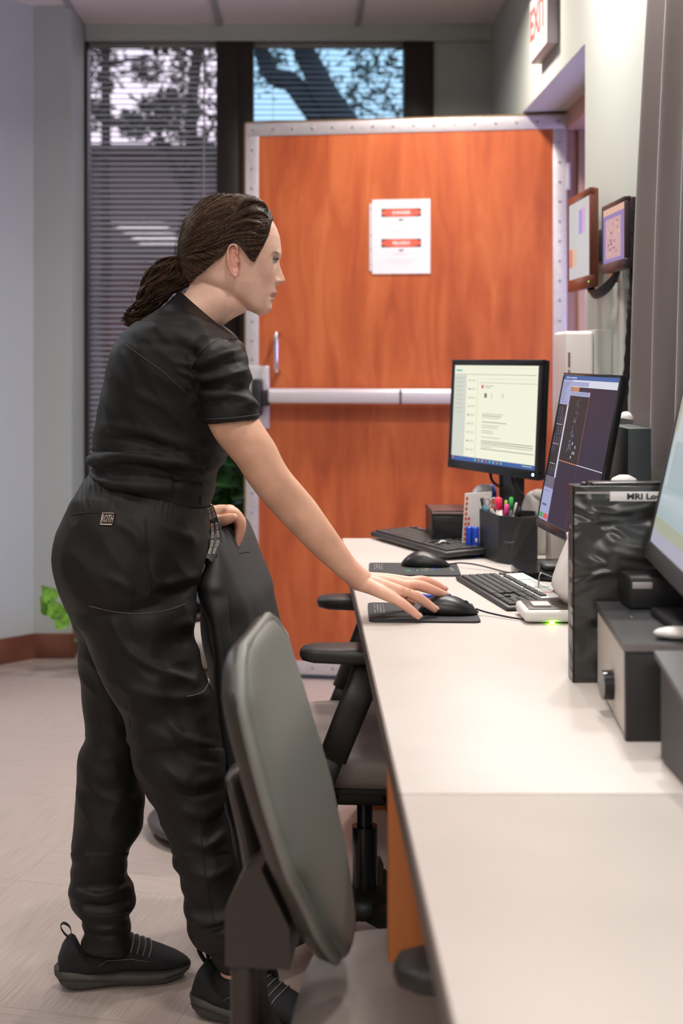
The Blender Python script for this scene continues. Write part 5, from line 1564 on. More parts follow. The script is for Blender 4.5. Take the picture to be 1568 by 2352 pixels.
# ---- shared outlines (back x,y, front x,y, depth, half width)
TORSO = [(209, 1090, 484, 1162, 2.785, .150), (204, 1082, 492, 1125, 2.785, .156), (217, 1071, 497, 1097, 2.785, .150), (206, 1058, 503, 1074, 2.785, .156),
         (219, 1040, 523, 1046, 2.785, .155), (219, 1008, 532, 1010, 2.785, .156), (223, 975, 540, 975, 2.785, .163), (234, 925, 550, 935, 2.785, .176),
         (253, 839, 562, 880, 2.785, .192), (276, 784, 566, 838, 2.79, .195), (312, 748, 556, 800, 2.79, .185), (345, 725, 540, 776, 2.79, .160),
         (374, 707, 524, 762, 2.795, .120), (398, 686, 511, 752, 2.795, .085), (412, 674, 500, 745, 2.80, .066)]
SLEEVE_R = [(420, 765, 540, 785, 2.68, .065), (432, 800, 571, 818, 2.65, .075), (442, 850, 577, 852, 2.635, .074), (455, 900, 574, 890, 2.63, .069), (466, 945, 592, 934, 2.625, .067), (470, 973, 597, 962, 2.625, .067)]
SLEEVE_L = [(420, 765, 540, 785, 2.90, .065), (430, 800, 560, 818, 2.94, .075), (425, 850, 555, 862, 2.96, .070), (410, 900, 530, 915, 2.97, .066), (395, 940, 510, 960, 2.98, .062)]
ARM_R = [(470, 890, 555, 880, 2.63, .042), (474, 935, 580, 930, 2.63, .048), (477, 972, 597, 966, 2.625, .052), (490, 1000, 619, 1000, 2.625, .053), (506, 1023, 633, 1022, 2.63, .053), (543, 1067, 650, 1058, 2.635, .050), (569, 1107, 668, 1086, 2.64, .046),
         (601, 1149, 691, 1113, 2.65, .043), (640, 1192, 722, 1150, 2.665, .040), (672, 1225, 748, 1187, 2.675, .038), (700, 1254, 772, 1222, 2.685, .034), (735, 1287, 794, 1254, 2.695, .030), (765, 1313, 815, 1284, 2.705, .027), (797, 1341, 838, 1307, 2.715, .026), (815, 1356, 850, 1316, 2.72, .027)]
HIPS = [(213, 1090, 470, 1150, 2.785, .145), (196, 1112, 484, 1166, 2.785, .150), (176, 1139, 480, 1188, 2.785, .165), (160, 1177, 478, 1215, 2.785, .174), (135, 1229, 474, 1250, 2.785, .180),
        (128, 1273, 468, 1292, 2.785, .184), (135, 1315, 454, 1335, 2.785, .184), (148, 1353, 444, 1362, 2.785, .180), (170, 1400, 430, 1395, 2.785, .16)]
LEG_R = [(150, 1345, 446, 1345, 2.73, .11), (172, 1410, 450, 1400, 2.72, .115), (199, 1461, 449, 1450, 2.71, .105), (228, 1516, 456, 1510, 2.70, .10), (253, 1567, 474, 1560, 2.69, .095), (279, 1624, 487, 1610, 2.685, .09),
         (304, 1700, 502, 1690, 2.68, .085), (313, 1755, 511, 1741, 2.675, .082), (324, 1786, 514, 1780, 2.675, .080), (343, 1826, 515, 1822, 2.67, .077), (361, 1869, 513, 1863, 2.67, .074), (390, 1947, 524, 1935, 2.665, .070),
         (408, 2004, 545, 1992, 2.66, .068), (422, 2067, 570, 2060, 2.66, .068), (429, 2114, 583, 2108, 2.66, .068), (440, 2146, 585, 2148, 2.66, .062), (467, 2174, 576, 2184, 2.66, .052), (490, 2197, 566, 2206, 2.66, .044), (502, 2216, 557, 2218, 2.66, .040)]
LEG_L = [(150, 1345, 446, 1345, 2.84, .11), (165, 1410, 425, 1400, 2.85, .11), (180, 1461, 405, 1450, 2.86, .105), (185, 1520, 382, 1510, 2.86, .095), (190, 1582, 360, 1570, 2.86, .09), (194, 1675, 334, 1660, 2.85, .08),
         (178, 1764, 315, 1750, 2.84, .074), (173, 1845, 326, 1830, 2.83, .072), (171, 1905, 320, 1893, 2.82, .068), (170, 1967, 298, 1958, 2.81, .062), (165, 2012, 290, 2000, 2.81, .060), (161, 2048, 303, 2042, 2.80, .063),
         (168, 2074, 307, 2068, 2.80, .060), (183, 2096, 298, 2092, 2.79, .052), (187, 2120, 298, 2118, 2.79, .048), (188, 2150, 297, 2150, 2.79, .047), (187, 2170, 290, 2178, 2.79, .047)]

# ---- head description in picture rows
HY_ = 2.80
def tab(v, T):
    return float(np.interp(v, [a for a, _ in T], [b for _, b in T]))
XF = [(453, 545), (456, 572), (462, 590), (475, 606), (490, 618), (505, 625), (525, 636), (545, 642.5), (568, 645.5), (580, 646.5), (590, 644.5), (600, 641), (606, 640), (620, 638), (650, 634), (660, 633), (666, 635.5), (671, 637), (675, 635.5), (679, 631.5), (682, 627), (685, 630.5), (689, 630), (694, 625.5), (699, 624), (706, 624.5), (712, 622.5), (718, 617), (723, 606), (725, 600)]
XS = [(453, 545), (456, 572), (462, 590), (475, 606), (490, 618), (505, 625), (525, 636), (545, 641.5), (568, 643), (580, 642), (590, 641), (600, 640), (606, 639.5), (620, 638), (650, 633), (671, 629), (685, 625), (699, 622), (710, 619), (718, 613), (723, 604), (725, 598)]
XB = [(453, 500), (456, 488), (465, 470), (487, 446), (510, 430), (530, 424), (560, 418), (582, 417), (610, 420), (640, 433), (655, 448), (665, 475), (680, 515), (700, 548), (714, 572), (722, 590), (725, 594)]
XC = [(453, 525), (500, 528), (560, 535), (640, 540), (680, 565), (705, 585), (720, 600), (725, 597)]
HW = [(453, .014), (456, .026), (465, .044), (475, .054), (487, .063), (505, .070), (530, .0755), (560, .0775), (600, .0755), (625, .0705), (650, .0655), (675, .057), (695, .048), (708, .040), (716, .031), (722, .020), (725, .008)]
def head_pt(phi, v, feat=False):
    xs, xb, xc, hw = tab(v, XS), tab(v, XB), tab(v, XC), tab(v, HW)
    c, s = cos(phi), sin(phi)
    n = 2.15 if c > 0 else 2.1
    if c > 0: n = 2.15 + 0.15 * max(0.0, min(1.0, (v - 520) / 50.0)) * max(0.0, min(1.0, (715 - v) / 30.0))
    a = (xs - xc) if c > 0 else (xc - xb)
    x = xc + a * math.copysign(abs(c) ** (2 / n), c)
    y = hw * math.copysign(abs(s) ** (2 / n), s)
    if feat and c > 0:
        d = tab(v, XF) - xs
        x += d * math.exp(-(y / 0.020) ** 2)
        nose = tab(v, [(596, 0), (602, 0.8), (610, 3.2), (622, 9), (633, 15), (640, 19), (645, 21.2), (649, 18), (652, 11), (655, 3), (658, 0)])
        sg = tab(v, [(600, .0065), (625, .0070), (640, .0085), (648, .0105), (656, .009)])
        x += nose * math.exp(-(abs(y) / sg) ** 2.2)
        x += 5.0 * math.exp(-((abs(y) - .0125) / .0050) ** 2 - ((v - 646) / 6.0) ** 2)
        x -= 7.0 * math.exp(-((abs(y) - .029) / .012) ** 2 - ((v - 600) / 9.0) ** 2)
        x += 2.0 * math.exp(-((abs(y) - .026) / .016) ** 2 - ((v - 582) / 6.0) ** 2)
        x += 2.5 * math.exp(-((abs(y) - .038) / .014) ** 2 - ((v - 632) / 14.0) ** 2)
        x -= 2.0 * math.exp(-((abs(y) - .024) / .005) ** 2 - ((v - 682) / 5.0) ** 2)
        x += 1.2 * math.exp(-(y / .015) ** 2 - ((v - 662) / 3.0) ** 2) * 0
    p = W(x, v, HY_); p.y = HY_ + y
    return p

def build_head(mb):
    vs = np.concatenate([np.linspace(453, 470, 14), np.linspace(471.5, 725, 190)])
    n = 180
    mb.rings([[head_pt(2 * PI * j / n, float(v), True) for j in range(n)] for v in vs])
    # ears
    for s_ in (-1, 1):
        ye = HY_ + s_ * 0.0755
        def E(px, py, o=0.0):
            p = W(px, py, HY_); p.y = ye + s_ * o; return p
        rim = catmull([(548, 592), (549, 580), (546, 571), (538, 569.5), (531, 575), (528.5, 588), (529, 602), (531.5, 618), (536, 630), (542, 638), (547, 639), (550, 632), (549, 624)], 44)
        k_ = [0.010 - 0.005 * (i / 43) for i in range(44)]
        mb.tube([E(a, b, k_[i] + (0.001 if i > 3 else -0.002)) for i, (a, b) in enumerate(rim)], [0.0026 + 0.0007 * (1 if 26 < i < 40 else 0) for i in range(44)], 8)
        inner = catmull([(545, 583), (540, 584), (537, 592), (538, 604), (541, 614), (546, 618)], 20)
        mb.tube([E(a, b, 0.005) for a, b in inner], 0.0024, 8)
        plate = [(549, 575), (541, 570), (532, 577), (530, 590), (531, 606), (535, 622), (541, 635), (547, 637), (551, 628), (552, 600)]
        P0_ = [E(a, b, 0.0045) for a, b in plate]
        mb.prism(P0_, (0, -s_ * 0.012, 0))
        mb.sphere(E(545, 630, 0.004), 0.0062, sy=0.6, n=12)
        mb.sphere(E(551, 608, 0.004), 0.0042, sy=0.7, n=10)
    return mb

body = MB()
build_head(body)
# neck
ringloft(body, [(432, 630, 580, 690, 2.80, .050), (434, 655, 566, 714, 2.80, .055), (424, 672, 538, 730, 2.80, .056), (410, 690, 516, 745, 2.80, .058), (395, 715, 497, 762, 2.80, .060), (388, 745, 480, 785, 2.79, .064)], 30, 48)
ringloft(body, TORSO, 60, 56, inset=0.014, ex=2.3)
ringloft(body, HIPS, 30, 48, inset=0.02, ex=2.3)
ringloft(body, LEG_R, 70, 36, inset=0.02)
ringloft(body, LEG_L, 70, 36, inset=0.018)
ringloft(body, SLEEVE_R[:4], 16, 36, inset=0.015)
ringloft(body, ARM_R, 70, 36)
limb(body, [(500, 830, 2.95, .050), (400, 960, 3.02, .044), (345, 1075, 3.05, .040), (400, 1140, 3.02, .036), (450, 1172, 2.98, .030), (490, 1190, 2.955, .0235)], 40, 24)
# ankles and feet inside the shoes
def lb(p, r, m=16, n=18):
    P = catmull([(*a, b) for a, b in zip(p, r)], m)
    body.tube([Vector(q[:3]) for q in P], [q[3] for q in P], n)
    body.sphere(P[0][:3], P[0][3], n=n); body.sphere(P[-1][:3], P[-1][3], n=n)
def foot(o, yaw):
    f_ = lambda x, z: (o[0] + x * cos(yaw), o[1] + x * sin(yaw), z)
    lb([f_(0.094, 0.12), f_(0.092, 0.07), f_(0.088, 0.045)], [.032, .028, .022])
    lb([f_(0.075, 0.034), f_(0.14, 0.040), f_(0.225, 0.034)], [.014, .016, .010])
SHOE_L = ((-0.492, 2.785), math.radians(13)); SHOE_R = ((-0.208, 2.690), math.radians(-24))
foot(*SHOE_L); foot(*SHOE_R)
# right hand on the mouse
def hl_(pts, m=12, n=14):
    limb(body, pts, m, n)
hl_([(826, 1338, 2.712, .017), (850, 1347, 2.705, .0155), (872, 1358, 2.692, .0135), (902, 1373, 2.685, .0112)])
hl_([(826, 1335, 2.715, .019), (850, 1340, 2.715, .017), (878, 1346, 2.705, .0145), (918, 1358, 2.70, .0120)])
hl_([(828, 1332, 2.725, .019), (850, 1334, 2.73, .0165), (884, 1337, 2.73, .0145), (933, 1346, 2.73, .0122)])
hl_([(830, 1330, 2.735, .017), (850, 1331, 2.745, .015), (888, 1332, 2.75, .0135), (944, 1338, 2.755, .0118)])
FR = {'little': [(902, 1373, 2.685, .0105), (925, 1387, 2.68, .0098), (944, 1402, 2.68, .0088), (960, 1415, 2.68, .0070)],
      'ring': [(918, 1358, 2.70, .0112), (940, 1364, 2.703, .0100), (957, 1371, 2.705, .0104), (980, 1386, 2.715, .0090), (998, 1399, 2.72, .0075)],
      'middle': [(933, 1345, 2.73, .0118), (955, 1344, 2.738, .0104), (973, 1348, 2.745, .0108), (1000, 1358, 2.755, .0094), (1021, 1367, 2.765, .0078)],
      'index': [(944, 1337, 2.755, .0112), (965, 1333, 2.763, .0100), (983, 1337, 2.77, .0102), (1004, 1346, 2.782, .0092), (1019, 1354, 2.79, .0076)]}
for k_, v_ in FR.items():
    hl_(v_, 18)
hl_([(858, 1345, 2.755, .014), (895, 1362, 2.775, .012), (925, 1376, 2.79, .0105), (945, 1384, 2.79, .008)])
# left hand curled over the chair back
hl_([(484, 1191, 2.958, .024), (505, 1186, 2.955, .024), (526, 1178, 2.945, .018)])
hl_([(484, 1191, 2.958, .024), (505, 1182, 2.97, .022), (528, 1176, 2.975, .016)])
hl_([(484, 1192, 2.958, .022), (505, 1184, 2.99, .019), (526, 1178, 3.00, .015)])
FL = {}
for k, (dy, dx, dz, sc) in enumerate(((0, 0, 0, 1.0), (.023, -3, -3, 1.03), (.046, -6, 0, 0.98), (.066, -12, 4, 0.85))):
    Yk = 2.935 + dy
    FL[k] = [(524 + dx, 1177 + dz, Yk, .0128 * sc), (540 + dx, 1181 + dz, Yk, .0124 * sc), (552 + dx, 1199 + dz, Yk, .0120 * sc), (553 + dx, 1216 + dz, Yk, .0105 * sc), (549 + dx, 1234 + dz, Yk, .0090 * sc), (545 + dx, 1251 + dz, Yk, .0068 * sc)]
    hl_(FL[k], 20)
hl_([(492, 1200, 2.935, .015), (508, 1196, 2.915, .0125), (523, 1192, 2.905, .0118), (537, 1188, 2.90, .0085)])
bme = remesh(body, 0.0017, 5, 0.5)
# fine crease bump / tint
def tint_layer(me):
    ca = me.color_attributes.new('tint', 'FLOAT_COLOR', 'POINT')
    n = len(me.vertices)
    co = np.empty(n * 3, np.float32); me.vertices.foreach_get('co', co); co = co.reshape(-1, 3)
    px = 690 + F * co[:, 0] / co[:, 1]; py = 822 - F * (co[:, 2] - CAMZ) / co[:, 1]
    col = np.tile(np.array([0.80, 0.475, 0.335, 1.0], np.float32), (n, 1))
    def mixc(mask, c):
        mask = np.clip(mask, 0, 1)[:, None]
        col[:, :3] = col[:, :3] * (1 - mask) + np.array(c, np.float32) * mask
    yy = np.abs(co[:, 1] - HY_)
    head = (co[:, 2] > 1.30)
    g = lambda x, c, s: np.exp(-((x - c) / s) ** 2)
    mixc(head * 0.6, (0.90, 0.62, 0.51))  # head painted lighter than the body, in place of light on the face
    mixc(head * g(px, 632, 9) * g(py, 683, 3) * 0 + head * (px > 618) * g(py, 676.5, 5.5) * (yy < .024) * 0.75, (0.50, 0.20, 0.18))
    mixc(head * (px > 618) * g(py, 688, 4.5) * (yy < .021) * 0.7, (0.55, 0.22, 0.20))
    mixc(head * (px > 622) * g(py, 682.3, 1.3) * (yy < .024) * 0.8, (0.22, 0.07, 0.06))
    mixc(head * g(px, 612, 16) * g(py, 640, 14) * 0.35, (0.66, 0.28, 0.22))
    mixc(head * (px < 553) * (px > 524) * (py > 566) * (py < 642) * (yy > .070) * 0.55, (0.66, 0.24, 0.18))
    mixc(head * g(px, 634, 8) * g(py, 600, 6) * (yy > .016) * (yy < .042) * 0.55, (0.34, 0.17, 0.15))  # eyelid shading painted into the skin colour
    mixc(head * (px > 640) * g(py, 646, 6) * 0.4, (0.68, 0.30, 0.24))
    mixc(head * g(px, 547, 5) * g(py, 604, 9) * (yy > .070) * 0.75, (0.42, 0.17, 0.11))  # shade of the ear hollow painted into the skin colour
    # hands a little redder at joints
    for dct in (FR, FL):
        for f_ in dct.values():
            for (a, b, c_, r_) in f_[1:]:
                q = np.array(W(a, b, c_)); d2 = ((co - q) ** 2).sum(1)
                mixc(np.exp(-d2 / 0.00014) * 0.42, (0.66, 0.25, 0.18))
    hand = (px > 800) & (co[:, 2] < 0.9)
    mixc(hand * 0.3, (0.78, 0.44, 0.36))
    ca.data.foreach_set('color', col.ravel())
tint_layer(bme)
M_skin = bpy.data.materials.new('skin'); M_skin.use_nodes = True
_nt = M_skin.node_tree; _b = _nt.nodes['Principled BSDF']
_a = _nt.nodes.new('ShaderNodeVertexColor'); _a.layer_name = 'tint'
_n = _nt.nodes.new('ShaderNodeTexNoise'); _n.inputs['Scale'].default_value = 22; _n.inputs['Detail'].default_value = 6
_tc = _nt.nodes.new('ShaderNodeTexCoord'); _nt.links.new(_tc.outputs['Object'], _n.inputs['Vector'])
_r = _nt.nodes.new('ShaderNodeValToRGB'); _r.color_ramp.elements[0].color = (0.88, 0.82, 0.80, 1); _r.color_ramp.elements[1].color = (1.08, 1.06, 1.05, 1)
_r.color_ramp.elements[0].position = 0.3; _r.color_ramp.elements[1].position = 0.7
_m = _nt.nodes.new('ShaderNodeMix'); _m.data_type = 'RGBA'; _m.blend_type = 'MULTIPLY'; _m.inputs[0].default_value = 1
_nt.links.new(_n.outputs['Fac'], _r.inputs[0]); _nt.links.new(_a.outputs['Color'], _m.inputs[6]); _nt.links.new(_r.outputs[0], _m.inputs[7])
_nt.links.new(_m.outputs[2], _b.inputs['Base Color'])
_b.inputs['Roughness'].default_value = 0.48
_b.inputs['Subsurface Weight'].default_value = 0.12; _b.inputs['Subsurface Radius'].default_value = (1, 0.35, 0.2); _b.inputs['Subsurface Scale'].default_value = 0.006
_n2 = _nt.nodes.new('ShaderNodeTexNoise'); _n2.inputs['Scale'].default_value = 500; _nt.links.new(_tc.outputs['Object'], _n2.inputs['Vector'])
_bp = _nt.nodes.new('ShaderNodeBump'); _bp.inputs['Strength'].default_value = 0.12; _bp.inputs['Distance'].default_value = 0.001
_nt.links.new(_n2.outputs['Fac'], _bp.inputs['Height']); _nt.links.new(_bp.outputs[0], _b.inputs['Normal'])
btree = bvh(bme)
body_o = link('body', bme, M_skin, woman, fixn=False)

# finger nails
M_nail = mat('nail', (0.62, 0.36, 0.31), 0.25)
def nail(f, yo, zo):
    a = W(*f[-2][:3]); b = W(*f[-1][:3]); d = (b - a).normalized()
    up = Vector((0, yo, zo)); up = (up - d * up.dot(d)).normalized(); s_ = d.cross(up)
    r = f[-1][3]
    c = b + up * (r * 0.82) + d * 0.001
    M = Matrix(((d.x, s_.x, up.x, 0), (d.y, s_.y, up.y, 0), (d.z, s_.z, up.z, 0), (0, 0, 0, 1)))
    part('fingernail', MB().sphere(c, 1.0, sx=0.0062, sy=r * 0.72, sz=0.0016, n=14, M=M), M_nail, woman)
for f_ in FR.values():
    nail(f_, -0.5, 0.9)
nail(FL[0], -0.35, 0.2)
# wedding band
fa, fb_ = W(925, 1359, 2.701), W(945, 1366, 2.704)
dd_ = (fb_ - fa).normalized(); ca_ = dd_.orthogonal().normalized(); cb_ = dd_.cross(ca_); cc_ = (fa + fb_) / 2
part('finger_ring', MB().tube([cc_ + ca_ * (0.0108 * cos(a)) + cb_ * (0.0108 * sin(a)) for a in np.linspace(0, 2 * PI, 29)[:-1]], 0.0011, 6, closed=True), mat('gold', (0.75, 0.52, 0.28), 0.2, metal=1.0), woman)

# eyes, lashes, brow
M_eyew = mat('eye_white', (0.60, 0.54, 0.51), 0.25); M_iris = mat('iris', (0.05, 0.06, 0.08), 0.1); M_hair = None
for s_ in (-1, 1):
    c = W(620, 601.5, HY_); c.y = HY_ + s_ * 0.029
    ey = part('eye', MB().sphere(c, 0.0112, n=24), M_eyew, woman)
    part('iris', MB().sphere(c + Vector((0.0082, 0, 0.0)), 0.0042, sx=0.85, n=16), M_iris, ey)
    lm = MB()
    for k in range(16):
        q = -1 + 2 * k / 15
        p = W(631.5 - 3.0 * q * q, 597.5, HY_); p.y = HY_ + s_ * (0.029 + 0.0105 * q)
        lm.tube([p, p + Vector((0.005, s_ * 0.0015 * q, -0.0012)), p + Vector((0.0095, s_ * 0.003 * q, 0.001))], [0.0006, 0.0005, 0.0002], 4)
        if k: lm.tube([pp_, p], 0.0010, 5)
        pp_ = p
    part('eyelashes', lm, mat('lash_black', (0.012, 0.008, 0.007), 0.5), woman)
    bw2 = MB(); rr = random.Random(2)
    for k in range(60):
        q = rr.uniform(0, 1)
        v0 = 586.5 - 4.5 * math.sin(q * 2.2) + rr.uniform(-1.6, 1.6)
        y = 0.013 + 0.034 * q
        phi = 0.0
        # find the face surface at this lateral position
        xs_ = tab(v0, XS); xc_ = tab(v0, XC); hw_ = tab(v0, HW)
        c_ = (1 - (y / hw_) ** 2.3) ** (1 / 2.3)
        p = W(xc_ + (xs_ - xc_) * c_ + 2.2, v0, HY_); p.y = HY_ + s_ * y
        bw2.tube([p, p + Vector((-0.0015, s_ * 0.004, 0.0015 - 0.002 * q))], [0.00035, 0.0002], 4)
    part('eyebrow', bw2, mat('brow_brown', (0.33, 0.21, 0.15), 0.6), woman)
es_ = on(btree, 546, 634, 0.001)
for k, (a, b) in enumerate(((544, 627), (547, 632))):
    p_ = on(btree, a, b, 0.0008)
    if p_ is not None: part('ear_stud', MB().sphere(p_, 0.0009, n=8), mat('stud', (0.15, 0.12, 0.12), 0.2, metal=1), woman)

# ---- hair
def hairmat(nm, k):
    m = bpy.data.materials.new(nm); m.use_nodes = True
    nt = m.node_tree; b = nt.nodes['Principled BSDF']
    t = nt.nodes.new('ShaderNodeTexCoord'); n = nt.nodes.new('ShaderNodeTexNoise'); n.inputs['Scale'].default_value = 260
    nt.links.new(t.outputs['Object'], n.inputs['Vector'])
    r = nt.nodes.new('ShaderNodeValToRGB')
    r.color_ramp.elements[0].position = 0.35; r.color_ramp.elements[0].color = (0.020 * k, 0.010 * k, 0.006 * k, 1)
    r.color_ramp.elements[1].position = 0.72; r.color_ramp.elements[1].color = (0.085 * k, 0.042 * k, 0.022 * k, 1)
    nt.links.new(n.outputs['Fac'], r.inputs[0]); nt.links.new(r.outputs[0], b.inputs['Base Color'])
    b.inputs['Roughness'].default_value = 0.42
    b.inputs['Specular IOR Level'].default_value = 0.32
    return m
M_hair = [hairmat('dark_brown_hair', 0.55), hairmat('brown_hair', 1.3), hairmat('light_brown_hair', 3.2)]
HRG = np.random.default_rng(77)
def add_strands(mb, P, r0, r1, n=4, w=(0.40, 0.38, 0.22)):
    v, f = strands(P, r0, r1, n)
    k0 = len(mb.f)
    mb.add(v.tolist(), f, 0, True)
    pick = HRG.choice(3, size=P.shape[0], p=w)
    mb.mi[k0:] = np.repeat(pick, (P.shape[1] - 1) * n).tolist()
HC = W(530, 570, HY_)
HL = [(412, 672), (434, 657), (451, 641), (475, 625), (502, 603), (518, 592), (526, 578), (532, 567), (545, 563), (556, 571), (563, 581), (570, 591), (576, 599), (583, 606), (588, 605), (597, 588), (605, 574), (612, 561), (618, 548), (622, 528), (626, 508), (634, 494), (645, 478)]
def hairline(px):
    return float(np.interp(px, [a for a, _ in HL], [b for _, b in HL]))
def scalp(phi, v, off):
    p = head_pt(phi, v)
    d = (p - HC).normalized()
    return p + d * off
cap = MB()
nv, nph = 110, 150
grid = []; okv = []
for i in range(nv):
    v = 453 + (662 - 453) * (i / (nv - 1)) ** 1.15
    row = []; ok = []
    for j in range(nph):
        ph = 2 * PI * j / nph
        p = head_pt(ph, v); px = 690 + F * p.x / HY_
        hl = hairline(px)
        t = max(0.0, min(1.0, (hl - v) / 22))
        row.append(scalp(ph, v, 0.0003 + 0.0042 * t ** 0.6 - (0.0 if v < hl else 0.004)))
        ok.append(v < hl - 2.0)
    grid.append(row); okv.append(ok)
V = [p for r in grid for p in r]
Fq = []
for i in range(nv - 1):
    for j in range(nph):
        j2 = (j + 1) % nph
        if okv[i][j] and okv[i + 1][j] and okv[i][j2] and okv[i + 1][j2]:
            Fq.append((i * nph + j, i * nph + j2, (i + 1) * nph + j2, (i + 1) * nph + j))
Fq.append(tuple(range(nph))[::-1])
cap.add(V, Fq, 0, True)
hair = cap
TIE = Vector((W(409, 598, HY_).x, HY_, W(409, 598, HY_).z))
def strand_paths(N, K=22, lift0=0.0055, jit=0.0018, seed=1):
    rg = np.random.default_rng(seed); out = []
    while len(out) < N:
        side = -1 if rg.random() < 0.68 else 1
        mode = rg.random()
        if mode < 0.45:      # rooted on the hairline
            px = rg.uniform(436, 626); v = hairline(px) - rg.uniform(-2.5, 5)
        else:
            px = rg.uniform(440, 615); v = 0
            v = rg.uniform(454, max(460, hairline(px) - 4))
            if rg.random() < 0.30: v = rg.uniform(453.5, 476)
        xs, xb, xc, hw = tab(v, XS), tab(v, XB), tab(v, XC), tab(v, HW)
        a = (xs - xc) if px > xc else (xc - xb)
        q = (px - xc) / a
        if abs(q) >= 0.999: continue
        phi = math.acos(math.copysign(abs(q) ** 1.07, q)) * side
        tgt = PI * side
        wav = rg.uniform(-1, 1) * 5; wp_ = rg.uniform(0, 6)
        lv = lift0 + rg.uniform(-jit, jit)
        P = []
        for k in range(K):
            t = k / (K - 1)
            e = t
            ph = phi + (tgt - phi) * e
            if v < 597:
                vv = v + (597 - v) * (t ** 1.75)
            else:
                vv = v + (597 - v) * (1 - (1 - t) ** 1.5)
            vv += wav * math.sin(t * 5 + wp_) * math.sin(PI * t) + 1.6 * math.sin(14 * t + 9 * phi)
            f = min(1, 0.42 + t * 12)
            pt = scalp(ph, max(454, vv), 0.0012 + lv * f)
            hx = hairline(690 + F * pt.x / HY_) - 0.5
            if vv > hx: pt = scalp(ph, max(454, hx - 3 * abs(wav) * 0.3), 0.0012 + lv * f)
            if t > 0.86:
                s_ = (t - 0.86) / 0.14
                pt = pt.lerp(TIE + Vector((0, 0.008 * side * (1 - s_) , 0)), s_ ** 1.6)
            P.append(pt)
        out.append([tuple(p) for p in P])
    return np.array(out)
SP = strand_paths(4600)
add_strands(hair, SP, 0.00052, 0.00036)
# rolled twist along the side of the head: thick locks made of fine strands
def lock(guide, r, N, twist, seed, K=40, r0=0.0006, taper=True):
    rg = np.random.default_rng(seed)
    G = catmull(guide, K); Pg = np.array([[*g] for g in G])
    T = np.gradient(Pg, axis=0); T /= np.linalg.norm(T, axis=1, keepdims=True)
    A = np.cross(T, np.array([0, 1, 0.001])); A /= np.linalg.norm(A, axis=1, keepdims=True); B = np.cross(T, A)
    t = np.linspace(0, 1, K)
    out = []
    for i in range(N):
        q = math.sqrt(rg.uniform(0.35, 1)); a0 = rg.uniform(0, 2 * PI)
        env = (np.sin(PI * np.clip(t * 0.95 + 0.03, 0, 1)) ** 0.9) if taper else 1.0
        ang = a0 + twist * 2 * PI * t
        out.append(Pg + (A * np.cos(ang)[:, None] + B * np.sin(ang)[:, None] * 0.8) * (r * q * env)[:, None])
    add_strands(hair, np.array(out), r0, r0 * 0.7)
def sidepts(L):
    out = []
    for px, v, lift in L:
        xs, xb, xc, hw = tab(v, XS), tab(v, XB), tab(v, XC), tab(v, HW)
        a = (xs - xc) if px > xc else (xc - xb)
        q = max(-0.98, min(0.98, (px - xc) / a))
        phi = -math.acos(math.copysign(abs(q) ** 1.07, q))
        out.append(tuple(scalp(phi, v, lift)))
    return out
lock(sidepts([(613, 492, .004), (597, 478, .007), (572, 476, .0085), (552, 490, .009), (540, 507, .008)]), 0.0075, 90, 0.35, 3)
lock(sidepts([(617, 515, .004), (598, 500, .006), (570, 500, .008), (548, 512, .009), (528, 530, .008), (514, 545, .007)]), 0.0080, 100, 0.4, 4)
lock(sidepts([(610, 540, .004), (590, 524, .006), (560, 526, .008), (535, 540, .009), (512, 556, .008), (495, 566, .007)]), 0.0080, 100, 0.35, 5)
lock(sidepts([(602, 566, .003), (580, 548, .006), (550, 550, .008), (522, 560, .010), (498, 572, .009), (478, 580, .006)]), 0.0070, 100, 0.4, 6)
lock(sidepts([(520, 583, .004), (500, 588, .007), (475, 592, .008), (450, 595, .008), (420, 598, .005)]), 0.0075, 110, 1.5, 7)
lock(sidepts([(540, 507, .010), (520, 530, .010), (495, 560, .010), (465, 582, .009), (425, 596, .006)]), 0.0085, 130, 1.6, 8)
# flyaways
FW = strand_paths(60, seed=9, lift0=0.012, jit=0.004)
v_, f_ = strands(FW, 0.00022, 0.00012, 3); hair.add(v_.tolist(), f_, 0, True)
part('hair', hair, M_hair, woman, fixn=False)
# ponytail
pt_ = MB(); rg = np.random.default_rng(21); PA = []
up_e = catmull([(405, 588), (384, 592), (356, 603), (338, 622), (326, 650), (314, 682), (303, 708), (288, 722), (277, 733)], 40)
lo_e = catmull([(416, 606), (432, 625), (438, 650), (408, 668), (384, 686), (360, 706), (338, 728), (315, 744), (290, 748)], 40)
for i in range(1500):
    q = rg.uniform(0, 1) ; dpt = rg.uniform(-1, 1) * math.sqrt(max(0, 1 - (2 * q - 1) ** 2))
    Lk = int(40 * rg.uniform(0.62, 1.0)); cw = rg.uniform(0, 6.28); clump = round(q * 7); fq = 3.2 + (clump % 3) * 0.5
    P = []
    for k in range(40):
        t = k / 39; kk = t * (Lk - 1); k0 = int(kk); fr_ = kk - k0; k1 = min(k0 + 1, 39)
        u = up_e[k0] * (1 - fr_) + up_e[k1] * fr_; l = lo_e[k0] * (1 - fr_) + lo_e[k1] * fr_
        tt = kk / 39
        c = u * (1 - q) + l * q
        amp = 2.0 + 8.0 * tt ** 1.1
        a_ = clump * 1.7 + fq * 2 * PI * tt + cw * 0.30
        c = c + np.array([math.cos(a_) * amp * 0.6, math.sin(a_) * amp * 0.8])
        th_ = 0.012 + 0.022 * math.sin(PI * min(1, tt * 1.15 + 0.1)) ** 0.8
        p = W(c[0], c[1], HY_); p.y = HY_ + dpt * th_ + 0.004 * math.sin(a_ + 1)
        P.append(tuple(p))
    PA.append(P)
add_strands(pt_, np.array(PA), 0.00055, 0.00036)
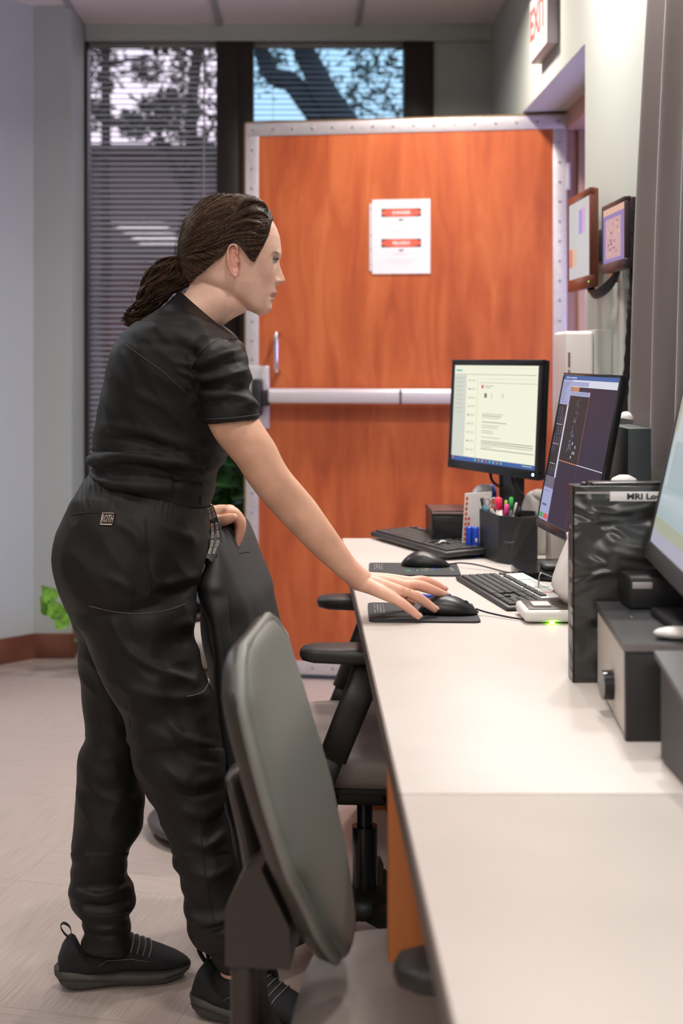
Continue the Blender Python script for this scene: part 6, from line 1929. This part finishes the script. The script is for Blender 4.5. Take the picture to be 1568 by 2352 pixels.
# stray curls
PA = []
for i in range(26):
    k0 = rg.integers(12, 34); c0 = up_e[k0] if rg.random() < 0.75 else lo_e[k0]
    a0 = rg.uniform(2.4, 4.2); P = []; L_ = rg.uniform(10, 26)
    for k in range(40):
        t = k / 39
        p = W(c0[0] + L_ * t * cos(a0) + 3 * math.sin(7 * t + i), c0[1] + L_ * t * 0.8 * sin(a0 + 1.5) + 3 * cos(6 * t), HY_)
        p.y = HY_ - 0.01 + 0.01 * math.sin(i + 5 * t); P.append(tuple(p))
    PA.append(P)
v_, f_ = strands(np.array(PA), 0.0003, 0.00018, 3); pt_.add(v_.tolist(), f_, 0, True)
core = MB(); 
pt_.add(*(lambda m: (m.v, m.f))(ringloft(MB(), [(409, 592, 414, 603, HY_, .006), (372, 605, 420, 640, HY_, .020), (348, 625, 408, 662, HY_, .024), (334, 655, 375, 688, HY_, .020), (318, 695, 345, 718, HY_, .014), (295, 730, 305, 740, HY_, .006)], 24, 20)), 0, True)
po = part('ponytail', pt_, M_hair, woman, fixn=False)
te = MB()
for q in range(3):
    te.tube([TIE + Vector((-0.001 - 0.0026 * q + 0.004 * sin(a), 0.012 * cos(a), 0.0125 * sin(a))) for a in np.linspace(0, 2 * PI, 25)[:-1]], 0.0017, 6, closed=True)
part('hair_tie', te, mat('tie_grey', (0.25, 0.27, 0.28), 0.4), po)

# ---- clothing
def nz(x, y, z): return noise.noise(Vector((x, y, z)))
def fabric(name, col):
    m = mat(name, col, 0.55, sheen=0.0, bump=0.3, bscale=1600, var=0.25, vscale=2.5, spec=0.28)
    return m
M_top = fabric('black_scrub_top', (0.0085, 0.0078, 0.0080))
M_trs = mat('black_scrub_trousers', (0.0088, 0.0072, 0.0066), 0.52, bump=0.3, bscale=1600, var=0.25, vscale=2.5, spec=0.32)
top = MB()
ringloft(top, TORSO, 110, 80, ex=2.3)
ringloft(top, SLEEVE_R, 50, 56, ex=2.1)
ringloft(top, SLEEVE_L, 40, 48, ex=2.1)
tme = remesh(top, 0.0036, 6, 0.6)
def top_d(c, n):
    x, y, z = float(c[0]), float(c[1]), float(c[2])
    px = 690 + F * x / y; py = 822 - F * (z - CAMZ) / y
    d = 0.0
    # long diagonal folds running from the shoulder towards the waist
    a = x * 0.8 + z * 0.6; b_ = -x * 0.6 + z * 0.8
    d += 0.0065 * nz(a * 16, b_ * 5, y * 7)
    d += 0.0032 * (1 - 2 * abs(nz(a * 30 + 5, b_ * 9, y * 12)))
    low = max(0.0, min(1.0, (py - 960) / 110)) * (1 if px < 520 else 0)
    d += low * 0.0055 * nz(x * 5 - z * 4, y * 4 + 3, z * 34)
    if py > 1035: d += 0.004 * math.sin((py - 1045) / 30.0 * PI)
    if px > 430 and 780 < py < 975:
        d += 0.0045 * nz(px / 60.0 + py / 28.0, py / 90.0, 2.2) - 0.001
    if py < 740: d *= 0.35
    if py > 935 and px > 462: d *= 0.25
    return d
displace(tme, top_d)
def fold_lines(me, lines, ymax):
    n = len(me.vertices)
    co = np.empty(n * 3, np.float32); me.vertices.foreach_get('co', co); co = co.reshape(-1, 3)
    no = np.array([v.normal[:] for v in me.vertices], np.float32)
    px = 690 + F * co[:, 0] / co[:, 1]; py = 822 - F * (co[:, 2] - CAMZ) / co[:, 1]
    near = np.clip((ymax - co[:, 1]) / 0.02, 0, 1) * np.clip(-no[:, 1] * 2.0 + 0.25, 0, 1)
    d = np.zeros(n, np.float32)
    for A, wd, pts in lines:
        P = catmull(pts, 26); best = np.full(n, 1e9, np.float32); tt = np.zeros(n, np.float32)
        for i in range(25):
            a = P[i]; b = P[i + 1]; ab = b - a; L2 = float((ab ** 2).sum()) + 1e-6
            t = np.clip(((px - a[0]) * ab[0] + (py - a[1]) * ab[1]) / L2, 0, 1)
            q = (px - a[0] - t * ab[0]) ** 2 + (py - a[1] - t * ab[1]) ** 2
            m = q < best; best[m] = q[m]; tt[m] = (i + t[m]) / 25
        env = np.sin(PI * np.clip(tt * 0.92 + 0.04, 0, 1)) ** 0.7
        d += A * np.exp(-best / (wd * wd)) * env
    co = co + no * (d * near)[:, None]
    me.vertices.foreach_set('co', co.ravel()); me.update()
TF = [(.008, 9, [(402, 834), (450, 836), (510, 815), (562, 800)]), (.009, 9, [(408, 850), (460, 868), (520, 862), (574, 848)]), (.008, 10, [(418, 872), (470, 905), (530, 908), (588, 925)]),
      (-.006, 7, [(406, 842), (455, 852), (515, 838), (568, 826)]), (-.006, 7, [(414, 862), (465, 887), (525, 885), (580, 892)]), (.005, 12, [(392, 705), (440, 728), (492, 770)]),
      (.006, 14, [(295, 765), (360, 752), (430, 778), (470, 800)]), (-.004, 10, [(320, 790), (390, 792), (450, 812)]), (.005, 12, [(300, 900), (370, 930), (420, 975)]), (.007, 10, [(215, 1050), (300, 1046), (400, 1062), (500, 1070)]),
      (-.008, 8, [(212, 1072), (320, 1074), (420, 1100), (494, 1112)]), (.006, 12, [(228, 978), (320, 988), (420, 1018), (505, 1030)]), (-.005, 9, [(225, 1004), (320, 1012), (430, 1042)]), (.006, 14, [(410, 1100), (450, 1085), (505, 1060), (520, 1048)]), (-.004, 7, [(405, 1060), (404, 1110), (400, 1150)])]
fold_lines(tme, TF, 2.80)
ttree = bvh(tme)
top_o = link('scrub_top', tme, M_top, woman, fixn=False)
M_seam = mat('seam_thread', (0.030, 0.028, 0.028), 0.6)
cl = MB()
def collar_ring(dx, dy, hw, y0=2.80):
    R = []
    for k in range(60):
        a = 2 * PI * k / 60
        B = W(410 + dx, 669 + dy, y0); Fp = W(508 + dx * 0.2, 752 + dy, y0); C = (B + Fp) / 2; A_ = (Fp - B) / 2
        R.append(C + A_ * cos(a) + Vector((0, hw * sin(a), 0)))
    return R
cl.rings([collar_ring(-7, 8, .074), collar_ring(-3, 2, .068), collar_ring(0, -2, .0645), collar_ring(4, -1, .0615), collar_ring(6, 4, .059), collar_ring(3, 12, .058)], cap=False)
part('neckband', cl, M_top, top_o, fixn=False)
part('yoke_seam', seam(ttree, [(288, 792), (330, 822), (372, 852), (405, 882), (432, 906)], 0.0012), M_seam, top_o)
part('shoulder_seam', seam(ttree, [(512, 772), (490, 786), (468, 800), (450, 820), (436, 850)], 0.0012), M_seam, top_o)
part('sleeve_hem', seam(ttree, [(594, 952), (560, 957), (520, 961), (474, 963)], 0.0013), M_seam, top_o)

trs = MB()
ringloft(trs, HIPS, 60, 80, ex=2.3)
ringloft(trs, LEG_R, 130, 56, ex=2.1)
ringloft(trs, LEG_L, 130, 56, ex=2.1)
rme = remesh(trs, 0.0036, 6, 0.6)
def trs_d(c, n):
    x, y, z = float(c[0]), float(c[1]), float(c[2])
    py = 822 - F * (z - CAMZ) / y; px = 690 + F * x / y
    d = 0.0060 * nz(x * 7 + z * 5, y * 7, z * 6 - x * 6)
    d += 0.0045 * (1 - 2 * abs(nz(x * 14 + z * 12, y * 9 + 4, z * 9 - x * 10)))
    if 1690 < py < 1960: d += 0.0045 * nz(x * 9, y * 5, z * 24)
    if py > 1960: d += 0.0060 * nz(x * 8 + 3, y * 6, z * 38)
    if 1100 < py < 1190:                       # gathered waist
        t = math.exp(-((py - 1130) / 45.0) ** 2)
        d += 0.0020 * t * math.sin(px * 0.55 + 7 * nz(px * 0.03, py * 0.012, 0)) * (0.5 + 1.2 * nz(px * 0.06, py * 0.02, 4))
    if px > 300 and 1380 < py < 1720: d += 0.0085 * nz(px / 130.0 - py / 120.0, py / 60.0 + px / 200.0, 5.0)
    return d
displace(rme, trs_d)
RF = [(.008, 10, [(345, 1285), (355, 1328), (378, 1340), (420, 1328), (452, 1320)]), (.009, 11, [(256, 1425), (285, 1480), (330, 1520), (400, 1552), (446, 1565)]), (.006, 10, [(250, 1325), (280, 1340), (308, 1365)]),
      (.006, 14, [(262, 1195), (308, 1225), (325, 1270)]), (.006, 12, [(362, 1200), (410, 1225), (455, 1240)]), (-.006, 9, [(350, 1360), (400, 1365), (440, 1350)]), (.007, 12, [(400, 1440), (430, 1430), (446, 1440)]),
      (.006, 13, [(285, 1580), (380, 1602), (474, 1598)]), (.008, 12, [(385, 1655), (430, 1698), (500, 1712)]), (-.006, 9, [(395, 1690), (440, 1735), (505, 1752)]), (.009, 12, [(380, 1765), (440, 1798), (512, 1780)]), (-.006, 9, [(400, 1800), (450, 1825), (514, 1812)]),
      (.008, 12, [(420, 1862), (470, 1872), (514, 1842)]), (.008, 11, [(440, 1935), (480, 1940), (520, 1905)]), (.006, 10, [(450, 2010), (490, 2012), (535, 1985)]), (.008, 10, [(428, 2098), (470, 2118), (540, 2108)]), (.007, 9, [(486, 2155), (530, 2130), (572, 2092)]), (-.006, 7, [(470, 2135), (520, 2122), (570, 2075)]),
      (.006, 11, [(190, 1790), (240, 1830), (300, 1840)]), (.007, 10, [(170, 2046), (230, 2058), (302, 2034)]), (-.008, 8, [(176, 2076), (240, 2082), (298, 2062)]), (.006, 8, [(188, 2122), (240, 2134), (297, 2122)]), (-.005, 7, [(188, 2142), (240, 2152), (297, 2142)]), (.005, 14, [(215, 1520), (245, 1600), (262, 1700)])]
fold_lines(rme, RF, 2.86)
rtree = bvh(rme)
trs_o = link('scrub_trousers', rme, M_trs, woman, fixn=False)
M_seam2 = mat('trouser_seam', (0.004, 0.004, 0.004), 0.7)
M_seaml = mat('pocket_edge', (0.075, 0.068, 0.066), 0.6)
part('side_pocket_edge', seam(rtree, [(333, 1192), (335, 1240), (338, 1290), (345, 1330), (338, 1375)], 0.0022, lift=0.0), M_seam2, trs_o)
part('cargo_pocket_edge', seam(rtree, [(205, 1392), (260, 1405), (310, 1409), (360, 1406), (400, 1397), (425, 1387)], 0.0010), M_seaml, trs_o)
part('back_pocket_edge', seam(rtree, [(165, 1182), (200, 1178), (230, 1178), (262, 1182)], 0.0010), M_seam2, trs_o)
part('outer_leg_seam', seam(rtree, [(448, 1800), (455, 1850), (459, 1900), (466, 1960), (474, 2030), (484, 2085), (494, 2130)], 0.0013), M_seam2, trs_o)
part('thigh_pocket_edge', seam(rtree, [(430, 1600), (465, 1590), (480, 1565)], 0.0011), M_seaml, trs_o)
part('ankle_cuff_seam', seam(rtree, [(184, 2097), (215, 2103), (255, 2104), (297, 2096)], 0.0014), M_seam2, trs_o)
# woven maker patch
c0, c1, c2 = on(rtree, 229, 1206, .0025), on(rtree, 258, 1207, .0025), on(rtree, 231, 1177, .0025)
pu, pv = (c1 - c0), (c2 - c0)
n_ = pu.cross(pv).normalized()
pm = MB(); L1, L2 = pu.length, pv.length; pu.normalize(); pv = (pv - pu * pv.dot(pu)).normalized()
n_ = pu.cross(pv)
pm.prism([c0 - n_ * 0.001, c0 + pu * L1 - n_ * 0.001, c0 + pu * L1 + pv * L2 - n_ * 0.001, c0 + pv * L2 - n_ * 0.001], n_ * 0.0015, 0)
text_mb(pm, 'ROTH', 0.0205, c0 + pu * (L1 * 0.53) + pv * (L2 * 0.24) + n_ * 0.0005, pu, pv, 1, 'CENTER', 0.0, 0.0006, sx=0.46)
for a, b in (((0.03, 0.02), (0.97, 0.10)), ((0.03, 0.94), (0.97, 0.98)), ((0.03, 0.02), (0.08, 0.98))):
    P = [c0 + pu * (L1 * x_) + pv * (L2 * y_) + n_ * 0.001 for x_, y_ in ((a[0], a[1]), (b[0], a[1]), (b[0], b[1]), (a[0], b[1]))]
    pm.add(P, [(0, 1, 2, 3)], 1)
part('woven_patch', pm, [mat('patch_black', (0.02, 0.015, 0.013), 0.6), mat('patch_thread', (0.55, 0.45, 0.38), 0.6)], trs_o, fixn=False)
# printed drawstrings
M_cord = mat('cord_black', (0.012, 0.012, 0.012), 0.5); M_cordw = mat('cord_print', (0.62, 0.55, 0.48), 0.5)
for cpts in ([(478, 1163), (484, 1190), (489, 1215), (487, 1250), (477, 1283)], [(484, 1160), (493, 1185), (500, 1215), (500, 1250), (484, 1288)]):
    G = catmull(cpts, 30); yk_ = 2.668
    P = [W(a, b, yk_ + 0.03 * (1 - abs(i - 15) / 15) - 0.02) for i, (a, b) in enumerate(G)]
    m_ = MB()
    for i in range(29):
        a, b = P[i], P[i + 1]; d = (b - a).normalized(); s_ = d.cross(Vector((0, 1, 0))).normalized() * 0.0040
        m_.add([a - s_, a + s_, b + s_, b - s_, a - s_ + Vector((0, .0012, 0)), a + s_ + Vector((0, .0012, 0)), b + s_ + Vector((0, .0012, 0)), b - s_ + Vector((0, .0012, 0))], [(0, 1, 2, 3), (7, 6, 5, 4), (0, 3, 7, 4), (1, 5, 6, 2)], 0)
    for i in (1, 11, 20):
        a, b = P[i], P[min(29, i + 8)]; d = (b - a).normalized(); up_ = Vector((0, -1, 0)).cross(d).normalized()
        text_mb(m_, 'ROTH WEAR', 0.0078, a - up_ * 0.0028, d, up_, 1, 'LEFT', 0.0, 0.0006, sx=0.62)
    part('drawstring', m_, [M_cord, M_cordw], trs_o, fixn=False)

# ---- shoes
M_sole = mat('black_rubber_sole', (0.050, 0.044, 0.040), 0.6, bump=0.4, bscale=120)
M_knit = mat('black_knit', (0.008, 0.008, 0.010), 0.8, bump=0.6, bscale=700, var=0.3, vscale=60)
M_lace = mat('shoe_lace', (0.12, 0.115, 0.105), 0.7)
M_sock = mat('black_sock', (0.006, 0.006, 0.006), 0.8)
def shoe(origin, yaw, sock_up=0.0):
    M = Matrix.Translation(origin) @ Matrix.Rotation(yaw, 4, 'Z')
    st = lambda x, T: float(np.interp(x, [a for a, _ in T], [b for _, b in T]))
    Wd = [(0, .012), (.01, .024), (.03, .032), (.08, .034), (.13, .034), (.18, .041), (.22, .040), (.25, .031), (.268, .018), (.274, .006)]
    def ring(x, zb, zt, wk, n=28, ex=0.55):
        w_ = st(x, Wd) * wk; out = []
        for k in range(n):
            a = 2 * PI * k / n
            out.append(M @ Vector((x, w_ * math.copysign(abs(cos(a)) ** ex, cos(a)), (zb + zt) / 2 + (zt - zb) / 2 * math.copysign(abs(sin(a)) ** 0.6, sin(a)))))
        return out
    so = MB(); rr = []
    xs = np.linspace(0, .274, 46)
    ZB = [(0, .030), (.012, .012), (.03, .003), (.05, 0), (.10, .004), (.15, .002), (.21, 0), (.25, .006), (.274, .020)]
    ZT = [(0, .041), (.006, .046), (.03, .044), (.06, .038), (.10, .034), (.16, .032), (.22, .027), (.274, .030)]
    for i, x in enumerate(xs):
        rr.append(ring(x, st(x, ZB) + (0.0016 if i % 2 else 0), st(x, ZT), 1.08))
    so.rings(rr)
    sh = part('shoe', MB_upper(M, st, Wd, ring), M_knit, woman)
    part('sole', so, M_sole, sh)
    gv = MB()
    for s_ in (-1, 1):
        gv.tube([M @ Vector((x, s_ * (st(x, Wd) * 1.085 + 0.0005), st(x, ZT) * 0.55 + 0.004 * math.sin(x * 30))) for x in np.linspace(0.01, 0.25, 40)], 0.0012, 5)
    part('sole_groove', gv, M_black, sh)
    lc = MB()
    for k in range(6):
        x = 0.132 + 0.012 * k; zt = 0.094 - 0.0065 * k
        lc.tube([M @ upper_pt(st, Wd, x + 0.012 * sin(a) - 0.010, a, 0.0012) for a in np.linspace(math.radians(12), math.radians(168), 22)], 0.0016, 6)
    part('laces', lc, M_lace, sh)
    tb_ = MB()
    P = catmull([(0.040, 0, 0.090), (0.022, 0, 0.104), (0.012, 0, 0.121), (0.018, 0, 0.128), (0.030, 0, 0.119), (0.034, 0, 0.100)], 26)
    R0 = [[Vector(p) + Vector((0, q, 0)) for q in (-0.006, 0.006)] for p in P]
    V = []; 
    for i, (a, b) in enumerate(R0):
        V += [M @ a, M @ b, M @ (a + Vector((0.0012, 0, 0.0012))), M @ (b + Vector((0.0012, 0, 0.0012)))]
    Fc = []
    for i in range(25):
        k = i * 4
        Fc += [(k, k + 1, k + 5, k + 4), (k + 2, k + 6, k + 7, k + 3), (k, k + 4, k + 6, k + 2), (k + 1, k + 3, k + 7, k + 5)]
    tb_.add(V, Fc, 0, True)
    part('heel_pull_loop', tb_, M_knit, sh)
    eg = MB().tube([M @ Vector(p) for p in ((0.085, -0.0355, 0.050), (0.10, -0.0362, 0.060), (0.15, -0.0395, 0.060), (0.185, -0.0425, 0.052))], 0.0009, 5)
    part('overlay_edge', eg, M_lace, sh)
    part('sock', MB().rings([[M @ Vector((0.092 + rx * cos(a), ry * sin(a), z)) for a in np.linspace(0, 2 * PI, 29)[:-1]] for rx, ry, z in ((.050, .030, .035), (.050, .0335, .052), (.044, .034, .062 + sock_up * 0.7), (.038, .033, .068 + sock_up), (.032, .030, .067 + sock_up))]), M_sock, woman)
ZT2_ = [(.008, .060), (.018, .088), (.032, .104), (.042, .100), (.052, .078), (.065, .066), (.09, .060), (.115, .066), (.128, .086), (.142, .098), (.16, .090), (.19, .076), (.22, .062), (.245, .050), (.262, .040), (.270, .034)]
def upper_pt(st, Wd, x, a, off=0.0):
    zt = st(x, ZT2_); w_ = st(x, Wd) * 0.98 + off; zb = 0.024; s_ = sin(a)
    pinch = 1 - 0.28 * max(0, s_) ** 2 * (1 if x > .10 else 0.2)
    return Vector((x, w_ * pinch * math.copysign(abs(cos(a)) ** 0.75, cos(a)), (zb + zt) / 2 + ((zt - zb) / 2 + off) * math.copysign(abs(s_) ** 0.7, s_)))
def MB_upper(M, st, Wd, ring):
    u = MB(); rr = []; ZT2 = ZT2_
    for x in np.linspace(.008, .270, 60):
        zt = st(x, ZT2)
        wk = 0.98
        ex = 0.75
        w_ = st(x, Wd) * wk; out = []
        zb = 0.024
        for k in range(32):
            a = 2 * PI * k / 32
            s_ = sin(a)
            top_pinch = 1 - 0.28 * max(0, s_) ** 2 * (1 if x > .10 else 0.2)
            out.append(M @ Vector((x, w_ * top_pinch * math.copysign(abs(cos(a)) ** ex, cos(a)), (zb + zt) / 2 + (zt - zb) / 2 * math.copysign(abs(s_) ** 0.7, s_))))
        rr.append(out)
    return u.rings(rr)
shoe(Vector((*SHOE_L[0], 0)), SHOE_L[1])
shoe(Vector((*SHOE_R[0], 0)), SHOE_R[1], 0.022)

# ================================================================== jacket over the chair back
jk = MB()
JR = [(512, 1204, 542, 1203, 2.985, .10), (500, 1207, 556, 1206, 2.985, .16), (492, 1222, 568, 1220, 2.985, .185), (486, 1260, 586, 1255, 2.985, .195), (481, 1300, 605, 1300, 2.985, .20), (475, 1350, 630, 1355, 2.985, .205),
      (470, 1400, 640, 1400, 2.985, .205), (475, 1450, 650, 1450, 2.985, .21), (486, 1500, 660, 1495, 2.985, .21), (494, 1560, 676, 1555, 2.985, .215), (495, 1640, 690, 1635, 2.985, .215), (497, 1720, 690, 1715, 2.985, .215),
      (507, 1810, 680, 1805, 2.985, .21), (519, 1890, 655, 1885, 2.985, .205), (532, 1955, 650, 1950, 2.985, .20), (545, 2006, 645, 2000, 2.985, .19)]
R = catmull(JR, 130); rings_ = []
for i, (bx_, by_, fx_, fy_, Y_, hw_) in enumerate(R):
    t = i / 129; ring = []
    B = W(bx_ + 16, by_, Y_); Fp = W(fx_ - 22, fy_, Y_); C = (B + Fp) / 2; a_ = (Fp - B) / 2
    for j in range(160):
        th = 2 * PI * j / 160
        c, s_ = cos(th), sin(th)
        f = 1 + (0.02 + 0.10 * t) * math.sin(th * 7 + 3 * t + 2 * nz(th, t * 2, 1)) * (0.3 + 0.7 * abs(s_)) + 0.05 * nz(c * 2.5, s_ * 2.5, t * 3)
        f2 = 1 + 0.03 * math.sin(th * 5 + 4 * t) * t
        ring.append(C + a_ * (math.copysign(abs(c) ** 0.8, c) * (1 + (f - 1) * 1.2)) + Vector((0, hw_ * math.copysign(abs(s_) ** 0.7, s_) * f2, 0.01 * nz(c * 3, s_ * 3, t) * (1 if t > 0.9 else 0))))
    rings_.append([p_ + Vector(((p_.y - 2.985) * 0.155, 0, 0)) for p_ in ring])
jk.rings(rings_)
M_jk = mat('charcoal_jacket', (0.026, 0.028, 0.030), 0.6, sheen=0.02, bump=0.3, bscale=1400)
jt = thing('jacket', (-0.11, 2.985, 0.25), 'charcoal jacket draped over the chair back under the left hand of the woman', 'jacket')
jme = jk.mesh('jm'); jtree = bvh(jme); bpy.data.meshes.remove(jme)
part('jacket_body', jk, M_jk, jt, fixn=False)
sl_ = MB(); ringloft(sl_, [(488, 1198, 506, 1196, 2.87, .012), (484, 1235, 510, 1230, 2.85, .018), (474, 1290, 512, 1285, 2.82, .035), (455, 1335, 520, 1335, 2.79, .05), (458, 1362, 522, 1368, 2.785, .05), (474, 1420, 528, 1420, 2.775, .055), (490, 1520, 540, 1520, 2.77, .055), (496, 1640, 552, 1640, 2.77, .052), (505, 1760, 560, 1760, 2.77, .050), (518, 1870, 575, 1870, 2.775, .048), (535, 1960, 590, 1960, 2.78, .044), (545, 2004, 597, 2000, 2.78, .040)], 90, 40)
sm_ = sl_
sme = remesh(sm_, 0.004, 3, 0.5)
displace(sme, lambda c, n: 0.007 * nz(float(c[0]) * 9, float(c[1]) * 9, float(c[2]) * 16) + 0.003 * nz(float(c[0]) * 30, float(c[1]) * 30, float(c[2]) * 12))
link('jacket_sleeve', sme, mat('jacket_lining_black', (0.008, 0.008, 0.009), 0.65, sheen=0.0, bump=0.3, bscale=1400), jt, fixn=False)
M_js = mat('jacket_seam', (0.012, 0.012, 0.013), 0.7)
part('yoke_seam', seam(jtree, [(548, 1272), (560, 1268), (574, 1268)], 0.0011), M_js, jt)
part('front_zip', seam(jtree, [(500, 1225), (499, 1300), (500, 1380), (501, 1450)], 0.0011), mat('zip_metal', (0.12, 0.11, 0.10), 0.4), jt)
part('zip_pull', MB().box(tuple(W(549, 2008, 2.735)), tuple(W(552, 2026, 2.737)), 0.0004).sphere(W(550, 2006, 2.736), 0.003, n=8), mat('zip_pull_brass', (0.4, 0.33, 0.25), 0.3, metal=1), jt)
